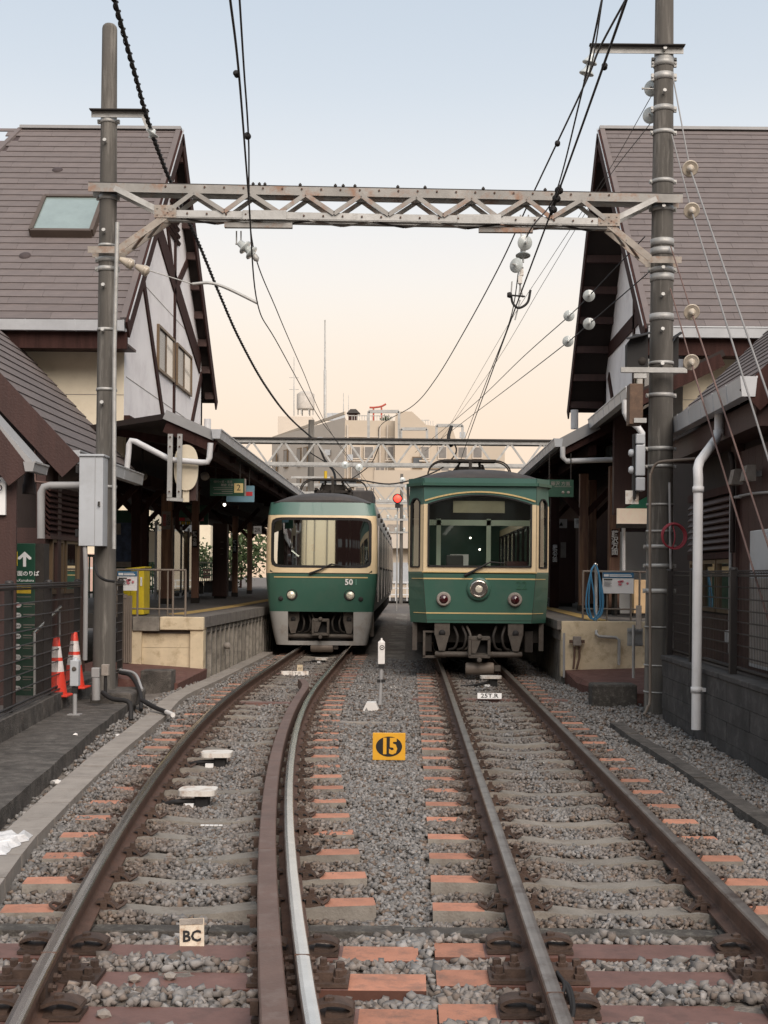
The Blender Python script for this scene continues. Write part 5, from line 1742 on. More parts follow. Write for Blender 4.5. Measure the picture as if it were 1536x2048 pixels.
# ---------------------------------------------------------------- retaining wall on the right
rw = thing('retaining_wall', 'dark stained concrete block wall under the mesh fence on the right', 'wall', (3.3, 12, -0.35))
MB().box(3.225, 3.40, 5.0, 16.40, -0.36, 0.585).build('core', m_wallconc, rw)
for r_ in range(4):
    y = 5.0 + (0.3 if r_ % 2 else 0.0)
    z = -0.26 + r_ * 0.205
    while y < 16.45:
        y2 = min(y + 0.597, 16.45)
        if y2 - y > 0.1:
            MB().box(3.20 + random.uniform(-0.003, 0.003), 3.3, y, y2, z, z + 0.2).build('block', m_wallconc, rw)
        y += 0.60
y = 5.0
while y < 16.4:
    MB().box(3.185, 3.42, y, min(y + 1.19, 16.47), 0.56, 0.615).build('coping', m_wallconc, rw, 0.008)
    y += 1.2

# ---------------------------------------------------------------- left slab and fence kerb
def sx_(d):
    return ramp(d, [(4, -2.22), (7.5, -2.62), (10, -2.91), (13.8, -3.30), (17.2, -3.58)])


def fx_(d):
    return -3.87 - 0.08 * (d - 12.26)


dsl = thing('concrete_slab', 'low dark weathered concrete slab along the left mesh fence', 'slab', (-3.6, 12, -0.3))
for a_, b_ in ((8.75, 17.1),):
    n = 12
    pr_ = [a_ + (b_ - a_) * k / n for k in range(n + 1)]
    poly = [(sx_(d) + random.uniform(-0.015, 0.015), d, -0.36) for d in pr_] + [(fx_(b_) - 0.1, b_, -0.36), (fx_(a_) - 0.1, a_, -0.36)]
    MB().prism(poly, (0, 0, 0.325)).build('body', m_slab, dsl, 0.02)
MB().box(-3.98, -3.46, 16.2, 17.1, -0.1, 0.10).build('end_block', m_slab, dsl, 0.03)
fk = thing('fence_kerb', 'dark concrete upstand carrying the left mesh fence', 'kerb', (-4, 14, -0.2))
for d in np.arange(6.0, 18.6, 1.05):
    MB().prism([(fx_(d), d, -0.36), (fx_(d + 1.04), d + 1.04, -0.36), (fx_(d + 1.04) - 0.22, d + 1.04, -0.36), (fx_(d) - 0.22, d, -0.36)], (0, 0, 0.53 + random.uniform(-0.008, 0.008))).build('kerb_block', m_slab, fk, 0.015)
tag(MB().box(-3.3, -2.86, 7.35, 8.6, -0.36, -0.13).build('broken_slab', m_slab, None, 0.03), 'broken dark concrete piece with whitewashed rim at left edge', 'slab')
struct(slab(MB(), [(-4.05, 6, 0.10), (-4.3, 19.2, 0.12), (-12, 23, 0.12), (-12, 6, 0.10)], 0.4).build('forecourt', m_plattop))
struct(slab(MB(), [(3.4, 4, 0.55), (3.4, 17.2, 0.55), (9, 17.2, 0.55), (9, 4, 0.55)], 0.4).build('forecourt', m_plattop))

scatter('rubble', 2600, (-3.5, -2.5), (7.2, 17.5), 0.014, 0.03, 'loose rubble in the gap between dark slab and pale kerb',
        mask=lambda x, d: (x < np.interp(d, [k[0] for k in KE], [k[1] for k in KE]) - 0.25) & (x > np.interp(d, [4, 7.5, 10, 13.8, 17.2], [-2.22, -2.62, -2.91, -3.30, -3.58])))
scatter('rubble', 2200, (-4.0, -3.0), (17.2, 21.4), 0.016, 0.032, 'grey gravel between the red path and the pale kerb',
        mask=lambda x, d: (x < np.interp(d, [k[0] for k in KE], [k[1] for k in KE]) - 0.25) & (x > -3.55))
scatter('debris', 420, (-4.0, -2.9), (8.8, 17.0), 0.006, 0.016, 'small chips and dirt scattered on the dark slab',
        mask=lambda x, d: (x < np.interp(d, [4, 7.5, 10, 13.8, 17.2], [-2.22, -2.62, -2.91, -3.30, -3.58]) - 0.05) & (x > -3.87 - 0.08 * (d - 12.26)))


# ---------------------------------------------------------------- mesh fences
def mesh_fence(label, fx, posts, z0, z1, nh=9):
    t = thing('mesh_fence', label, 'fence', (fx(posts[1]), posts[1], z0))
    for d in posts:
        MB().box(fx(d) - 0.035, fx(d) + 0.035, d - 0.035, d + 0.035, z0 - 0.02, z1 + 0.02).build('post', m_fence, t)
        MB().lathe([(0.045, 0), (0.045, 0.02), (0.02, 0.03)], 8, (fx(d), d, z1 + 0.02)).build('post_cap', m_fence, t)
    for a, b in zip(posts, posts[1:]):
        A, B = Vector((fx(a) + 0.035, a, 0)), Vector((fx(b) + 0.035, b, 0))
        zs = [z0 + 0.06 + (z1 - z0 - 0.10) * k / (nh - 1) for k in range(nh)]
        for k, z in enumerate(zs):
            out = 0.02 if k in (1, nh - 2) else 0.0
            r_ = 0.008 if k not in (0, nh - 1) else 0.012
            MB().tube([A + Vector((out, 0, z)), B + Vector((out, 0, z))], r_, 5).build('wire', m_fence, t)
        # folded top and bottom edges
        for z in (z1 - 0.015, z1 + 0.012, z0 + 0.03):
            MB().tube([A + Vector((0.03, 0, z)), B + Vector((0.03, 0, z))], 0.008, 5).build('wire', m_fence, t)
        m = MB()
        L = (B - A).length
        n = int(L / 0.055)
        for k in range(n):
            p = lerp(A, B, (k + 0.5) / n)
            r_ = 0.0016
            m.box(p.x - r_, p.x + r_, p.y - r_, p.y + r_, z0 + 0.03, z1)
            m.beam((p.x, p.y, z1 - 0.02), (p.x + 0.03, p.y, z1 + 0.012), 0.005, 0.005)
            m.beam((p.x, p.y, z0 + 0.05), (p.x + 0.03, p.y, z0 + 0.03), 0.005, 0.005)
        m.build('vertical_wires', m_fence, t, kind='stuff')
    return t


mesh_fence('dark brown wire mesh fence on the left concrete upstand', lambda d: fx_(d) - 0.1, [9.0, 11.05, 13.1, 15.1, 17.0], 0.18, 1.46)
mesh_fence('short dark mesh fence piece right of the left pole', lambda d: -4.25 - 0.02 * (d - 18), [18.3, 19.2], 0.13, 1.46, 10)
mesh_fence('dark wire mesh fence on top of the right retaining wall', lambda d: 3.31, [8.9, 11.1, 13.3, 15.2, 16.55], 0.62, 1.66)

# ================================================================== trains
def strip_ring(m, inner, outer, f, mi, smooth=False):
    """quads between two equally long closed outlines of (x, z); f maps to the world"""
    n = len(inner)
    vs = [f(*p) for p in inner] + [f(*p) for p in outer]
    m.add(vs, [(i, (i + 1) % n, n + (i + 1) % n, n + i) for i in range(n)], mi, smooth)


def ray_rect(an, a0, a1, b0, b1, cx, cz):
    dx, dz = math.cos(an), math.sin(an)
    t = 1e9
    if dx > 1e-9:
        t = min(t, (a1 - cx) / dx)
    if dx < -1e-9:
        t = min(t, (a0 - cx) / dx)
    if dz > 1e-9:
        t = min(t, (b1 - cz) / dz)
    if dz < -1e-9:
        t = min(t, (b0 - cz) / dz)
    return cx + dx * t, cz + dz * t


def ray_super(an, a, b, cx, cz, n=9):
    dx, dz = math.cos(an), math.sin(an)
    r = (abs(dx / a) ** n + abs(dz / b) ** n) ** (-1 / n)
    return cx + dx * r, cz + dz * r


def panto(t, x, y, z, w=0.80):
    """folded pantograph at roof position"""
    p = MB()
    for yy in (-0.35, 0.35):
        p.box(x - 0.45, x + 0.45, y + yy - 0.03, y + yy + 0.03, z + 0.12, z + 0.18)
    for xx in (-0.4, 0.4):
        p.box(x + xx - 0.03, x + xx + 0.03, y - 0.5, y + 0.5, z + 0.18, z + 0.23)
    po = p.build('pantograph_base', m_under, t)
    for xx in (-0.4, 0.4):
        for yy in (-0.35, 0.35):
            MB().lathe([(0.05, 0), (0.07, 0.03), (0.045, 0.05), (0.065, 0.08), (0.04, 0.12)], 10, (x + xx, y + yy, z)).build('insulator', m_under, po)
    a = MB()
    for s in (-1, 1):
        a.tube([(x + s * 0.30, y - 0.4, z + 0.22), (x + s * 0.24, y + 0.5, z + 0.32), (x + s * 0.2, y - 0.1, z + 0.40)], 0.025, 6)
        a.tube([(x + s * 0.35, y + 0.4, z + 0.22), (x + s * 0.24, y - 0.5, z + 0.32), (x + s * 0.2, y + 0.1, z + 0.40)], 0.025, 6)
    a.box(x - 0.28, x + 0.28, y - 0.05, y + 0.05, z + 0.20, z + 0.34)
    a.box(x - 0.03, x + 0.03, y - 0.55, y - 0.45, z + 0.02, z + 0.42)
    a.build('pantograph_arm', m_under, t)
    h = MB()
    for yy in (-0.16, 0.16):
        h.tube(spline([(x - w, y + yy, z + 0.20), (x - w + 0.06, y + yy, z + 0.34), (x - w + 0.20, y + yy, z + 0.435), (x - 0.4, y + yy, z + 0.46), (x, y + yy, z + 0.465), (x + 0.4, y + yy, z + 0.46), (x + w - 0.20, y + yy, z + 0.435), (x + w - 0.06, y + yy, z + 0.34), (x + w, y + yy, z + 0.20)], 4), 0.016, 6)
    h.box(x - 0.52, x + 0.52, y - 0.20, y + 0.20, z + 0.43, z + 0.475)
    h.build('contact_shoe', m_under, t)


def coupler(t, x, y, z, s=1.0):
    m = MB()
    m.cbox((x, y - 0.05, z), 0.36 * s, 0.30, 0.06)
    m.cbox((x, y - 0.05, z - 0.30), 0.36 * s, 0.30, 0.06)
    m.cbox((x - 0.16 * s, y - 0.05, z - 0.15), 0.05, 0.30, 0.30)
    m.cbox((x + 0.16 * s, y - 0.05, z - 0.15), 0.05, 0.30, 0.30)
    m.prism([(x - 0.13 * s, y - 0.20, z - 0.03), (x + 0.02 * s, y - 0.20, z - 0.03), (x - 0.06 * s, y - 0.20, z - 0.25), (x - 0.13 * s, y - 0.20, z - 0.25)], (0, 0.2, 0))
    m.build('coupler', m_undergrey, t, 0.008)
    MB().box(x - 0.13 * s, x + 0.13 * s, y - 0.02, y + 0.1, z - 0.28, z - 0.02).build('coupler_pocket', m_black, t)
    for zz in (z + 0.03, z - 0.36):
        MB().lathe([(0.022, 0), (0.042, 0), (0.042, 0.03), (0.022, 0.03)], 12, (x, y - 0.23, zz), (0, 1, 0)).build('hose_ring', m_undergrey, t)


def under_front(t, x, y, zt, half):
    """brackets, bar, air tank and hoses below the front of a car"""
    for s in (-1, 1):
        c = x + s * half
        m = MB()
        m.box(c - 0.13, c + 0.13, y + 0.02, y + 0.12, zt - 0.20, zt)
        m.prism([(c - 0.12, y + 0.0, zt - 0.20), (c + 0.12, y + 0.0, zt - 0.20), (c + 0.05, y + 0.0, zt - 0.46), (c - 0.05, y + 0.0, zt - 0.46)], (0, 0.10, 0))
        m.build('step_bracket', m_undergrey, t, 0.006)
        MB().lathe([(0.0, 0), (0.055, 0.0), (0.055, 0.03)], 14, (c, y + 0.005, zt - 0.16), (0, 1, 0)).build('bracket_hole', m_black, t)
    MB().tube([(x - half - 0.1, y + 0.1, zt - 0.52), (x - half + 0.1, y + 0.02, zt - 0.52), (x + half - 0.1, y + 0.02, zt - 0.52), (x + half + 0.1, y + 0.1, zt - 0.52)], 0.05, 10).build('guard_bar', m_undergrey, t)
    MB().lathe([(0.09, -0.24), (0.105, -0.22), (0.105, 0.22), (0.09, 0.24)], 18, (x + 0.02, y + 0.06, zt - 0.76), (1, 0, 0)).build('air_tank', m_tank, t)
    MB().box(x + 0.27, x + 0.37, y + 0.03, y + 0.1, zt - 0.80, zt - 0.70).build('valve', m_undergrey, t)
    for s, o in ((-1, 0.28), (1, 0.30), (-1, 0.42), (1, 0.45), (-1, 0.20)):
        MB().tube(spline([(x + s * o, y + 0.12, zt - 0.05), (x + s * (o - 0.06), y - 0.02, zt - 0.22), (x + s * (o - 0.02), y - 0.0, zt - 0.40), (x + s * (o + 0.08), y + 0.1, zt - 0.45)], 5), 0.022, 7).build('air_hose', m_under if o > 0.25 else m_undergrey, t)


def bogie(t, x, y, n=1):
    for k in (-0.8, 0.8):
        for s in (-0.5335, 0.5335):
            MB().lathe([(0.10, -0.02), (0.39, -0.045), (0.40, -0.06), (0.36, 0.0), (0.36, 0.06), (0.10, 0.07)], 24, (x + s, y + k, 0.365), (1 if s > 0 else -1, 0, 0)).build('wheel', m_under, t)
        MB().tube([(x - 0.5, y + k, 0.36), (x + 0.5, y + k, 0.36)], 0.07, 10).build('axle', m_under, t)
    for s in (-0.85, 0.85):
        MB().box(x + s - 0.06, x + s + 0.06, y - 1.2, y + 1.2, 0.30, 0.52).build('bogie_frame', m_under, t, 0.02)


def wiper(t, pts):
    MB().tube(pts, [0.028, 0.020, 0.016, 0.010], 6).build('wiper', m_black, t)


# ---------------------------------------------------------------- right train, number 22
TA = thing('train', 'green and cream tram-like train with arched windshield, number 22, on the straight track', 'train', (1.17, 21.9, 0))
ox, oy = 1.17, 21.9
L = 12.6


def hwA(z):
    return ramp(z, [(0.80, 1.155), (1.15, 1.185), (1.6, 1.2), (2.8, 1.2), (3.12, 1.18)])


def wfA(z):
    return ramp(z, [(0.80, 0.885), (1.3, 0.93), (1.63, 0.955), (3.12, 0.955)])


zl = [0.80, 1.0, 1.2, 1.4, 1.63]
body = MB()
CEN = lambda x, z: (ox + x, oy, z)
GA, GB = 1.66, 2.79          # cream band
wx, wz0, wz1 = 0.865, 1.755, 2.80


def arch(x):
    return wz1 + 0.155 * (1 - (x / wx) ** 2)


# centre panel below the window
for a, b in zip(zl + [GA], zl[1:] + [GA]):
    if b > a:
        body.add([CEN(-wfA(a), a), CEN(wfA(a), a), CEN(wfA(b), b), CEN(-wfA(b), b)], [(0, 1, 2, 3)], 0)
body.add([CEN(-wfA(1.63), 1.63), CEN(wfA(1.63), 1.63), CEN(wfA(GA), GA), CEN(-wfA(GA), GA)], [(0, 1, 2, 3)], 0)
body.add([CEN(-wfA(GA), GA), CEN(wfA(GA), GA), CEN(wfA(wz0), wz0), CEN(-wfA(wz0), wz0)], [(0, 1, 2, 3)], 1)
for s in (-1, 1):
    body.add([CEN(s * wfA(2), wz0), CEN(s * wx, wz0), CEN(s * wx, wz1), CEN(s * wfA(2), wz1)], [(0, 1, 2, 3) if s < 0 else (3, 2, 1, 0)], 1)
xs = np.linspace(-wx, wx, 25)
for a, b in zip(xs, xs[1:]):
    body.add([CEN(a, arch(a)), CEN(b, arch(b)), CEN(b, 3.12), CEN(a, 3.12)], [(0, 1, 2, 3)], 2)
for s in (-1, 1):
    body.add([CEN(s * wx, wz1), CEN(s * wfA(3), wz1), CEN(s * wfA(3), 3.12), CEN(s * wx, 3.12)], [(0, 1, 2, 3)], 2)
# facets with narrow windows
FD = 0.36


def FAC(s):
    def f(t, z):
        return (ox + s * (wfA(z) + (hwA(z) - wfA(z)) * t), oy + FD * t, z)
    return f


for s in (-1, 1):
    f = FAC(s)
    lv = zl + [GA]
    for a, b in zip(lv, lv[1:]):
        body.add([f(0, a), f(1, a), f(1, b), f(0, b)], [(0, 1, 2, 3)], 0)
    fw0, fw1, fz0, fz1 = 0.22, 0.82, 1.74, 2.90
    body.add([f(0, GA), f(1, GA), f(1, fz0), f(0, fz0)], [(0, 1, 2, 3)], 1)
    for a, b in ((0, fw0), (fw1, 1)):
        body.add([f(a, fz0), f(b, fz0), f(b, GB), f(a, GB)], [(0, 1, 2, 3)], 1)
        body.add([f(a, GB), f(b, GB), f(b, fz1), f(a, fz1)], [(0, 1, 2, 3)], 2)
    ar_ = [(fw0 + (fw1 - fw0) * k / 8, fz1 - 0.07 * (abs(k - 4) / 4) ** 3) for k in range(9)]
    for (a, za), (b, zb2) in zip(ar_, ar_[1:]):
        body.add([f(a, za), f(b, zb2), f(b, 3.12), f(a, 3.12)], [(0, 1, 2, 3)], 2)
    for a, b in ((0, fw0), (fw1, 1)):
        body.add([f(a, fz1), f(b, fz1), f(b, 3.12), f(a, 3.12)], [(0, 1, 2, 3)], 2)
    # side walls
    sd = lambda y, z: (ox + s * hwA(z), oy + y, z)
    for a, b in zip(lv, lv[1:]):
        body.add([sd(FD, a), sd(L, a), sd(L, b), sd(FD, b)], [(0, 1, 2, 3)], 0)
    body.add([sd(FD, GA), sd(L, GA), sd(L, 1.80), sd(FD, 1.80)], [(0, 1, 2, 3)], 1)
    body.add([sd(FD, 2.62), sd(L, 2.62), sd(L, GB), sd(FD, GB)], [(0, 1, 2, 3)], 1)
    body.add([sd(FD, GB), sd(L, GB), sd(L, 3.12), sd(FD, 3.12)], [(0, 1, 2, 3)], 2)
    y = FD
    k = 0
    while y < L - 0.2:
        body.add([sd(y, 1.80), sd(min(y + 0.22, L), 1.80), sd(min(y + 0.22, L), 2.62), sd(y, 2.62)], [(0, 1, 2, 3)], 1)
        if y + 1.2 < L:
            x_ = ox + s * 1.19
            wo = MB()
            for q in ((y + 0.22, y + 1.2, 1.80, 1.84), (y + 0.22, y + 1.2, 2.58, 2.62), (y + 0.22, y + 0.26, 1.84, 2.58), (y + 1.16, y + 1.2, 1.84, 2.58)):
                wo.box(x_ - 0.02, x_ + 0.02, oy + q[0], oy + q[1], q[2], q[3])
            wo = wo.build('side_window', m_black, TA)
            MB().box(x_ - 0.005, x_ + 0.005, oy + y + 0.26, oy + y + 1.16, 1.84, 2.58).build('pane', g_side, wo)
        y += 1.2
        k += 1
body.add([(ox - 1.2, oy + L, 0.8), (ox + 1.2, oy + L, 0.8), (ox + 1.2, oy + L, 3.12), (ox - 1.2, oy + L, 3.12)], [(0, 1, 2, 3)], 0)
body.build('body', [m_green, m_cream, m_greenup], TA)
# windshield
gv = [CEN(x, arch(x)) for x in xs]
gv = [(x, y + 0.02, z) for x, y, z in gv] + [(ox + wx, oy + 0.02, wz0), (ox - wx, oy + 0.02, wz0)]
MB().add(gv, [tuple(range(len(gv)))]).build('windshield', g_wind, TA)
m = MB()
outl = [CEN(-wx, wz0), CEN(wx, wz0), CEN(wx, wz1)] + [CEN(x, arch(x)) for x in reversed(xs)][1:]
outl = [Vector((p[0], oy - 0.004, p[2])) for p in outl]
for a, b in zip(outl, outl[1:] + outl[:1]):
    m.beam(a, b + (b - a).normalized() * 0.005, 0.028, 0.035, up=(0, 1, 0))
m.build('windshield_gasket', m_black, TA)
m = MB()
ap = [(ox + x, oy - 0.010, arch(x * wx / 0.93) + 0.055) for x in np.linspace(-0.93, 0.93, 25)]
for a, b in zip(ap, ap[1:]):
    m.beam(a, Vector(b) + (Vector(b) - Vector(a)) * 0.05, 0.012, 0.026, up=(0, 0, 1))
m.build('arch_line', m_gold, TA)
for s in (-1, 1):
    f = FAC(s)
    pts = [f(0.22, 1.74), f(0.82, 1.74), f(0.82, 2.83), f(0.67, 2.89), f(0.52, 2.90), f(0.37, 2.89), f(0.22, 2.83)]
    inn = [(p[0] - s * 0.008, p[1] + 0.012, p[2]) for p in pts]
    MB().add(inn, [tuple(range(len(inn)))]).build('corner_pane', g_dark, TA)
    m = MB()
    for a, b in zip(pts, pts[1:] + pts[:1]):
        m.beam(a, b, 0.025, 0.03, up=(s * 0.8, -0.6, 0))
    m.build('corner_window_frame', m_black, TA)
# gold lines
for z in (1.545, 0.965):
    m = MB()
    w = wfA(z)
    m.box(ox - w, ox + w, oy - 0.005, oy, z - 0.011, z + 0.011)
    for s in (-1, 1):
        f = FAC(s)
        a, b = Vector(f(0, z)), Vector(f(0.75, z))
        m.beam(a + Vector((s * 0.003, -0.003, 0)), b + Vector((s * 0.003, -0.003, 0)), 0.006, 0.012)
    m.build('gold_line', m_gold, TA)
m = MB().box(ox - 0.97, ox + 0.97, oy - 0.012, oy, 1.648, 1.664)
m.build('belt_line', m_gold, TA)
for s in (-1, 1):
    m = MB()
    pz = [(z, Vector((ox + s * (wfA(z) - 0.002), oy - 0.002, z))) for z in (0.80, 1.2, 1.63, 2.2, 2.79, 3.1)]
    for (z0, a), (z1, b) in zip(pz, pz[1:]):
        m.beam(a, b, 0.006, 0.006)
    m.build('corner_seam', m_under, TA)
MB().box(ox - 0.88, ox + 0.88, oy - 0.003, oy, 0.842, 0.848).build('panel_seam', m_under, TA)
# cornice
m = MB()
co = [(-1.22, L), (-1.22, FD), (-0.965, -0.03), (0.965, -0.03), (1.22, FD), (1.22, L)]
for (x0, y0), (x1, y1) in zip(co, co[1:]):
    m.beam((ox + x0, oy + y0, 3.135), (ox + x1, oy + y1, 3.135), 0.05, 0.05)
m.build('cornice', m_green, TA)
m = MB()
co2 = [(-1.19, FD + 0.02), (-0.94, 0.01), (0.94, 0.01), (1.19, FD + 0.02)]
for (x0, y0), (x1, y1) in zip(co2, co2[1:]):
    m.beam((ox + x0, oy + y0, 3.20), (ox + x1, oy + y1, 3.20), 0.04, 0.085)
m.build('roof_edge', m_greenup, TA)


def roof(t, ox, oy, L, hw, wf, fd, z0, h, name='roof'):
    m = MB()
    ys = [0.0, 0.05, 0.12, 0.22, 0.36, 0.55, 0.8, 1.2, 2.0, 5.0, L - 0.5, L]
    nx = 20
    vs = []
    for y in ys:
        w = wf + (hw - wf) * min(1, y / fd)
        k = min(1.0, math.sqrt(max(0.0, 1 - (1 - min(1, y / 1.1)) ** 2)) * 0.75 + 0.25)
        if y >= L - 0.01:
            k = 0.8
        for i in range(nx + 1):
            u = -1 + 2 * i / nx
            vs.append((ox + u * w, oy + y, z0 + h * k * (1 - abs(u) ** 2.6)))
    for j in range(len(ys) - 1):
        for i in range(nx):
            a = j * (nx + 1) + i
            m.add([], [])
    fs = [(j * (nx + 1) + i, j * (nx + 1) + i + 1, (j + 1) * (nx + 1) + i + 1, (j + 1) * (nx + 1) + i) for j in range(len(ys) - 1) for i in range(nx)]
    m.add(vs, fs, 0, True)
    m.add(vs[:nx + 1], [tuple(range(nx + 1))], 0)
    m.add(vs[-nx - 1:], [tuple(range(nx + 1))], 0)
    return m.build(name, m_troof, t)


roof(TA, ox, oy + 0.03, L, 1.19, 0.95, FD, 3.19, 0.27)
panto(TA, ox, oy + 4.2, 3.44, 0.83)
MB().box(ox - 0.85, ox + 0.55, oy + 5.6, oy + 7.4, 3.40, 3.62).build('roof_unit', m_troof, TA, 0.03)
# lamps
MB().lathe([(0.0, -0.055), (0.05, -0.052), (0.085, -0.045), (0.118, -0.02)], 24, (ox - 0.01, oy - 0.02, 1.375), (0, 1, 0)).build('headlight_lens', m_lens, TA)
hl = MB().lathe([(0.118, -0.05), (0.135, -0.055), (0.150, -0.04), (0.165, 0.0), (0.19, 0.02)], 28, (ox - 0.01, oy - 0.02, 1.375), (0, 1, 0)).build('headlight', m_chrome, TA)
MB().lathe([(0.165, -0.022), (0.20, -0.014), (0.205, 0.02)], 28, (ox - 0.01, oy - 0.02, 1.375), (0, 1, 0)).build('bezel', m_green, hl)
for s in (-1, 1):
    r_ = MB().lathe([(0.085, -0.05), (0.105, -0.055), (0.118, -0.03), (0.125, 0.02)], 22, (ox + s * 0.60, oy - 0.012, 1.20), (0, 1, 0)).build('tail_lamp', m_kerb, TA)
    MB().lathe([(0.0, -0.085), (0.04, -0.08), (0.07, -0.06), (0.086, -0.035)], 20, (ox + s * 0.60, oy - 0.012, 1.20), (0, 1, 0)).build('lens', m_redlens, r_)
text('number', '22', mat('number_relief', (0.03, 0.10, 0.06), 0.4, bump=0), TA, (ox + 0.71, oy - 0.006, 1.435), 0.20, extrude=0.004)
wiper(TA, [(ox - 0.25, oy - 0.03, 1.60), (ox - 0.02, oy - 0.05, 1.72), (ox + 0.18, oy - 0.05, 1.83), (ox + 0.42, oy - 0.04, 1.81)])
m_tube = mat('added_ceiling_tube', (1, 1, 1), 0.5, emit=((1.0, 0.96, 0.86), 8.0), bump=0)  # glow of the tubes added inside the train
# cab interior
MB().box(ox - 1.1, ox + 1.1, oy + 0.3, oy + L - 0.2, 0.9, 1.0).build('cab_floor', m_cabdark, TA)
MB().box(ox - 1.12, ox + 1.12, oy + 0.3, oy + L - 0.2, 3.02, 3.06).build('ceiling', m_cabdark, TA)
cbk = MB()
yb = oy + 1.5
for x0, x1 in ((-1.15, -0.98), (-0.70, -0.62), (0.20, 0.28), (0.98, 1.15)):
    cbk.box(ox + x0, ox + x1, yb, yb + 0.05, 1.0, 2.62)
cbk.box(ox - 1.15, ox + 1.15, yb, yb + 0.05, 2.50, 2.60)
cbk.build('bulkhead_frame', m_cabgreen, TA)
cbk = MB()
for x0, x1, z1 in ((-0.98, -0.70, 1.75), (-0.62, -0.2, 1.62), (0.28, 0.98, 1.70)):
    cbk.box(ox + x0, ox + x1, yb + 0.01, yb + 0.04, 1.0, z1)
cbk.box(ox - 1.15, ox + 1.15, yb + 0.01, yb + 0.04, 2.60, 3.05)
cbk.build('bulkhead_panel', m_cabdark, TA)
MB().box(ox - 0.45, ox + 0.42, oy + 0.06, oy + 0.10, 2.66, 2.86).build('destination_box', mat('dest_beige', (0.22, 0.20, 0.14), 0.6, bump=0), TA)
MB().box(ox - 0.85, ox - 0.05, oy + 0.12, oy + 0.5, 1.0, 1.74).build('desk', m_cabdark, TA, 0.02)
MB().box(ox - 0.55, ox - 0.25, oy + 0.55, oy + 0.62, 1.6, 1.95).build('seat_back', m_cabdark, TA, 0.02)
MB().box(ox - 0.45, ox - 0.12, yb - 0.01, yb + 0.0, 1.62, 1.98).build('cab_notice', m_signwhite, TA)
for x, z in ((-0.02, 2.32), (0.16, 2.10)):
    MB().lathe([(0.0, -0.03), (0.019, -0.015), (0.019, 0.02)], 10, (ox + x, oy + 3.0, z), (0, 1, 0)).build('interior_lamp', m_bright, TA)
MB().box(ox + 0.5, ox + 0.85, oy + 0.5, oy + 1.0, 1.0, 1.85).build('equipment_box', mat('cab_maroon', (0.05, 0.015, 0.015), 0.6, bump=0), TA)
MB().box(ox - 0.6, ox + 0.6, oy + 0.55, oy + 0.67, 2.985, 3.015).build('added_ceiling_light', m_tube, TA)  # unseen tube added above the windshield to brighten the cab
for y in (2.6, 4.6, 6.6, 8.6, 10.6):
    MB().box(ox - 0.06, ox + 0.06, oy + y, oy + y + 1.2, 2.985, 3.015).build('added_ceiling_light', m_tube, TA)  # tubes added to brighten the interior behind the bulkhead
for s in (-1, 1):
    MB().box(ox + s * 0.95 - 0.18, ox + s * 0.95 + 0.18, oy + 2.0, oy + L - 0.6, 1.25, 1.45).build('bench_seat', mat('seat_green', (0.05, 0.12, 0.09), 0.8, bump=0), TA)
# undercarriage
under_front(TA, ox, oy, 0.79, 0.62)
coupler(TA, ox, oy, 0.55)
MB().box(ox - 1.05, ox + 1.05, oy + 0.45, oy + L, 0.45, 0.82).build('underframe', m_under, TA)
for s in (-1, 1):
    MB().box(ox + s * 1.08 - 0.04, ox + s * 1.08 + 0.04, oy + 0.32, oy + 0.38, 0.32, 0.80).build('step_post', m_undergrey, TA)
    MB().box(ox + s * 0.86 - 0.07, ox + s * 0.86 + 0.07, oy + 0.2, oy + 0.5, 0.30, 0.66).build('equipment_box', m_under, TA, 0.01)
f = MB()
for q in ((-0.94, -0.55, 0.63, 0.66), (-0.94, -0.90, 0.22, 0.63), (-0.94, -0.55, 0.20, 0.24)):
    f.box(ox + q[0], ox + q[1], oy + 0.12, oy + 0.16, q[2], q[3])
f.build('lifeguard_frame', m_undergrey, TA)
bogie(TA, ox, oy + 2.6)
bogie(TA, ox, oy + 9.6)
# second car, seen only from the side
MB().prism([(ox - 1.16, oy + 13.2, 0.8), (ox + 1.16, oy + 13.2, 0.8), (ox + 1.2, oy + 13.2, 1.6), (ox + 1.2, oy + 13.2, 3.1), (ox + 0.6, oy + 13.2, 3.4), (ox - 0.6, oy + 13.2, 3.4), (ox - 1.2, oy + 13.2, 3.1), (ox - 1.2, oy + 13.2, 1.6)], (0, 12, 0)).build('rear_car', m_green, TA)

# ---------------------------------------------------------------- left train, number 501
TB = thing('train', 'green and cream rounded train with wide windshield, number 501, beside platform two', 'train', (-1.9, 27.7, 0))
ox, oy = -1.90, 27.7
NP, DP = 5.0, 0.42


def hwB(z):
    return ramp(z, [(0.08, 0.98), (0.4, 1.06), (0.8, 1.125), (1.2, 1.17), (1.6, 1.20), (2.4, 1.195), (2.9, 1.165), (3.14, 1.13)])


def yo(z):
    return ramp(z, [(0.08, 0.16), (0.8, 0.05), (1.3, 0.0), (1.6, 0.0), (2.4, 0.022), (2.84, 0.042), (3.14, 0.17)])


def FB(x, z, inset=0.0):
    h = hwB(z)
    u = min(1.0, abs(x) / h)
    y = DP * (1 - (max(0.0, 1 - u ** NP)) ** (1 / NP))
    return (ox + x, oy + yo(z) + y + inset, z)


def FBu(u, z):
    """u in -1..1 measured over the rounded front"""
    th = u * math.pi / 2
    e = 2 / NP
    x = hwB(z) * math.copysign(abs(math.sin(th)) ** e, u)
    y = DP * (1 - max(0.0, math.cos(th)) ** e)
    return (ox + x, oy + yo(z) + y, z)


bB = MB()
wa, wb0, wb1 = 1.065, 1.745, 2.80
R0, R1 = 1.64, 2.86
XB = 1.09
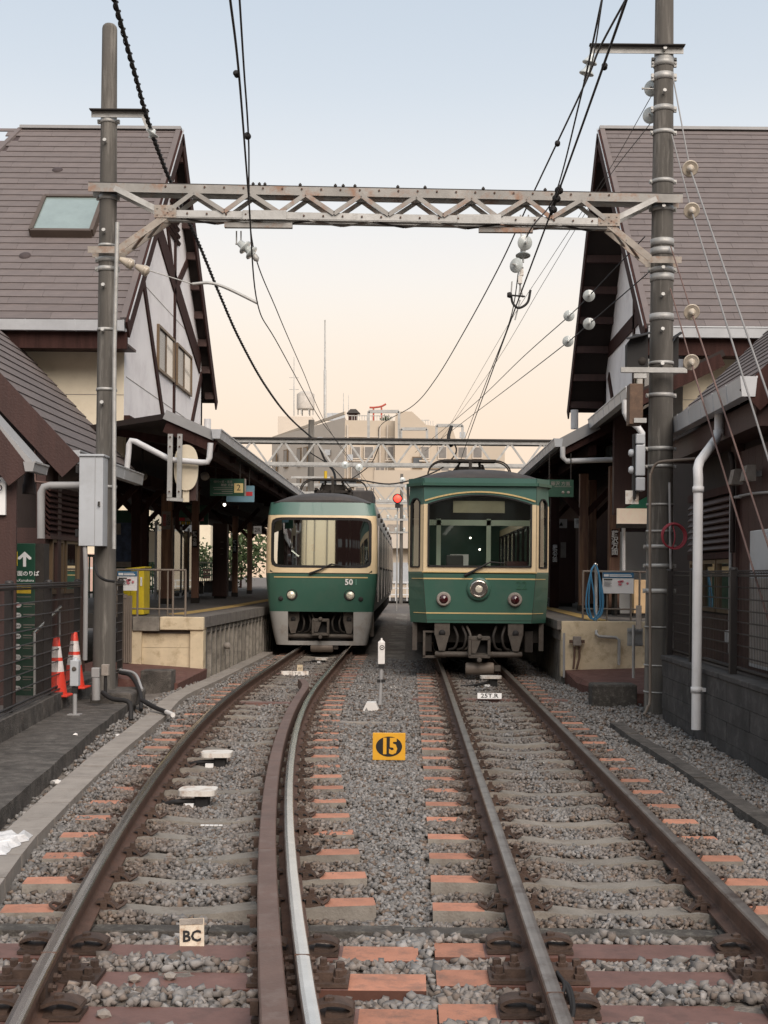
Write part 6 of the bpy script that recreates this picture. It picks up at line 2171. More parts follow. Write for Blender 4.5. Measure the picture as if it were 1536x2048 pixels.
# cream surround of the windshield
N = 96
cx, cz = 0.0, (wb0 + wb1) / 2
ang = [2 * math.pi * (k + 0.5) / N for k in range(N)]
inner = [ray_super(a, wa, (wb1 - wb0) / 2, cx, cz, 12) for a in ang]
outer = [ray_rect(a, -XB, XB, R0, R1, cx, cz) for a in ang]
strip_ring(bB, inner, outer, FB, 1, True)


def patch(x0, x1, z0, z1, mi, nx=10, nz=3):
    """patch over the front; x in metres if below XB else up to the edge of the body"""
    vs = []
    for j in range(nz + 1):
        z = z0 + (z1 - z0) * j / nz
        for i in range(nx + 1):
            t = i / nx
            a = x0 if x0 is not None else None
            xa = x0 if abs(x0) < 5 else math.copysign(hwB(z), x0)
            xb = x1 if abs(x1) < 5 else math.copysign(hwB(z), x1)
            if abs(x1) > 5 or abs(x0) > 5:
                # finer towards the edge
                if abs(x1) > 5:
                    x = xa + (xb - xa) * math.sin(t * math.pi / 2)
                else:
                    x = xa + (xb - xa) * (1 - math.cos(t * math.pi / 2))
            else:
                x = xa + (xb - xa) * t
            vs.append(FB(x, z))
    fs = [(j * (nx + 1) + i, j * (nx + 1) + i + 1, (j + 1) * (nx + 1) + i + 1, (j + 1) * (nx + 1) + i) for j in range(nz) for i in range(nx)]
    bB.add(vs, fs, mi, True)


for z0, z1, mi in ((0.80, 1.62, 0), (R1, 3.14, 2)):
    patch(-XB, XB, z0, z1, mi, 24, 4)
    patch(XB, 9, z0, z1, mi)
    patch(-9, -XB, z0, z1, mi)
patch(-XB, XB, 1.62, R0, 1, 24, 1)
patch(XB, 9, 1.62, R1, 1)
patch(-9, -XB, 1.62, R1, 1)
# grey skirt with opening
patch(0.70, 9, 0.08, 0.80, 3, 12, 4)
patch(-9, -0.70, 0.08, 0.80, 3, 12, 4)
patch(-0.70, 0.70, 0.08, 0.17, 3, 10, 1)
LB = 25.0
for s in (-1, 1):
    zz = [0.80, 1.2, 1.62, 2.2, R1, 3.14]
    for a, b in zip(zz, zz[1:]):
        mi = 4
        bB.add([(ox + s * hwB(a), oy + yo(a) + DP, a), (ox + s * hwB(a), oy + LB, a), (ox + s * hwB(b), oy + LB, b), (ox + s * hwB(b), oy + yo(b) + DP, b)], [(0, 1, 2, 3)], mi)
bB.build('body', [m_green, m_cream, m_greenup, m_skirt, m_sideshell], TB)
# windshield and gasket
gw_ = MB()
vs = [FB(*p, 0.02) for p in [ray_super(a, wa, (wb1 - wb0) / 2, cx, cz, 12) for a in ang]]
nxg, nzg = 16, 4
gv = []
for j in range(nzg + 1):
    z = wb0 + (wb1 - wb0) * j / nzg
    for i in range(nxg + 1):
        gv.append(FB(-wa + 2 * wa * i / nxg, z, 0.022))
gw_.add(gv, [(j * (nxg + 1) + i, j * (nxg + 1) + i + 1, (j + 1) * (nxg + 1) + i + 1, (j + 1) * (nxg + 1) + i) for j in range(nzg) for i in range(nxg)], 0, True)
gw_.build('windshield', g_wind2, TB)
gk = MB()
in2 = [ray_super(a, wa - 0.045, (wb1 - wb0) / 2 - 0.045, cx, cz, 12) for a in ang]
strip_ring(gk, in2, inner, lambda x, z: FB(x, z, 0.004), 0)
strip_ring(gk, [ray_super(a, wa + 0.01, (wb1 - wb0) / 2 + 0.01, cx, cz, 12) for a in ang], inner, lambda x, z: FB(x, z, -0.003), 0)
gk.build('windshield_gasket', m_black, TB)
# side windows, doors and seams on the visible side
for s in (-1, 1):
    y = 1.0
    k = 0
    while y < LB - 1.4:
        x_ = ox + s * 1.198
        w_ = 0.95 if k % 3 else 0.75
        wo = MB().box(x_ - 0.012, x_ + 0.012, oy + y, oy + y + w_, 1.72 if k % 3 else 1.0, 2.68).build('side_window' if k % 3 else 'door', m_black if k % 3 else m_sideshell, TB)
        MB().box(x_ - 0.016, x_ + 0.016, oy + y + 0.05, oy + y + w_ - 0.05, 1.77, 2.62).build('pane', m_farwin, wo)
        y += w_ + 0.32
        k += 1
    for y in (1.5, 4.2, 7.0, 9.8, 13.5, 16.5, 19.5):
        MB().lathe([(0.05, 0), (0.05, 0.05), (0.03, 0.06)], 10, (ox + s * 1.16, oy + y, 2.92), (s, 0, 0)).build('side_lamp', m_under, TB)
# trim line, lamps, number
m = MB()
pp = [FB(x, 1.535, -0.004) for x in np.linspace(-1.0, 1.0, 21)]
for a, b in zip(pp, pp[1:]):
    m.beam(a, b, 0.008, 0.024)
m.build('gold_line', m_gold, TB)
m = MB()
pp = [FB(x, 1.622, -0.003) for x in np.linspace(-1.05, 1.05, 21)]
for a, b in zip(pp, pp[1:]):
    m.beam(a, b, 0.006, 0.014)
m.build('belt_line', m_under, TB)
for s in (-1, 1):
    c = Vector(FB(s * 0.63, 1.16, 0.0))
    hb = MB().lathe([(0.0, 0.02), (0.10, -0.008), (0.112, -0.012), (0.12, 0.0), (0.12, 0.03)], 24, c + Vector((-s * 0.02, 0, 0.0)), (0, 1, 0)).build('headlight_recess', m_black, TB)
    MB().lathe([(0.0, -0.035), (0.05, -0.03), (0.085, -0.015), (0.09, 0.01)], 22, c + Vector((0, 0, -0.01)), (0, 1, 0)).build('headlight_lens', m_lens, hb)
    c = Vector(FB(s * 0.85, 1.075, 0.0))
    MB().lathe([(0.0, -0.02), (0.03, -0.02), (0.05, -0.01), (0.055, 0.02)], 16, c, (s * 0.15, 1, 0)).build('marker_lamp', m_black, TB)
n5 = text('number', '50', m_signwhite, TB, (ox + 0.60, oy - 0.008, 1.432), 0.175, bold=0.004, extrude=0.004)
text('number', '1', mat('faint_number', (0.10, 0.24, 0.18), 0.4, bump=0), TB, (ox + 0.752, oy - 0.004, 1.432), 0.175, bold=0.003, extrude=0.003)  # last digit in a fainter green than the other two
wiper(TB, [(ox - 0.24, oy - 0.04, 1.61), (ox + 0.02, oy - 0.05, 1.71), (ox + 0.22, oy - 0.04, 1.82), (ox + 0.52, oy - 0.02, 1.77)])
roof(TB, ox, oy + 0.2, LB - 0.3, 1.12, 1.04, 0.5, 3.13, 0.27)
panto(TB, ox + 0.05, oy + 3.6, 3.42, 0.80)
MB().box(ox - 0.15, ox + 0.95, oy + 5.0, oy + 7.5, 3.36, 3.72).build('roof_unit', m_troof, TB, 0.04)
MB().lathe([(0.04, 0), (0.04, 0.22)], 8, (ox - 0.2, oy + 4.3, 3.92)).build('warning_tag', m_signyellow, TB)
# cab interior
MB().box(ox - 1.1, ox + 1.1, oy + 0.4, oy + LB - 0.3, 0.9, 1.0).build('cab_floor', m_cabdark, TB)
MB().box(ox - 1.1, ox + 1.1, oy + 0.4, oy + LB - 0.3, 2.95, 3.0).build('ceiling', m_cabdark, TB)
cb_ = MB()
for x0, x1 in ((-1.12, -0.95), (-0.42, -0.26), (0.5, 0.56)):
    cb_.box(ox + x0, ox + x1, oy + 1.7, oy + 1.75, 1.0, 2.9)
cb_.build('bulkhead_frame', m_cabgreen, TB)
MB().box(ox - 1.12, ox + 1.12, oy + 1.78, oy + 1.82, 1.0, 2.95).build('bulkhead_panel', m_cabdark, TB)
MB().box(ox - 0.95, ox + 0.3, oy + 0.35, oy + 0.8, 1.0, 1.72).build('desk', m_cabdark, TB, 0.02)
MB().beam((ox - 0.72, oy + 1.0, 2.12), (ox - 0.56, oy + 1.0, 1.99), 0.03, 0.03).build('interior_lamp', m_bright, TB)
MB().box(ox - 0.33, ox - 0.27, oy + 1.66, oy + 1.69, 2.12, 2.28).build('handle', m_signred, TB)
MB().box(ox + 0.74, ox + 0.84, oy + 0.10, oy + 0.11, 1.77, 1.85).build('sticker', m_kerb, TB)
# undercarriage
under_front(TB, ox, oy + 0.2, 0.79, 0.60)
coupler(TB, ox, oy + 0.2, 0.62)
MB().box(ox - 0.72, ox + 0.72, oy + 0.7, oy + 0.8, 0.15, 0.8).build('skirt_backing', m_black, TB)
MB().box(ox - 1.05, ox + 1.05, oy + 0.8, oy + LB, 0.45, 0.80).build('underframe', m_under, TB)
MB().box(ox + 1.04, ox + 1.12, oy + 0.7, oy + 0.8, 0.25, 0.8).build('step_post', m_undergrey, TB)
bogie(TB, ox, oy + 3.0)
bogie(TB, ox, oy + 12.0)
bogie(TB, ox, oy + 21.0)

# ================================================================== trackside things
def plate(name, label, cat, c, w, h, mt, txt=None, tm=None, ts=None, th=0.008, tilt=0.0, posts=None, xs=1.0, bold=0.0):
    """upright plate facing the camera; c = centre of the plate"""
    t = thing(name, label, cat, (c[0], c[1], c[2] - h / 2))
    rot = Matrix.Rotation(tilt, 3, 'X')
    MB().cbox(c, w, th, h, rot=rot).build('plate', mt, t)
    if txt:
        n_ = rot @ Vector((0, -1, 0))
        text('lettering', txt, tm or m_black, t, Vector(c) + n_ * (th / 2 + 0.0015), ts, xscale=xs, bold=bold, rot=rot.to_4x4() @ Matrix.Rotation(R(90), 4, 'X'))
    return t


# speed marker
c = W(778, 1493, 12.1)
sp = thing('speed_sign', 'orange-yellow square sign with black oval and number 15 between the tracks', 'sign', (c.x, 12.1, -0.2))
MB().cbox(c, 0.305, 0.01, 0.255).build('plate', m_speed, sp, 0.004)
el = [(c.x + 0.122 * math.cos(a), 12.1 - 0.0062, c.z + 0.094 * math.sin(a)) for a in np.linspace(0, 2 * math.pi, 40, endpoint=False)]
MB().prism(el, (0, -0.001, 0)).build('oval', m_black, sp)
text('lettering', '15', m_speed, sp, (c.x, 12.1 - 0.0095, c.z - 0.002), 0.195, xscale=0.80, bold=0.010)
MB().box(c.x - 0.013, c.x + 0.013, 12.107, 12.125, -0.24, c.z + 0.135).build('stake', m_tank, sp)

# white marker post
x = W(763, 1300, 17.0).x
mp = thing('marker_post', 'slim post with white box head and white conical foot between the tracks', 'post', (x, 17.0, -0.2))
zt, zm = W(763, 1283, 17).z, W(763, 1328, 17).z
MB().box(x - 0.045, x + 0.045, 16.95, 17.05, zm, zt).build('head', m_whiteplastic, mp, 0.008)
MB().lathe([(0.03, 0), (0.03, 0.012), (0.012, 0.02), (0.012, 0.045)], 10, (x, 17, zt)).build('cap', m_whiteplastic, mp)
MB().lathe([(0.0, 0.0), (0.02, 0.004), (0.03, -0.006), (0.034, 0.01)], 14, (x + 0.008, 16.948, zt - 0.075), (0, 1, 0)).build('lens', m_black, mp)
MB().box(x - 0.038, x + 0.038, 16.96, 17.04, zm - 0.05, zm).build('collar', m_black, mp)
MB().tube([(x, 17, zm - 0.05), (x - 0.012, 17, -0.10)], 0.026, 8).build('tube', m_greypipe, mp)
for z in (zm - 0.22,):
    MB().cbox((x, 17, z), 0.11, 0.05, 0.04).build('clamp', m_black, mp)
fx0, fx1 = W(739, 0, 17).x, W(771, 0, 17).x
zf1, zf0 = W(0, 1397, 17).z, W(0, 1421, 17).z - 0.01
MB().prism([(fx0, 16.88, zf0), (fx1, 16.88, zf0), (fx1, 16.88, zf0 + 0.07), (fx1 - 0.045, 16.88, zf1), (fx0 + 0.045, 16.88, zf1), (fx0, 16.88, zf0 + 0.07)], (0, 0.2, 0)).build('foot', m_whiteplastic, mp, 0.008)
MB().box(fx0 + 0.02, fx1 + 0.12, 16.8, 17.3, -0.36, zf0 + 0.005).build('footing', m_slab, mp, 0.02)

# BC board between the rails
c = W(384, 1873, 6.12)
bcb = thing('marker_board', 'rust-stained white board lettered BC leaning inside the left track', 'sign', (c.x, 6.1, -0.2))
rot = Matrix.Rotation(R(-14), 3, 'X') @ Matrix.Rotation(R(-3), 3, 'Y')
MB().cbox(c, 0.115, 0.008, 0.165, rot=rot).build('plate', mat('rusty_plate', (0.62, 0.54, 0.43), 0.7, 0, 0.2, 14, 0.1, stain=((0.30, 0.13, 0.05), 0.9, 13)), bcb)
MB().cbox(c + rot @ Vector((0, -0.006, 0.068)), 0.108, 0.004, 0.026, rot=rot).build('bracket', m_kerb, bcb)
text('lettering', 'BC', m_black, bcb, c + rot @ Vector((0, -0.0065, 0.0)), 0.070, rot=rot.to_4x4() @ Matrix.Rotation(R(90), 4, 'X'), bold=0.002)
m = MB().prism([c + rot @ Vector(p) for p in ((-0.028, -0.008, -0.078), (0.018, -0.008, -0.078), (0.018, -0.008, -0.05))], rot @ Vector((0, -0.002, 0)))
m.build('arrow', m_signwhite, bcb)

c = W(979, 1392, 18.3)
plate('marker_board', 'white board lettered 25T.R lying across the straight track', 'sign', c, 0.34, 0.082, m_signwhite, '25T.R', m_black, 0.082, 0.012, R(-18), xs=1.25, bold=0.0015)
MB_ = MB().box(0.05, 2.25, 18.36, 18.56, -0.30, -0.152).build('sleeper', m_ffu, tr)
c = W(590, 1347, 22.6)
plate('marker_board', 'faded orange and white lettered board lying across the left track', 'sign', c, 0.47, 0.085, m_dirtywhite, '25T.R', m_tank, 0.07, 0.012, R(-18), xs=1.3)
c = W(600, 1337, 23.0)
plate('marker_block', 'small pale block with letter standing behind the faded board', 'sign', c, 0.10, 0.13, m_platwall, 'W', m_tank, 0.07, 0.03)
for d in (22.75, 17.6):
    MB().box(lx(d) - 1.1, lx(d) + 1.1, d, d + 0.2, -0.30, -0.150).build('sleeper', m_ffu, tl)

# ground coils: pale rounded slabs on black feet
def coil(label, px0, px1, py, d, s=1.0):
    a, b = W(px0, py, d), W(px1, py, d)
    xc, w = (a.x + b.x) / 2, (b.x - a.x)
    z = a.z
    t = thing('track_coil', label, 'track device', (xc, d, -0.2), 'pale coils between the rails')
    n = 24
    out = []
    for k in range(n):
        an = 2 * math.pi * k / n
        ex_ = 0.5
        out.append((xc + w / 2 * math.copysign(abs(math.cos(an)) ** ex_, math.cos(an)), d + 0.13 * math.copysign(abs(math.sin(an)) ** ex_, math.sin(an)), z - 0.035))
    MB().prism(out, (0, 0, 0.04)).build('slab', m_dirtywhite, t, 0.008)
    MB().box(xc - w * 0.06, xc + w * 0.30, d - 0.08, d + 0.05, -0.20, z - 0.036).build('foot', m_black, t, 0.01)
    MB().tube(spline([(xc, d - 0.04, z - 0.08), (xc - w * 0.5, d - 0.07, -0.13), (xc - w * 0.9, d - 0.02, -0.16), (xc - w * 1.4, d, -0.17)], 5), 0.022, 7).build('cable', m_black, t)
    MB().box(xc - w * 0.30, xc - w * 0.05, d - 0.14, d - 0.10, -0.17, -0.135).build('tag', m_signwhite, t)


coil('nearest pale oval coil on black foot inside the left track', 359, 434, 1578, 9.9)
coil('second pale oval coil on black foot inside the left track', 403, 465, 1504, 11.97)
coil('small pale coil just ahead of the left train', 630, 656, 1316, 26.0)
coil('small pale coil just ahead of the right train', 960, 1003, 1352, 20.8)
tag(MB().tube(spline([W(252, 1512, 12.4) + Vector((0, 0, 0)), W(275, 1517, 12.3), W(330, 1524, 12.2), W(372, 1520, 12.3)], 5), 0.024, 8).build('cable', m_black, None), 'short black cable running from the kerb under the left rail', 'cable')
for k in range(5):
    a = W(405 + k * 9, 1686 + (k % 2) * 3, 8.9)
    o = MB().cbox((a.x, a.y, SL + 0.034 - 0.004), 0.026, 0.02, 0.006).build('paint_chip', m_signwhite, None)
    tag(o, 'white chip on the ballast in the left track, %s in its row' % ['leftmost', 'second from left', 'middle one', 'second from right', 'rightmost'][k], 'chip', 'white chips in the left track')

# crumpled plastic sheet at the left edge
m = MB()
nx, ny = 14, 12
vs = []
for j in range(ny + 1):
    for i in range(nx + 1):
        x = -2.95 + 0.55 * i / nx
        y = 7.75 + 0.62 * j / ny
        edge_ = min(i, nx - i, j, ny - j)
        vs.append((x + random.uniform(-0.02, 0.02), y + random.uniform(-0.02, 0.02), -0.094 + (0.035 * random.random() + 0.012 if edge_ > 0 else 0.003)))
m.add(vs, [(j * (nx + 1) + i, j * (nx + 1) + i + 1, (j + 1) * (nx + 1) + i + 1, (j + 1) * (nx + 1) + i) for j in range(ny) for i in range(nx)])
tag(m.build('plastic_sheet', mat('white_sheet', (0.60, 0.60, 0.60), 0.4, 0, 0.2, 9, 0.1), None), 'crumpled white plastic sheet on the kerb at the left edge', 'plastic sheet')
tag(MB().tube(spline([(-3.28, 8.64, -0.12), (-3.05, 8.68, -0.11), (-2.86, 8.60, -0.12), (-2.85, 8.45, -0.16), (-2.85, 8.3, -0.24)], 6), 0.028, 6).build('rope', m_whiteplastic, None), 'white band along the rim of the broken slab', 'band')
for i, (px, py, d, lab) in enumerate(((240, 1468, 13.9, 'crumpled white litter beside the kerb near the slab corner'), (117, 1572, 10.8, 'crumpled white litter in the rubble by the kerb'), (150, 1502, 13.0, 'tiny white scrap lying on the dark slab'))):
    p = W(px, py, d)
    p.z = -0.15 if i < 2 else -0.025
    s_ = ico * (1 + RNG.uniform(-0.4, 0.4, (12, 1))) * (0.05 if i < 2 else 0.025)
    o = MB().add([tuple(np.array(p) + v * np.array([1, 1, 0.6])) for v in s_], [tuple(f) for f in ifaces]).build('litter', m_whiteplastic, None)
    tag(o, lab, 'litter')

# ---------------------------------------------------------------- around the left pole
gc = thing('pole_cabinet', 'tall pale grey metal cabinet strapped to the left pole', 'cabinet', W(180, 1085, 16.4))
xa, xb = W(158, 990, 16.35).x, W(190, 990, 16.35).x
z0, z1 = W(0, 1084, 16.35).z - 0.04, W(0, 905, 16.35).z - 0.04
MB().box(xa, xa + 0.30, 16.35, 16.62, z0, z1).build('body', m_boxgrey, gc, 0.006)
MB().box(xa - 0.008, xa + 0.315, 16.33, 16.64, z1 + 0.001, z1 + 0.03).build('lid', m_boxgrey, gc, 0.006)
MB().box(xa + 0.20, xa + 0.204, 16.344, 16.35, z0 + 0.01, z1).build('door_seam', m_greypipe, gc)
for z in (z0 + 0.16, z1 - 0.16):
    MB().box(xa - 0.06, xa, 16.40, 16.46, z - 0.05, z + 0.05).build('hinge', m_black, gc, 0.008)
MB().box(xa + 0.245, xa + 0.27, 16.32, 16.345, z0 + 0.5, z0 + 0.56).build('latch', m_chrome, gc)
tag(MB().tube([W(235, 445, 16.55), W(229, 700, 16.55), W(228, 1098, 16.5)], 0.026, 10).build('conduit', m_galv, None), 'long grey conduit running down the right side of the left pole', 'conduit')
tag(MB().tube([W(170, 1090, 16.4), W(172, 1150, 16.4), W(170, 1320, 16.5)], 0.03, 8).build('conduit', m_greypipe, None), 'grey conduit dropping from the pole cabinet', 'conduit')
tag(MB().tube(spline([W(190, 1130, 16.4), W(196, 1150, 16.3), W(210, 1160, 16.35), W(228, 1163, 16.5)], 5), 0.018, 7).build('cable', m_black, None), 'black cable looping around the left pole at fence height', 'cable')
for i, (pts, r_, mt_) in enumerate((([W(240, 1345, 17.2), W(262, 1352, 17.0), W(280, 1385, 16.5), W(282, 1420, 16.2)], 0.026, m_black), ([W(240, 1340, 17.3), W(270, 1348, 17.0), W(284, 1380, 16.6)], 0.02, m_greypipe), ([W(205, 1385, 15.6), W(225, 1398, 15.4), W(258, 1405, 15.3), W(262, 1440, 15.2)], 0.028, m_black), ([W(284, 1400, 16.0), W(310, 1415, 15.8), W(335, 1425, 15.5)], 0.03, m_black))):
    tag(MB().tube(spline(pts, 6), r_, 8).build('cable', mt_, None), ['thick black hose arching down behind the slab end', 'pale hose arching down behind the slab end', 'black cable draped over the slab end', 'black cable ending in a white sleeve at the kerb'][i], 'cable')
tag(MB().tube([W(333, 1424, 15.5), W(346, 1430, 15.2)], 0.028, 10).build('cable_sleeve', m_whiteplastic, None), 'white sleeve on the cable end lying on the kerb', 'sleeve')
vb = thing('valve_box', 'small grey junction boxes with pipes at the foot of the left pole', 'junction box', W(200, 1390, 15.9))
MB().cbox(W(211, 1340, 15.9), 0.09, 0.08, 0.14).build('box', m_kerb, vb, 0.01)
MB().cbox(W(192, 1345, 15.9), 0.10, 0.08, 0.12).build('box', m_greypipe, vb, 0.01)
MB().tube([W(192, 1355, 15.9), W(192, 1400, 15.9)], 0.05, 10).build('pipe', m_greypipe, vb)
MB().tube([W(211, 1350, 15.9), W(211, 1395, 15.9)], 0.02, 8).build('pipe', m_black, vb)
# small grey signal box on a post
x = W(162, 0, 14.9).x
gb_ = thing('signal_box', 'small grey box with round lens on a short post before the fence', 'signal box', (x, 14.9, -0.06))
zt, zm = W(0, 1310, 14.9).z - 0.05, W(0, 1362, 14.9).z - 0.05
MB().box(x - 0.05, x + 0.05, 14.85, 14.95, zm, zt).build('head', m_boxgrey, gb_, 0.01)
MB().lathe([(0.035, 0), (0.03, 0.02), (0.012, 0.03)], 10, (x, 14.9, zt)).build('cap', m_boxgrey, gb_)
MB().lathe([(0.0, 0.0), (0.02, -0.01), (0.03, 0.005)], 14, (x, 14.848, zt - 0.10), (0, 1, 0)).build('lens', m_undergrey, gb_)
MB().box(x - 0.03, x + 0.03, 14.87, 14.93, zm - 0.08, zm).build('collar', m_black, gb_)
MB().tube([(x, 14.9, zm - 0.06), (x, 14.9, -0.06)], 0.025, 8).build('tube', m_greypipe, gb_)
MB().box(x - 0.07, x + 0.07, 14.83, 14.97, -0.05, -0.025).build('base_plate', m_greypipe, gb_)


# cones behind the fence
def cone(label, px, pb, pt, d):
    p = W(px, pb, d)
    h = W(px, pt, d).z - p.z
    t = thing('traffic_cone', label, 'traffic cone', p, 'red cones behind the left fence')
    rb = 0.135
    rr = lambda f: rb * (1 - f) + 0.035 * f
    sec = [(0.0, 0.42, 'cone_body', m_cone), (0.42, 0.60, 'reflective_band', m_coneband), (0.60, 0.66, 'cone_body', m_cone), (0.66, 0.85, 'reflective_band', m_coneband), (0.85, 1.0, 'cone_tip', m_cone)]
    for a, b, nm, mt_ in sec:
        pr_ = [(rr(a), a * h), (rr(b), b * h)]
        if b == 1.0:
            pr_ += [(0.028, h + 0.004), (0.0, h + 0.005)]
        MB().lathe(pr_, 22, p).build(nm, mt_, t)
    MB().cbox(p + Vector((0, 0, 0.012)), 0.36, 0.36, 0.024).build('base', m_cone, t, 0.01)


cone('red traffic cone with white bands behind the left fence, nearer one', 112, 1392, 1275, 15.6)
cone('red traffic cone with white bands behind the left fence, beside the pole', 148, 1376, 1265, 16.6)

# green guide sign
x0, x1 = W(24, 0, 15.6).x, W(80, 0, 15.6).x
zt = W(0, 1078, 15.6).z - 0.05
gs_ = thing('guide_sign', 'tall dark green guide sign with white arrow and station list', 'sign', ((x0 + x1) / 2, 15.6, 0.1))
MB().box(x0 - 0.15, x1, 15.6, 15.72, 0.1, zt).build('panel', m_signgreen, gs_, 0.005)
MB().box(x1, x1 + 0.10, 15.61, 15.85, 0.1, zt).build('side_panel', m_under, gs_)
yy = 15.597
MB().box(x0 - 0.01, x0 + 0.125, yy, 15.6, zt - 0.27, zt - 0.10).build('number_patch', m_signyellow, gs_)
text('lettering', '2', m_black, gs_, (x0 + 0.065, yy - 0.002, zt - 0.185), 0.15)
ax_, az_ = x1 - 0.125, zt - 0.19
ar_ = [(-0.018, -0.09), (0.018, -0.09), (0.018, 0.03), (0.055, -0.005), (0.08, 0.0), (0.08, 0.02), (0.0, 0.092), (-0.08, 0.02), (-0.08, 0.0), (-0.055, -0.005), (-0.018, 0.03)]
MB().prism([(ax_ + a, yy, az_ + b) for a, b in ar_], (0, -0.002, 0)).build('arrow', m_signwhite, gs_)
text('lettering', '鎌倉方面のりば', m_signwhite, gs_, (x1 - 0.18, yy, zt - 0.365), 0.066, bold=0.001)
text('lettering', 'to Hase,Kamakura', m_signwhite, gs_, (x1 - 0.18, yy, zt - 0.445), 0.045)
MB().box(x0 - 0.1, x1 - 0.045, yy, 15.6, zt - 0.60, zt - 0.50).build('caption_band', m_signyellow, gs_)
text('lettering', 'その入口は反対側です', m_black, gs_, (x1 - 0.185, yy - 0.002, zt - 0.545), 0.035)
MB().box(x0, x1 - 0.045, yy, 15.6, zt - 0.645, zt - 0.638).build('rule', m_kerb, gs_)
for k in range(10):
    z = zt - 0.74 - k * 0.125
    if z < 0.15:
        break
    pil = [(x0 + 0.125 + 0.05 * math.copysign(abs(math.cos(a)) ** 0.6, math.cos(a)), yy, z + 0.032 * math.sin(a)) for a in np.linspace(0, 2 * math.pi, 20, endpoint=False)]
    MB().prism(pil, (0, -0.002, 0)).build('number_badge', m_signwhite, gs_)
    text('lettering', 'EN%02d' % (k + 6), m_signred if k == 0 else m_black, gs_, (x0 + 0.125, yy - 0.003, z), 0.035)
    MB().box(x0 + 0.20, x0 + 0.34, yy, 15.6, z + 0.006, z + 0.018).build('caption_line', m_kerb, gs_)
    MB().box(x0 + 0.20, x0 + 0.30, yy, 15.6, z - 0.022, z - 0.014).build('caption_line', m_kerb, gs_)
# steel handrail
hr = thing('handrail', 'bright sloping steel handrail behind the left fence', 'handrail', W(68, 1390, 15.0))
MB().tube([W(66, 1268, 15.0), W(121, 1214, 15.8)], 0.022, 10).build('rail', m_chrome, hr)
MB().tube([W(69, 1266, 15.0), W(69, 1400, 15.0)], 0.016, 8).build('post', m_galv, hr)
MB().tube([W(119, 1217, 15.8), W(119, 1380, 15.8)], 0.012, 8).build('post', m_greypipe, hr)

# ---------------------------------------------------------------- left platform end
yc = thing('yellow_cabinet', 'bright yellow cabinet standing at the end of platform two', 'cabinet', (-4.6, 21.9, 0.87))
x0, x1, x2 = W(245, 0, 22).x, W(272, 0, 22).x, W(298, 0, 22).x
zt = W(0, 1134, 22).z
MB().box(x0, x1 - 0.005, 22.0, 22.5, 0.89, zt - 0.05).build('body', m_yellow, yc, 0.01)
MB().box(x1, x2, 22.0, 22.5, 0.89, zt).build('body', m_yellow, yc, 0.01)
MB().prism([(x0, 21.97, zt - 0.05), (x2 + 0.02, 21.97, zt + 0.005), (x2 + 0.02, 21.97, zt + 0.03), (x0, 21.97, zt - 0.02)], (0, 0.56, 0)).build('lid', m_yellow, yc)
MB().box(x1 + 0.16, x1 + 0.19, 21.992, 22.0, zt - 0.3, zt - 0.15).build('label_strip', m_signwhite, yc)
for x in (x0 + 0.05, x2 - 0.1):
    MB().box(x, x + 0.08, 22.02, 22.4, 0.87, 0.89).build('foot', m_under, yc)
rl_ = thing('railing', 'thin steel railing around the end of platform two', 'railing', (-4.2, 21.6, 0.87))
X_ = lambda px: W(px, 1190, 21.6).x
zt = W(0, 1137, 21.6).z
zm = W(0, 1215, 21.6).z
for px in (234, 275, 346, 371):
    MB().tube([(X_(px), 21.6, 0.86), (X_(px), 21.6, zt)], 0.018, 8).build('post', m_tank, rl_)
for px in (305, 322):
    MB().tube([(X_(px), 22.2, 0.86), (X_(px), 22.2, zt)], 0.014, 8).build('post', m_tank, rl_)
MB().tube([(X_(232), 21.6, zt), (X_(372), 21.6, zt)], 0.018, 8).build('top_rail', m_tank, rl_)
MB().tube([(X_(260), 21.6, zm), (X_(372), 21.6, zm)], 0.014, 8).build('mid_rail', m_tank, rl_)
bd = thing('notice_plate', 'notice with blue header on the left platform railing', 'notice', (X_(255), 21.57, 1.2))
x0, x1, z0, z1 = X_(236), X_(275), W(0, 1179, 21.5).z, W(0, 1140, 21.5).z
MB().box(x0, x1, 21.55, 21.57, z0, z1).build('panel', m_signwhite, bd)
MB().box(x0, x1, 21.542, 21.549, z1 - 0.085, z1).build('header', m_signblue, bd)


def notice_print(par, x0, x1, z0, z1, y):
    MB().box(x0 + 0.02, x0 + 0.10, y, y + 0.003, z1 - 0.07, z1 - 0.03).build('logo_patch', m_signwhite, par)
    MB().box(x0 + 0.11, x1 - 0.05, y, y + 0.003, z1 - 0.04, z1 - 0.03).build('caption_line', m_signwhite, par)
    MB().box(x0 + 0.11, x1 - 0.03, y, y + 0.003, z1 - 0.068, z1 - 0.05).build('caption_line', m_signwhite, par)
    MB().box(x0 + 0.02, x0 + 0.16, y, y + 0.003, z1 - 0.125, z1 - 0.108).build('caption_line', m_black, par)
    for k in range(4):
        MB().box(x0 + 0.02, x0 + 0.13 + 0.02 * (k % 2), y, y + 0.003, z1 - 0.16 - k * 0.022, z1 - 0.152 - k * 0.022).build('caption_line', m_greypipe, par)
    w = x1 - x0
    for cx_, cz_, rx_, rz_ in ((0.55, 0.155, 0.035, 0.022), (0.62, 0.145, 0.03, 0.018), (0.56, 0.20, 0.03, 0.018), (0.80, 0.18, 0.02, 0.02)):
        po_ = [(x0 + w * cx_ + rx_ * math.cos(a) * (1 + 0.25 * math.sin(3 * a)), y, z1 - cz_ + rz_ * math.sin(a)) for a in np.linspace(0, 6.28, 14, endpoint=False)]
        MB().prism(po_, (0, -0.002, 0)).build('map_patch', mat('print_pink', (0.55, 0.16, 0.19), 0.6, bump=0), par)


notice_print(bd, x0, x1, z0, z1, 21.537)
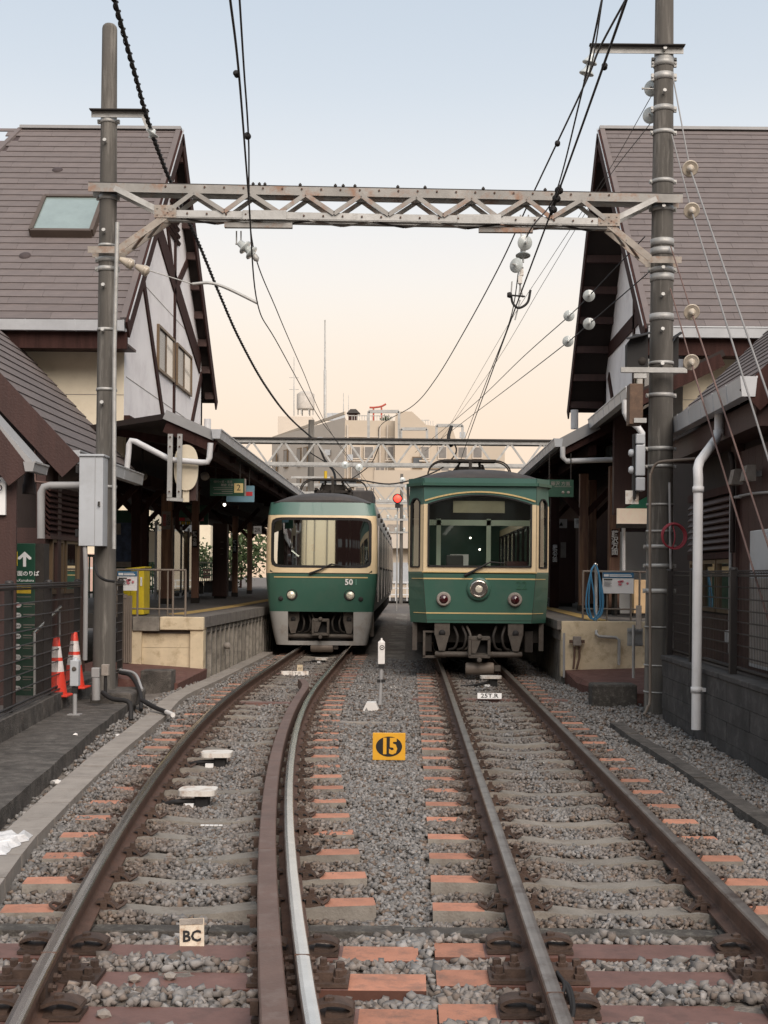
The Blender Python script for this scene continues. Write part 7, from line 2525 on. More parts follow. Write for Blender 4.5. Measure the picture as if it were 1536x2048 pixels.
# white pipe of the canopy
zz = 20.3
tag(MB().tube([W(253, 946, zz), W(257, 905, zz), W(258, 889, zz), W(262, 881, zz), W(271, 883, zz), W(336, 917, zz), W(346, 920, zz), W(404, 925, zz), W(415, 924, zz), W(419, 915, zz), W(421, 886, zz)], 0.046, 12).build('drain_pipe', m_pipe, None), 'white drain pipe bending below the eaves of the left canopy', 'pipe')
# round sign and steel channels seen from behind
rs_ = thing('round_sign', 'cream round-ended sign on two steel channels under the left canopy', 'sign', W(352, 1000, 20.2))
pts = []
c = W(372, 935, 20.4)
for a in np.linspace(0, 2 * math.pi, 32, endpoint=False):
    pts.append((c.x + 0.19 * math.copysign(abs(math.cos(a)) ** 0.9, math.cos(a)), 20.4, c.z + 0.36 * math.copysign(abs(math.sin(a)) ** 0.75, math.sin(a))))
MB().prism(pts, (0, 0.03, 0)).build('panel', m_creamwall, rs_)
for px in (341, 360):
    a, b = W(px, 868, 20.2), W(px - 2, 996, 20.2)
    MB().beam(a, b, 0.075, 0.04, up=(0, 1, 0)).build('channel', m_galv, rs_)
    for q in (0.05, 0.2, 0.9):
        MB().lathe([(0.014, 0), (0.014, 0.02)], 6, lerp(a, b, q) + Vector((0, -0.022, 0)), (0, -1, 0), smooth=False).build('bolt', m_rust, rs_)
MB().beam(W(334, 998, 20.2), W(366, 1000, 20.2), 0.04, 0.05).build('base_channel', m_galv, rs_)
MB().cbox(W(372, 985, 20.45), 0.10, 0.03, 0.30).build('lower_plate', m_creamwall, rs_)
MB().cbox(W(384, 975, 20.6), 0.16, 0.2, 0.42).build('lamp_case', m_redwood, rs_)


def sign(label, px0, px1, py0, py1, d, mt, name='hanging_sign', th=0.06):
    a, b = W(px0, py0, d), W(px1, py1, d)
    t = thing(name, label, 'sign', ((a.x + b.x) / 2, d, min(a.z, b.z)))
    MB().box(min(a.x, b.x), max(a.x, b.x), d, d + th, min(a.z, b.z), max(a.z, b.z)).build('panel', mt, t)
    return t, min(a.x, b.x), max(a.x, b.x), min(a.z, b.z), max(a.z, b.z)


t, x0, x1, z0, z1 = sign('green hanging sign with cream patch and number 2 above platform two', 420, 490, 957, 992, 24.0, m_signgreen)
MB().box(x1 - 0.20, x1 - 0.035, 23.993, 24.0, z0 + 0.06, z1 - 0.085).build('number_patch', mat('patch_cream', (0.62, 0.48, 0.22), 0.5, bump=0), t)
text('lettering', '2', m_black, t, (x1 - 0.118, 23.991, (z0 + z1) / 2 - 0.01), 0.16)
text('lettering', '稲村ヶ崎・長谷', m_kerb, t, (x0 + 0.24, 23.997, z1 - 0.06), 0.05)
text('lettering', '鎌倉 方面', m_kerb, t, (x0 + 0.32, 23.997, z1 - 0.12), 0.055)
for k, w in ((0, 0.36), (1, 0.34), (2, 0.2), (3, 0.36)):
    MB().box(x0 + 0.42 - w, x0 + 0.42, 23.995, 24.0, z1 - 0.172 - k * 0.035, z1 - 0.164 - k * 0.035).build('caption_line', m_kerb, t)
MB().box(x1 - 0.01, x1 + 0.012, 23.99, 24.07, z0, z1).build('end_cap', m_kerb, t)
for x in (x0 + 0.1, x1 - 0.1):
    MB().tube([(x, 24.03, z1), (x, 24.03, z1 + 0.5)], 0.012, 6).build('hanger', m_under, t)
t, x0, x1, z0, z1 = sign('pale blue sign hanging behind the green platform sign', 453, 508, 971, 1004, 25.5, mat('pale_blue', (0.16, 0.30, 0.38), 0.5, bump=0))
MB().box(x1 - 0.16, x1 - 0.03, 25.493, 25.5, z0 + 0.12, z0 + 0.2).build('logo_patch', m_signred, t)
for x in (x0 + 0.1, x1 - 0.1):
    MB().tube([(x, 25.53, z1), (x, 25.53, z1 + 0.6)], 0.012, 6).build('hanger', m_under, t)
t, x0, x1, z0, z1 = sign('dark green departure board with coloured strips under the left canopy', 358, 416, 1010, 1050, 33.0, m_signgreen)
for k, (f0, f1, mt_) in enumerate(((0.0, 0.2, m_signred), (0.2, 0.45, m_kerb), (0.65, 0.85, mat('print_pink', (0.5, 0.2, 0.2)))) ):
    MB().box(x0 + (x1 - x0) * f0 + 0.01, x0 + (x1 - x0) * f1, 32.99, 33.0, z0 + 0.10, z0 + 0.18).build('strip', mt_, t)
for k in range(9):
    MB().box(x0 + 0.03 + k * 0.045, x0 + 0.055 + k * 0.045, 32.99, 33.0, z0 + 0.01, z0 + 0.08).build('stripe', m_signyellow if k % 3 else m_dirtywhite, t)
text('lettering', '鎌倉方面', m_kerb, t, (x0 + 0.16, 32.995, z1 - 0.07), 0.07)
for px, d, z, x, w, lab in ((0, 30.6, 2.62, -5.72, 0.14, 'pale notice strip on the nearest timber post of platform two'),):
    t = thing('post_notice', lab, 'notice', (x, d - 0.14, z))
    MB().box(x - 0.10, x + 0.10, d - 0.145, d - 0.128, z, z + 0.42).build('panel', m_kerb, t)
    text('lettering', 'の\nり\nば', m_black, t, (x + 0.05, d - 0.148, z + 0.21), 0.10, spacing=0.8)
    text('lettering', '鎌\n倉\n方\n面', m_signred, t, (x - 0.045, d - 0.148, z + 0.21), 0.085, spacing=0.8)
for x, d, z, lab in ((-5.22, 31.5, 2.22, 'vertical white lettering board on the second timber post'), (-5.52, 40.9, 2.25, 'vertical white lettering board on the timber post past the brown column')):
    t = thing('post_notice', lab, 'notice', (x, d - 0.1, z))
    MB().box(x - 0.06, x + 0.06, d - 0.02, d - 0.005, z, z + 0.42).build('panel', m_black, t)
    text('lettering', '鎌\n倉\n方\n面', m_signwhite, t, (x, d - 0.024, z + 0.21), 0.105, spacing=0.8, bold=0.002)
t, x0, x1, z0, z1 = sign('small grey plate lettered 2R beside the left train', 507, 523, 1052, 1068, 30.5, m_greypipe, 'small_sign', 0.02)
text('lettering', '2R', m_black, t, ((x0 + x1) / 2, 30.495, (z0 + z1) / 2), 0.13)
lm = thing('canopy_lamp', 'small lit lamp under the left canopy behind the green sign', 'lamp', W(449, 1009, 28))
MB().lathe([(0.0, -0.04), (0.028, -0.025), (0.032, 0.0), (0.02, 0.03)], 14, W(449, 1009, 28)).build('bulb', m_bright, lm)
MB().lathe([(0.07, 0.0), (0.06, 0.05), (0.02, 0.07)], 14, W(449, 1007, 28)).build('shade', m_under, lm)
for i, (px, py, d) in enumerate(((409, 950, 25), (285, 950, 24.5))):
    t = thing('camera_housing', ['round speaker under the left canopy eaves', 'pale lamp fitting under the left house'][i], 'fitting', W(px, py, d))
    MB().lathe([(0.05, 0), (0.08, 0.03), (0.085, 0.09), (0.04, 0.12)], 14, W(px, py, d), (0.3, -1, -0.4)).build('housing', m_kerb, t)
    MB().box(W(px, py, d).x - 0.02, W(px, py, d).x + 0.02, d, d + 0.04, W(px, py, d).z, W(px, py, d).z + 0.6).build('stem', m_under, t)
# iron gate beside the end wall
ig = thing('side_gate', 'narrow grey slatted gate left of the platform end wall', 'gate', W(250, 1320, 21.0))
for k in range(5):
    p = W(246 + k * 4, 1195, 21.3)
    MB().box(p.x - 0.012, p.x + 0.012, 21.3, 21.34, 0.12, 1.22).build('slat', m_tank, ig)
MB().box(W(244, 0, 21.3).x, W(264, 0, 21.3).x, 21.29, 21.35, 1.18, 1.24).build('top_rail', m_tank, ig)
# dark pipe lamp on the platform side
pl_ = MB().lathe([(0.03, 0), (0.06, 0.02), (0.06, 0.09), (0.03, 0.12)], 12, (-3.33, 23.4, 0.3), (1, -0.5, 0))
tag(pl_.build('side_lamp', m_kerb, None), 'small pale lamp fixed to the ribbed platform side', 'lamp')

# ================================================================== right side things
# signs under the right canopy
t, x0, x1, z0, z1 = sign('dark green hanging sign lettered in white above the right platform', 1088, 1147, 959, 994, 24.5, m_signgreen)
text('lettering', '藤沢 方面', m_kerb, t, (x0 + 0.31, 24.495, z1 - 0.08), 0.085)
MB().box(x0 + 0.2, x1 - 0.04, 24.494, 24.5, z1 - 0.135, z1 - 0.130).build('rule', m_kerb, t)
for k in range(2):
    MB().lathe([(0.0, 0), (0.028, 0.0), (0.028, 0.004)], 14, (x0 + 0.36 + k * 0.1, 24.494, z0 + 0.085), (0, 1, 0)).build('badge', m_kerb, t)
for x in (x0 + 0.1, x1 - 0.05):
    MB().tube([(x, 24.53, z1), (x, 24.53, z1 + 0.5)], 0.012, 6).build('hanger', m_under, t)
t, x0, x1, z0, z1 = sign('white hanging plate lettered in grey kanji on the right platform', 1149, 1171, 1037, 1056, 28.2, m_signwhite, 'small_sign', 0.03)
text('lettering', '後部', m_greypipe, t, ((x0 + x1) / 2, 28.195, (z0 + z1) / 2 + 0.03), 0.105)
MB().tube([((x0 + x1) / 2 + 0.04, 28.215, z1), ((x0 + x1) / 2 + 0.04, 28.215, z1 + 0.9)], 0.010, 6).build('hanger', m_kerb, t)
t, x0, x1, z0, z1 = sign('white plate half hidden beside the right train corner', 1116, 1134, 1038, 1056, 30.5, m_signwhite, 'small_sign', 0.03)
MB().prism([(x0 + 0.03, 30.495, z0 + 0.05), (x0 + 0.12, 30.495, z0 + 0.05), (x0 + 0.075, 30.495, z0 + 0.15)], (0, -0.003, 0)).build('arrow', m_black, t)
t = thing('post_notice', 'vertical white kanji on the timber post nearest the right pole', 'notice', (3.96, 25.18, 1.9))
MB().box(3.90, 4.02, 25.17, 25.19, 1.98, 2.52).build('panel', m_wood, t)
text('lettering', '藤\n沢\n方\n面', m_signwhite, t, (3.96, 25.165, 2.25), 0.135, spacing=0.85, bold=0.003)
t = thing('post_notice', 'vertical white kanji board right beside the right train', 'notice', (3.66, 35.3, 2.0))
x = W(1110, 1090, 30.0).x
MB().box(x - 0.07, x + 0.07, 30.0, 30.03, 1.85, 2.40).build('panel', m_wood, t)
text('lettering', '藤\n沢\n方\n面', m_signwhite, t, (x, 29.995, 2.12), 0.115, spacing=0.85, bold=0.002)
MB().box(x - 0.10, x + 0.10, 30.03, 30.2, 0.87, 4.2).build('post', m_wood, t)

# railing, notice, hose
rr2 = thing('railing', 'thin steel railing at the end of the right platform', 'railing', (3.2, 21.6, 0.87))
X_ = lambda px: W(px, 1190, 21.6).x
zt, zm = W(1200, 1143, 21.6).z, W(1200, 1218, 21.6).z
for px in (1166, 1191, 1262, 1279, 1214):
    MB().tube([(X_(px), 21.6, 0.86), (X_(px), 21.6, zt)], 0.018 if px != 1214 else 0.012, 8).build('post', m_tank, rr2)
MB().tube([(X_(1165), 21.6, zt), (X_(1292), 21.6, zt)], 0.018, 8).build('top_rail', m_tank, rr2)
MB().tube([(X_(1165), 21.6, zm), (X_(1282), 21.6, zm)], 0.014, 8).build('mid_rail', m_tank, rr2)
bd2 = thing('notice_plate', 'notice with blue header on the right platform railing', 'notice', (X_(1235), 21.57, 1.2))
x0, x1, z0, z1 = X_(1204), X_(1266), W(1235, 1187, 21.5).z, W(1235, 1145, 21.5).z
MB().box(x0, x1, 21.55, 21.57, z0, z1).build('panel', m_signwhite, bd2)
MB().box(x0, x1, 21.542, 21.549, z1 - 0.09, z1).build('header', m_signblue, bd2)
notice_print(bd2, x0, x1, z0, z1, 21.537)
sp_ = thing('standpipe', 'steel standpipe with elbow pipes on the cream platform wall', 'pipe', W(1245, 1330, 21.2))
MB().tube([W(1192, 1130, 21.5), W(1192, 1250, 21.5), W(1193, 1268, 21.3), W(1198, 1273, 21.3), W(1232, 1275, 21.3), W(1238, 1280, 21.3), W(1238, 1330, 21.3)], 0.026, 10).build('tube', m_galv, sp_)
MB().lathe([(0.03, 0), (0.04, 0.02), (0.02, 0.05)], 10, W(1191, 1132, 21.5)).build('tap', m_chrome, sp_)
ho = thing('hose', 'blue hose hung in loops over the standpipe', 'hose', W(1190, 1240, 21.4))
for k, (xl, xr, yb) in enumerate(((1173, 1200, 1238), (1178, 1204, 1240), (1188, 1206, 1236))):
    MB().tube(spline([W(1190, 1129, 21.42), W(1182, 1145, 21.4), W(xl, 1190, 21.4), W(xl + 1, 1222, 21.4), W((xl + xr) / 2 - 2, yb, 21.4), W(xr - 1, 1222, 21.4), W(xr, 1190, 21.4), W(1198, 1150, 21.4), W(1192, 1130, 21.42)], 6), 0.014, 7).build('loop', m_hose, ho)
mb_ = thing('meter_box', 'small beige switch box with two pipes on the cream platform wall', 'switch box', W(1154, 1335, 21.2))
MB().cbox(W(1154, 1282, 21.28), 0.13, 0.09, 0.15).build('box', m_kerb, mb_, 0.01)
for px in (1142, 1166):
    MB().cbox(W(px, 1283, 21.28), 0.05, 0.05, 0.05).build('gland', m_rust, mb_)
for a_, b_ in ((1149, 1147), (1159, 1153)):
    MB().tube([W(a_, 1293, 21.3), W(a_, 1315, 21.3), W(b_, 1338, 21.25)], 0.018, 7).build('pipe', m_rust, mb_)
bs = thing('roadside_sign', 'grey sign seen from behind on a steel post before the right platform', 'sign', W(1267, 1350, 18.6))
MB().cbox(W(1270, 1274, 18.6), 0.22, 0.01, 0.26).build('plate', m_galv, bs)
for py in (1261, 1288):
    MB().cbox(W(1270, py, 18.55), 0.22, 0.03, 0.025).build('bracket', m_greypipe, bs)
MB().tube([W(1267, 1250, 18.5), W(1267, 1356, 18.5)], 0.022, 8).build('post', m_galv, bs)
tag(MB().tube([(2.87, 24.6, 4.05), (2.87, 24.6, 3.86), (2.94, 24.6, 3.78), (3.9, 24.6, 3.82), (4.0, 24.6, 3.9)], 0.05, 12).build('drain_pipe', m_pipe, None), 'dull white drain pipe running level under the right canopy', 'pipe')
tag(MB().tube([W(1250, 800, 20.3), W(1250, 825, 20.3), W(1256, 838, 20.3), W(1276, 855, 20.2), W(1284, 866, 20.2), W(1284, 890, 20.2)], 0.05, 12).build('drain_pipe', m_pipe, None), 'short white elbow pipe dropping from the upper right gutter', 'pipe')
tag(MB().tube([W(1149, 820, 30.5), W(1149, 858, 30.5)], 0.09, 10).build('drain_pipe', m_pipe, None), 'short white pipe stub under the far corner of the right gable', 'pipe')
tag(MB().tube([W(415, 838, 30), W(415, 866, 30)], 0.08, 10).build('drain_pipe', m_pipe, None), 'short white pipe stub under the far corner of the left gable', 'pipe')

# on the right pole
rb = thing('pole_box', 'rusty brown box strapped to the left side of the right pole', 'box', W(1278, 840, 16.9))
MB().box(W(1265, 0, 16.8).x, W(1292, 0, 16.8).x, 16.75, 17.0, W(0, 838, 16.8).z, W(0, 757, 16.8).z).build('body', m_rustbox, rb, 0.008)
for py in (752, 841):
    MB().cbox(W(1280, py, 16.75), 0.16, 0.05, 0.06).build('strap', m_galv, rb)
fl = thing('crossing_lamp', 'black hooded lamp unit on a bar across the right pole', 'signal lamp', W(1300, 760, 16.7))
MB().box(W(1248, 0, 16.75).x, W(1380, 0, 16.75).x, 16.72, 16.78, W(1250, 745, 16.75).z, W(1250, 738, 16.75).z + 0.02).build('bar', m_galv, fl)
for px0, px1, d in ((1255, 1296, 16.75), (1345, 1357, 17.1)):
    a, b = W(px0, 668, d), W(px1, 735, d)
    MB().prism([(a.x, d, b.z), (b.x, d, b.z), (b.x, d, a.z), (a.x + 0.08, d, a.z), (a.x, d, a.z - 0.12)], (0, 0.18, 0)).build('case', m_black, fl)
    MB().prism([(a.x - 0.02, d - 0.16, a.z - 0.10), (b.x + 0.02, d - 0.16, a.z - 0.02), (b.x + 0.02, d, a.z + 0.02), (a.x - 0.02, d, a.z - 0.06)], (0, 0, 0.012)).build('hood', m_black, fl)
MB().lathe([(0.0, 0), (0.05, 0.0), (0.055, 0.03)], 16, W(1285, 722, 16.74), (0, 1, 0)).build('lens', m_under, fl)
sb = thing('side_lamp_stack', 'stack of white lamp housings seen edge-on beside the right pole', 'signal lamp', W(1278, 1000, 16.9))
for py0, py1 in ((868, 888), (890, 952), (955, 982)):
    a, b = W(1271, py0, 16.85), W(1289, py1, 16.85)
    MB().box(a.x, b.x, 16.8, 17.05, b.z, a.z).build('housing', m_boxgrey, sb, 0.012)
a, b = W(1267, 868, 16.9), W(1271, 998, 16.9)
MB().box(a.x, b.x, 16.85, 17.0, b.z, a.z).build('backplate', m_black, sb)
for py in (906, 940):
    MB().lathe([(0.05, 0), (0.05, 0.05), (0.03, 0.07)], 14, W(1268, py, 16.92), (-1, 0, 0)).build('lens', m_boxgrey, sb)
MB().box(W(1260, 0, 16.9).x, W(1286, 0, 16.9).x, 16.9, 16.93, W(1270, 1008, 16.9).z, W(1270, 981, 16.9).z).build('plate', m_dirtywhite, sb)
tag(MB().tube(spline([W(1392, 917, 16.3), W(1345, 921, 16.6), W(1315, 926, 16.75), W(1303, 945, 16.8), W(1300, 975, 16.8), W(1300, 1180, 16.78), W(1300, 1385, 16.75), W(1295, 1415, 16.6), W(1288, 1430, 16.5)], 8), 0.019, 8).build('conduit', m_tank, None), 'beige conduit looping off the wall and down the right pole', 'conduit')
tag(MB().tube([W(1339, 965, 16.75), W(1341, 1100, 16.75), W(1345, 1300, 16.8)], 0.017, 8).build('conduit', m_greypipe, None), 'thin grey conduit on the right flank of the right pole', 'conduit')
tag(MB().box(W(1285, 0, 16.8).x, W(1290, 0, 16.8).x + 0.03, 16.82, 16.9, W(0, 1248, 16.8).z, W(0, 1200, 16.8).z).build('junction_box', m_kerb, None, 0.006), 'small pale box on the right pole at railing height', 'junction box')
rc = thing('cable_coil', 'coil of dark red cable hung on the right pole', 'cable coil', W(1348, 1072, 16.5))
for k in range(6):
    c = W(1348 + random.uniform(-1.5, 1.5), 1072 + random.uniform(-1.5, 1.5), 16.6)
    r_ = 0.148 + random.uniform(-0.008, 0.010)
    MB().tube([(c.x + r_ * math.cos(a), 16.60 + k * 0.012 - 0.03, c.z + r_ * math.sin(a) * 1.05) for a in np.linspace(0, 2 * math.pi, 33)], 0.009, 6, caps=False).build('turn', m_redcable, rc)
MB().tube(spline([W(1346, 1050, 16.6), W(1350, 1075, 16.55), W(1345, 1096, 16.58)], 5), 0.008, 6).build('tail', m_redcable, rc)
wc = thing('wall_cabinet', 'pale ribbed metal cabinet behind the fence at the right edge', 'cabinet', (3.75, 13.7, 0.65))
MB().box(3.62, 3.95, 12.6, 13.86, 0.66, 2.10).build('body', m_boxgrey, wc, 0.008)
for k in range(20):
    MB().box(3.612, 3.62, 12.66 + k * 0.06, 12.68 + k * 0.06, 0.70, 1.60).build('rib', m_kerb, wc)
tag(MB().box(W(1460, 0, 14.6).x, W(1478, 0, 14.6).x, 14.5, 14.6, W(0, 1273, 14.6).z, W(0, 1248, 14.6).z).build('junction_box', m_boxgrey, None, 0.006), 'small grey box on the fence post line at right', 'junction box')
tag(MB().tube(spline([W(1472, 1175, 15.0), W(1470, 1215, 15.0), W(1468, 1248, 14.6)], 5), 0.012, 6).build('cable', m_kerb, None), 'thin pale cable above the grey box at right', 'cable')

# ================================================================== far things
def far_gantry(label, d, x0, x1, z0, z1, n, mt=None, legs=True):
    t = thing('gantry', label, 'gantry', (0, d, 0))
    for dd in (d, d + 0.5):
        for z in (z0, z1):
            MB().box(x0, x1, dd - 0.05, dd + 0.05, z - 0.06, z + 0.06).build('chord', mt or m_galv, t)
    xs_ = np.linspace(x0, x1, n * 2 + 1)
    for k in range(n * 2):
        a, b = (z0, z1) if k % 2 == 0 else (z1, z0)
        MB().beam((xs_[k], d, a), (xs_[k + 1], d, b), 0.06, 0.07).build('diagonal', mt or m_galv, t)
    if legs:
        for x in (x0, x1):
            MB().lathe([(0.18, 0), (0.15, z1 + 1.0)], 12, (x, d + 0.25, 0)).build('leg', m_pole, t)
    return t


far_gantry('second lattice gantry just above the train roofs', 46.0, -8.5, 7.5, 5.50, 6.30, 14)
g2_ = [o for o in bpy.data.objects if o.name.startswith('gantry') and o.type == 'EMPTY' and 'second' in o.get('label', '')][0]
MB().box(-8.5, 7.5, 45.85, 46.6, 6.37, 6.42).build('top_flange', m_trusstop, g2_)
far_gantry('third lattice gantry, farther behind the trains', 66.0, -9, 9, 5.35, 6.15, 14)
far_gantry('fourth and farthest lattice gantry between the trains', 84.0, -9, 9, 5.2, 5.9, 16)
fr = []
for i, (a, b, c_, e, lab) in enumerate(((737, 798, 823, 888, 'tall pale steel portal frame over the second gantry, left'), (802, 854, 858, 889, 'low pale steel portal frame over the second gantry, middle'), (873, 925, 851, 889, 'pale steel portal frame over the second gantry, right'))):
    t = thing('portal_frame', lab, 'frame', W((a + b) / 2, e, 46.6))
    for px in (a, b):
        MB().beam(W(px, c_, 46.6), W(px, e, 46.6), 0.09, 0.09).build('upright', m_galv, t)
    MB().beam(W(a, c_, 46.6), W(b, c_, 46.6), 0.09, 0.11).build('crossbar', m_galv, t)
sg_ = thing('railway_signal', 'round red signal light glowing between the two trains', 'signal', W(795, 1015, 58))
MB().lathe([(0.0, 0.0), (0.15, 0.01), (0.17, 0.04)], 20, W(795, 997, 58), (0, 1, 0)).build('lamp', m_redlit, sg_)
MB().lathe([(0.21, 0.03), (0.22, 0.08)], 20, W(795, 997, 58), (0, 1, 0)).build('backplate', m_black, sg_)
MB().cbox(W(795, 1011, 58) + Vector((0, 0.1, 0)), 0.22, 0.1, 0.2).build('case', m_black, sg_)
MB().tube([W(795, 1010, 58.3), Vector((W(795, 1010, 58.3).x, 58.3, 0))], 0.03, 8).build('mast', m_galv, sg_)
# far cross-arm pole with insulators
fp = thing('far_pole', 'far line pole with pale insulators between the trains', 'utility pole', (W(812, 0, 72).x, 72, 0))
x = W(812, 0, 72).x
MB().lathe([(0.11, 0), (0.08, 7.2)], 10, (x, 72, 0)).build('shaft', m_pole, fp)
for z in (5.5, 4.6, 3.9):
    MB().box(x - 1.4, x + 0.9, 71.85, 71.95, z, z + 0.1).build('cross_arm', m_galv, fp)
    for k in range(5):
        MB().lathe([(0.05, 0), (0.09, 0.05), (0.05, 0.1), (0.09, 0.15), (0.03, 0.22)], 8, (x - 1.2 + k * 0.45, 71.9, z + 0.1)).build('insulator', m_insul, fp)
for i, (px, py, d, h) in enumerate(((630, 840, 60, 0),)):
    t = thing('far_pole', 'dark far line pole rising behind the left train', 'utility pole', (W(px, 0, d).x, d, 0))
    MB().lathe([(0.19, 0), (0.13, W(px, py, d).z)], 10, (W(px, 0, d).x, d, 0)).build('shaft', m_pole, t)
    for z in (6.0, 5.3):
        MB().box(W(px, 0, d).x - 0.9, W(px, 0, d).x + 0.9, d - 0.2, d - 0.1, z, z + 0.1).build('cross_arm', m_galv, t)
# loose drooping cables near the far gantry
for i, (pts, r_) in enumerate((([W(636, 886, 47.5), W(650, 920, 47.5), W(668, 945, 47), W(671, 975, 46)], 0.045), ([W(905, 880, 46), W(912, 905, 46), W(885, 935, 46), W(840, 955, 46), W(780, 968, 46), W(720, 960, 46)], 0.028),
                               ([W(903, 852, 46.5), W(897, 875, 46.4), W(903, 893, 46.3)], 0.07), ([W(760, 888, 47), W(740, 930, 50), W(700, 960, 56)], 0.02), ([W(620, 905, 47), W(670, 940, 50), W(720, 1000, 60)], 0.02))):
    tag(MB().tube(spline(pts, 6), r_, 6).build('cable', m_black, None), ['black cable tail dropping at the second gantry', 'sagging cable from the right portal frame to mid gantry', 'dark wrapped bundle hanging from the right portal frame', 'thin wire falling from the second gantry behind the trains', 'thin wire falling towards the far gantry on the left'][i], 'cable')
for i, (px, py) in enumerate(((815, 975), (805, 960), (690, 930), (718, 935))):
    disc('disc_insulator', ['round white insulator beside the red signal', 'round white insulator above the red signal', 'white insulator under the second gantry, left', 'white insulator under the second gantry, middle'][i], W(px, py, 57 if i < 2 else 45.5), (0.2, -1, 0), 0.13, None, 'far white insulators')

# ---------------------------------------------------------------- large beige building
bg = thing('apartment_block', 'large beige building with roof railing and red shrine gate in the distance', 'building', (-3, 118, 0))
C, Lc = W(690, 832, 115), W(544, 880, 133)
zt = 15.5
MB().prism([(C.x, 115, 0), (Lc.x, 133, 0), (Lc.x, 150, 0), (C.x + 0.5, 150, 0)], (0, 0, zt)).build('side_wing', m_bldgside, bg)
MB().prism([(C.x, 115, 0), (C.x + 0.01, 150, 0), (-1.2, 150, 0), (-1.2, 115.2, 0)], (0, 0, zt - 0.25)).build('front_block', m_bldg, bg)
tp = [W(790, 842, 113.5), W(792, 823, 113.5), W(824, 823, 113.5), W(853, 850, 113.5), W(905, 856, 113.5), W(912, 880, 113.5), W(1010, 880, 113.5)]
poly = [(tp[0].x, 113.5, 0)] + [(p.x, 113.5, p.z) for p in tp] + [(tp[-1].x, 113.5, 0)]
MB().prism(poly, (0, 20, 0)).build('stair_block', m_bldg, bg)
MB().prism([(W(800, 0, 111).x, 111, 0), (W(880, 0, 111).x, 111, 0), (W(880, 0, 111).x, 113.5, 0), (W(800, 0, 111).x, 113.5, 0)], (0, 0, W(0, 935, 111).z)).build('low_block', m_bldg, bg)
# penthouse, tank, masts
MB().box(W(563, 0, 137).x, W(632, 0, 137).x, 137, 145, zt, W(0, 828, 137).z).build('penthouse', m_bldgside, bg)
c = W(611, 828, 139)
tk = MB().lathe([(0.95, 0.5), (0.95, 2.1), (0.6, 2.35), (0.0, 2.4)], 20, (c.x, 139, c.z)).build('water_tank', mat('tank_grey', (0.46, 0.43, 0.39), 0.7), bg)
for k in range(6):
    a = k * math.pi / 3
    MB().box(c.x + 0.8 * math.cos(a) - 0.06, c.x + 0.8 * math.cos(a) + 0.06, 139 + 0.8 * math.sin(a) - 0.06, 139 + 0.8 * math.sin(a) + 0.06, c.z - 0.1, c.z + 0.5).build('tank_leg', m_galv, tk)
for px, y0, y1, d, r_ in ((650, 640, 840, 126, 0.13), (588, 714, 832, 138, 0.06), (687, 786, 830, 120, 0.04), (697, 790, 830, 120, 0.03)):
    a, b = W(px, y1, d), W(px, y0, d)
    mo = MB().tube([a, lerp(a, b, 0.5), lerp(a, b, 0.5) + Vector((0, 0, 0.02)), b], [r_, r_, r_ * 0.7, r_ * 0.5], 8).build('mast', m_galv, bg)
    if px == 588:
        for q in (0.45, 0.65):
            p = lerp(a, b, q)
            MB().box(p.x - 0.5, p.x + 0.5, d - 0.03, d + 0.03, p.z - 0.03, p.z + 0.03).build('crossbar', m_galv, mo)
# roof railing
za, zb3 = zt - 0.25, W(0, 825, 115.5).z
for px in range(704, 786, 5):
    p = W(px, 830, 115.5)
    MB().box(p.x - 0.025, p.x + 0.025, 115.45, 115.5, za, zb3).build('rail_bar', m_galv, bg)
MB().box(W(702, 0, 115.5).x, W(786, 0, 115.5).x, 115.45, 115.52, zb3 - 0.04, zb3 + 0.03).build('top_rail', m_galv, bg)
for px in range(836, 868, 5):
    p = W(px, 850, 116)
    MB().box(p.x - 0.025, p.x + 0.025, 116, 116.05, W(0, 856, 116).z, W(0, 834, 116).z).build('rail_bar', m_galv, bg)
MB().box(W(834, 0, 116).x, W(866, 0, 116).x, 116, 116.06, W(0, 834, 116).z, W(0, 832, 116).z).build('top_rail', m_galv, bg)
MB().beam(W(546, 876, 133), W(690, 826, 115.2), 0.15, 0.25).build('parapet', m_bldg, bg)
for px in (660, 672, 684):
    MB().cbox(W(px, 834, 122), 0.55, 0.5, 0.7).build('roof_machine', m_boxgrey, bg)
# windows of the wings
for px, py in ((555, 925), (577, 918), (604, 915), (617, 913)):
    p = lerp((C.x, 115, 0), (Lc.x, 133, 0), (690 - px) / 146.0)
    q = W(px, py, p.y)
    dirv = (Vector((Lc.x, 133, 0)) - Vector((C.x, 115, 0))).normalized()
    nn = Vector((-dirv.y, dirv.x, 0))
    if nn.y > 0:
        nn = -nn
    for dz in (0.0, -2.9, -5.8):
        wv = [q + Vector((0, 0, dz)) + dirv * a + Vector((0, 0, b)) + nn * 0.25 for a, b in ((-0.55, -0.9), (0.55, -0.9), (0.55, 0.9), (-0.55, 0.9))]
        wo = MB().prism(wv, nn * 0.1).build('window', m_winframe, bg)
        wv = [q + Vector((0, 0, dz)) + dirv * a + Vector((0, 0, b)) + nn * 0.36 for a, b in ((-0.45, -0.8), (0.45, -0.8), (0.45, 0.8), (-0.45, 0.8))]
        MB().add(wv, [(0, 1, 2, 3)]).build('pane', m_farwin, wo)
for px, py, w, h in ((652, 962, 1.3, 0.8), (868, 952, 1.0, 1.3), (700, 965, 1.4, 0.8), (735, 1000, 1.4, 1.2), (835, 925, 0.9, 1.0)):
    d = 114.9 if px < 790 else (113.4 if py < 930 else 110.9)
    p = W(px, py, d)
    wo = MB().cbox(p, w, 0.15, h).build('window', m_winframe, bg)
    MB().cbox(p + Vector((0, -0.09, 0)), w * 0.82, 0.02, h * 0.82).build('pane', m_farwin, wo)
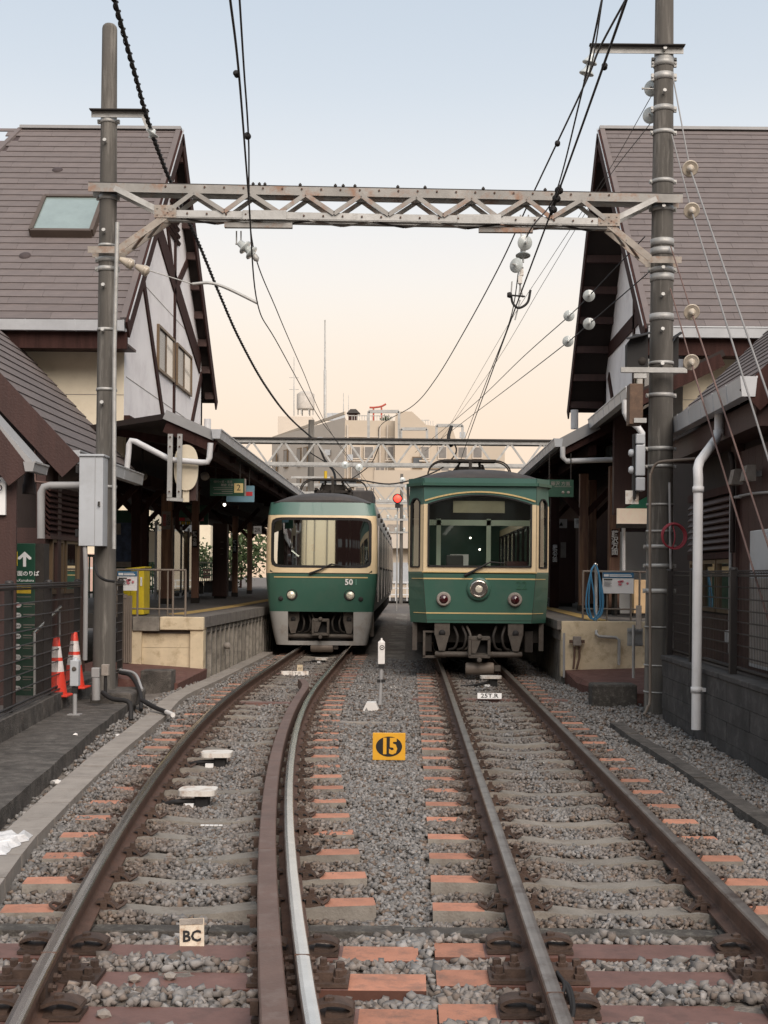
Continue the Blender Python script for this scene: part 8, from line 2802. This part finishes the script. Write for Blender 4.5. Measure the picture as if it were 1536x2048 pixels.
for px, py, w, h in ((712, 905, 0.9, 1.2), (738, 905, 0.9, 1.2), (712, 945, 0.9, 1.2), (760, 945, 0.9, 1.2), (780, 905, 0.7, 1.2), (850, 905, 0.8, 1.2), (885, 905, 0.8, 1.2), (890, 935, 0.8, 1.1), (925, 905, 0.9, 1.1), (955, 905, 0.9, 1.1), (720, 985, 1.0, 1.1), (755, 985, 1.0, 1.1)):
    d = 114.9 if px < 790 else 113.4
    p = W(px, py, d)
    wo = MB().cbox(p, w, 0.12, h).build('window', m_bldgside, bg)
    MB().cbox(p + Vector((0, -0.07, 0)), w * 0.8, 0.02, h * 0.8).build('pane', mat('dusk_pane', (0.20, 0.19, 0.18), 0.2, bump=0), wo)
    MB().cbox(p + Vector((0, -0.12, -h * 0.62)), w * 1.25, 0.24, 0.12).build('sill', m_bldgside, wo)
for px, py in ((640, 880), (655, 905), (668, 930), (925, 870), (700, 915)):
    d = 114.6 if px > 690 else 119.0
    MB().cbox(W(px, py, d - 1.0), 0.5, 0.3, 0.5).build('wall_unit', m_boxgrey, bg)
for px in (695, 760, 775):
    p, q = W(px, 850, 114.9), W(px, 1090, 114.9)
    MB().tube([p, q], 0.09, 8).build('drain_pipe', m_bldgside, bg)
MB().box(C.x, -1.3, 114.92, 115.0, W(0, 868, 115).z, W(0, 868, 115).z + 0.08).build('string_course', m_bldgside, bg)
# shrine gate on the roof
tg = thing('shrine_gate', 'small vermilion shrine gate on the roof of the beige building', 'shrine gate', W(755, 846, 117))
for px in (747, 763):
    MB().tube([W(px, 848, 117), W(px, 815, 117)], 0.075, 8).build('post', m_torii, tg)
MB().tube(spline([W(739, 815, 117), W(748, 815, 117), W(762, 813, 117), W(772, 808, 117)], 4), 0.09, 6).build('top_beam', m_torii, tg)
MB().tube([W(742, 824, 117), W(768, 821, 117)], 0.06, 6).build('tie_beam', m_torii, tg)
so_ = thing('roof_shrine', 'dark little shrine roof beside the vermilion gate', 'shrine', W(705, 830, 117))
MB().prism([W(693, 826, 117), W(720, 826, 117), W(712, 818, 117), (W(701, 818, 117))], (0, 1.2, 0)).build('roof', m_troof, so_)
MB().cbox(W(706, 836, 117.6), 0.8, 0.8, 0.8).build('body', m_wood, so_)
foliage('roof_shrub', 'small green shrub at the foot of the vermilion gate', W(772, 838, 116.6), 0.5, 0.5, 0.35, 160, 0.12)
# lower storeys between the trains
lo = thing('shop_building', 'pale low building with overhanging eave and shutter between the trains', 'building', (1, 92, 0))
MB().box(-2.6, 4, 92, 100, 0, 9.0).build('wall', m_bldg, lo)
MB().box(-1.6, 1.5, 91.2, 91.98, W(0, 1090, 92).z, W(0, 1062, 92).z).build('eave', m_bldgside, lo)
MB().box(-1.2, 0.1, 91.9, 91.98, W(0, 1160, 92).z, W(0, 1118, 92).z).build('shutter', m_boxgrey, lo)
MB().box(-1.6, -0.6, 91.9, 91.97, W(0, 1060, 92).z, W(0, 1042, 92).z).build('sign_band', m_kerb, lo)
fr_ = thing('crossing_rail', 'white railing across the far end of the tracks', 'railing', (-0.6, 80, 0))
for k in range(7):
    MB().box(-1.6 + k * 0.35, -1.54 + k * 0.35, 80, 80.06, 0, 1.15).build('bar', m_pipe, fr_)
for z in (0.35, 0.75, 1.12):
    MB().box(-1.7, 0.8, 79.98, 80.08, z, z + 0.07).build('rail', m_pipe, fr_)
# houses that close the view under the canopies
for i, (x0, x1, d, h, mt_) in enumerate(((-34, -24.5, 85, 8, m_bldgside), (-24, -14.6, 95, 9, m_creamwall), (9, 20, 92, 9, m_bldgside), (21, 34, 88, 8, m_creamwall))):
    t = thing('far_house', ['grey-beige house behind the left station roof', 'cream house behind the left canopy', 'grey-beige house behind the right canopy', 'cream house behind the right station roof'][i], 'house', ((x0 + x1) / 2, d, 0))
    MB().box(x0, x1, d, d + 8, 0, h).build('wall', mt_, t)
    MB().box(x0 - 0.3, x1 + 0.3, d - 0.3, d + 8.3, h, h + 0.3).build('roof', m_troof, t)
    for k in range(int((x1 - x0) / 2.2)):
        for z in (1.5, 4.5):
            w_ = MB().box(x0 + 0.6 + k * 2.2, x0 + 1.8 + k * 2.2, d - 0.06, d, z, z + 1.3).build('window', m_winframe, t)
            MB().box(x0 + 0.7 + k * 2.2, x0 + 1.7 + k * 2.2, d - 0.08, d - 0.061, z + 0.1, z + 1.2).build('pane', m_farwin, w_)

# ---------------------------------------------------------------- street behind the camera, mirrored in the windshields
for i, (x0, x1, d, h, mt_, lab) in enumerate(((-45, -11.2, -52, 26, m_redwood, 'dark brown shop row across the crossing, mirrored in the left windshield'),
                                              (-11.0, -6.2, -60, 30, mat('added_mirror_facade', (0.92, 0.90, 0.74), 0.22, 1.0, 0.03, bump=0), 'tall cream tower given a mirror front, a bright strip in the left windshield'),  # front made a mirror of the sky so that its reflection is bright
                                              (-6.0, 45, -54, 26, m_wood, 'dark shop row across the crossing, mirrored in the right windshield'))):
    t = thing('street_building', lab, 'building', ((x0 + x1) / 2, d, 0))
    MB().box(x0, x1, d - 10, d, 0, h).build('wall', mt_, t)
    MB().box(x0 - 0.2, x1 + 0.2, d - 10.2, d + 0.2, h, h + 0.4).build('roof', m_troof, t)
    if i == 1:
        for k in range(1, 4):
            xx = x0 + (x1 - x0) * k / 4
            MB().box(xx - 0.06, xx + 0.06, d, d + 0.1, 0, h).build('mullion', m_greypipe, t)
    else:
        n = int((x1 - x0) / 2.4)
        for k in range(n):
            for z in np.arange(2.5, 12, 3.2):
                xx = x0 + (x1 - x0) * (k + 0.25) / n
                MB().box(xx, xx + 1.1, d, d + 0.05, z, z + 1.4).build('window', m_farwin, t)

# ------------------------------------------------------------------ tidy helper properties
for _o in bpy.data.objects:
    for _k in ('_org', '_m'):
        if _k in _o:
            del _o[_k]
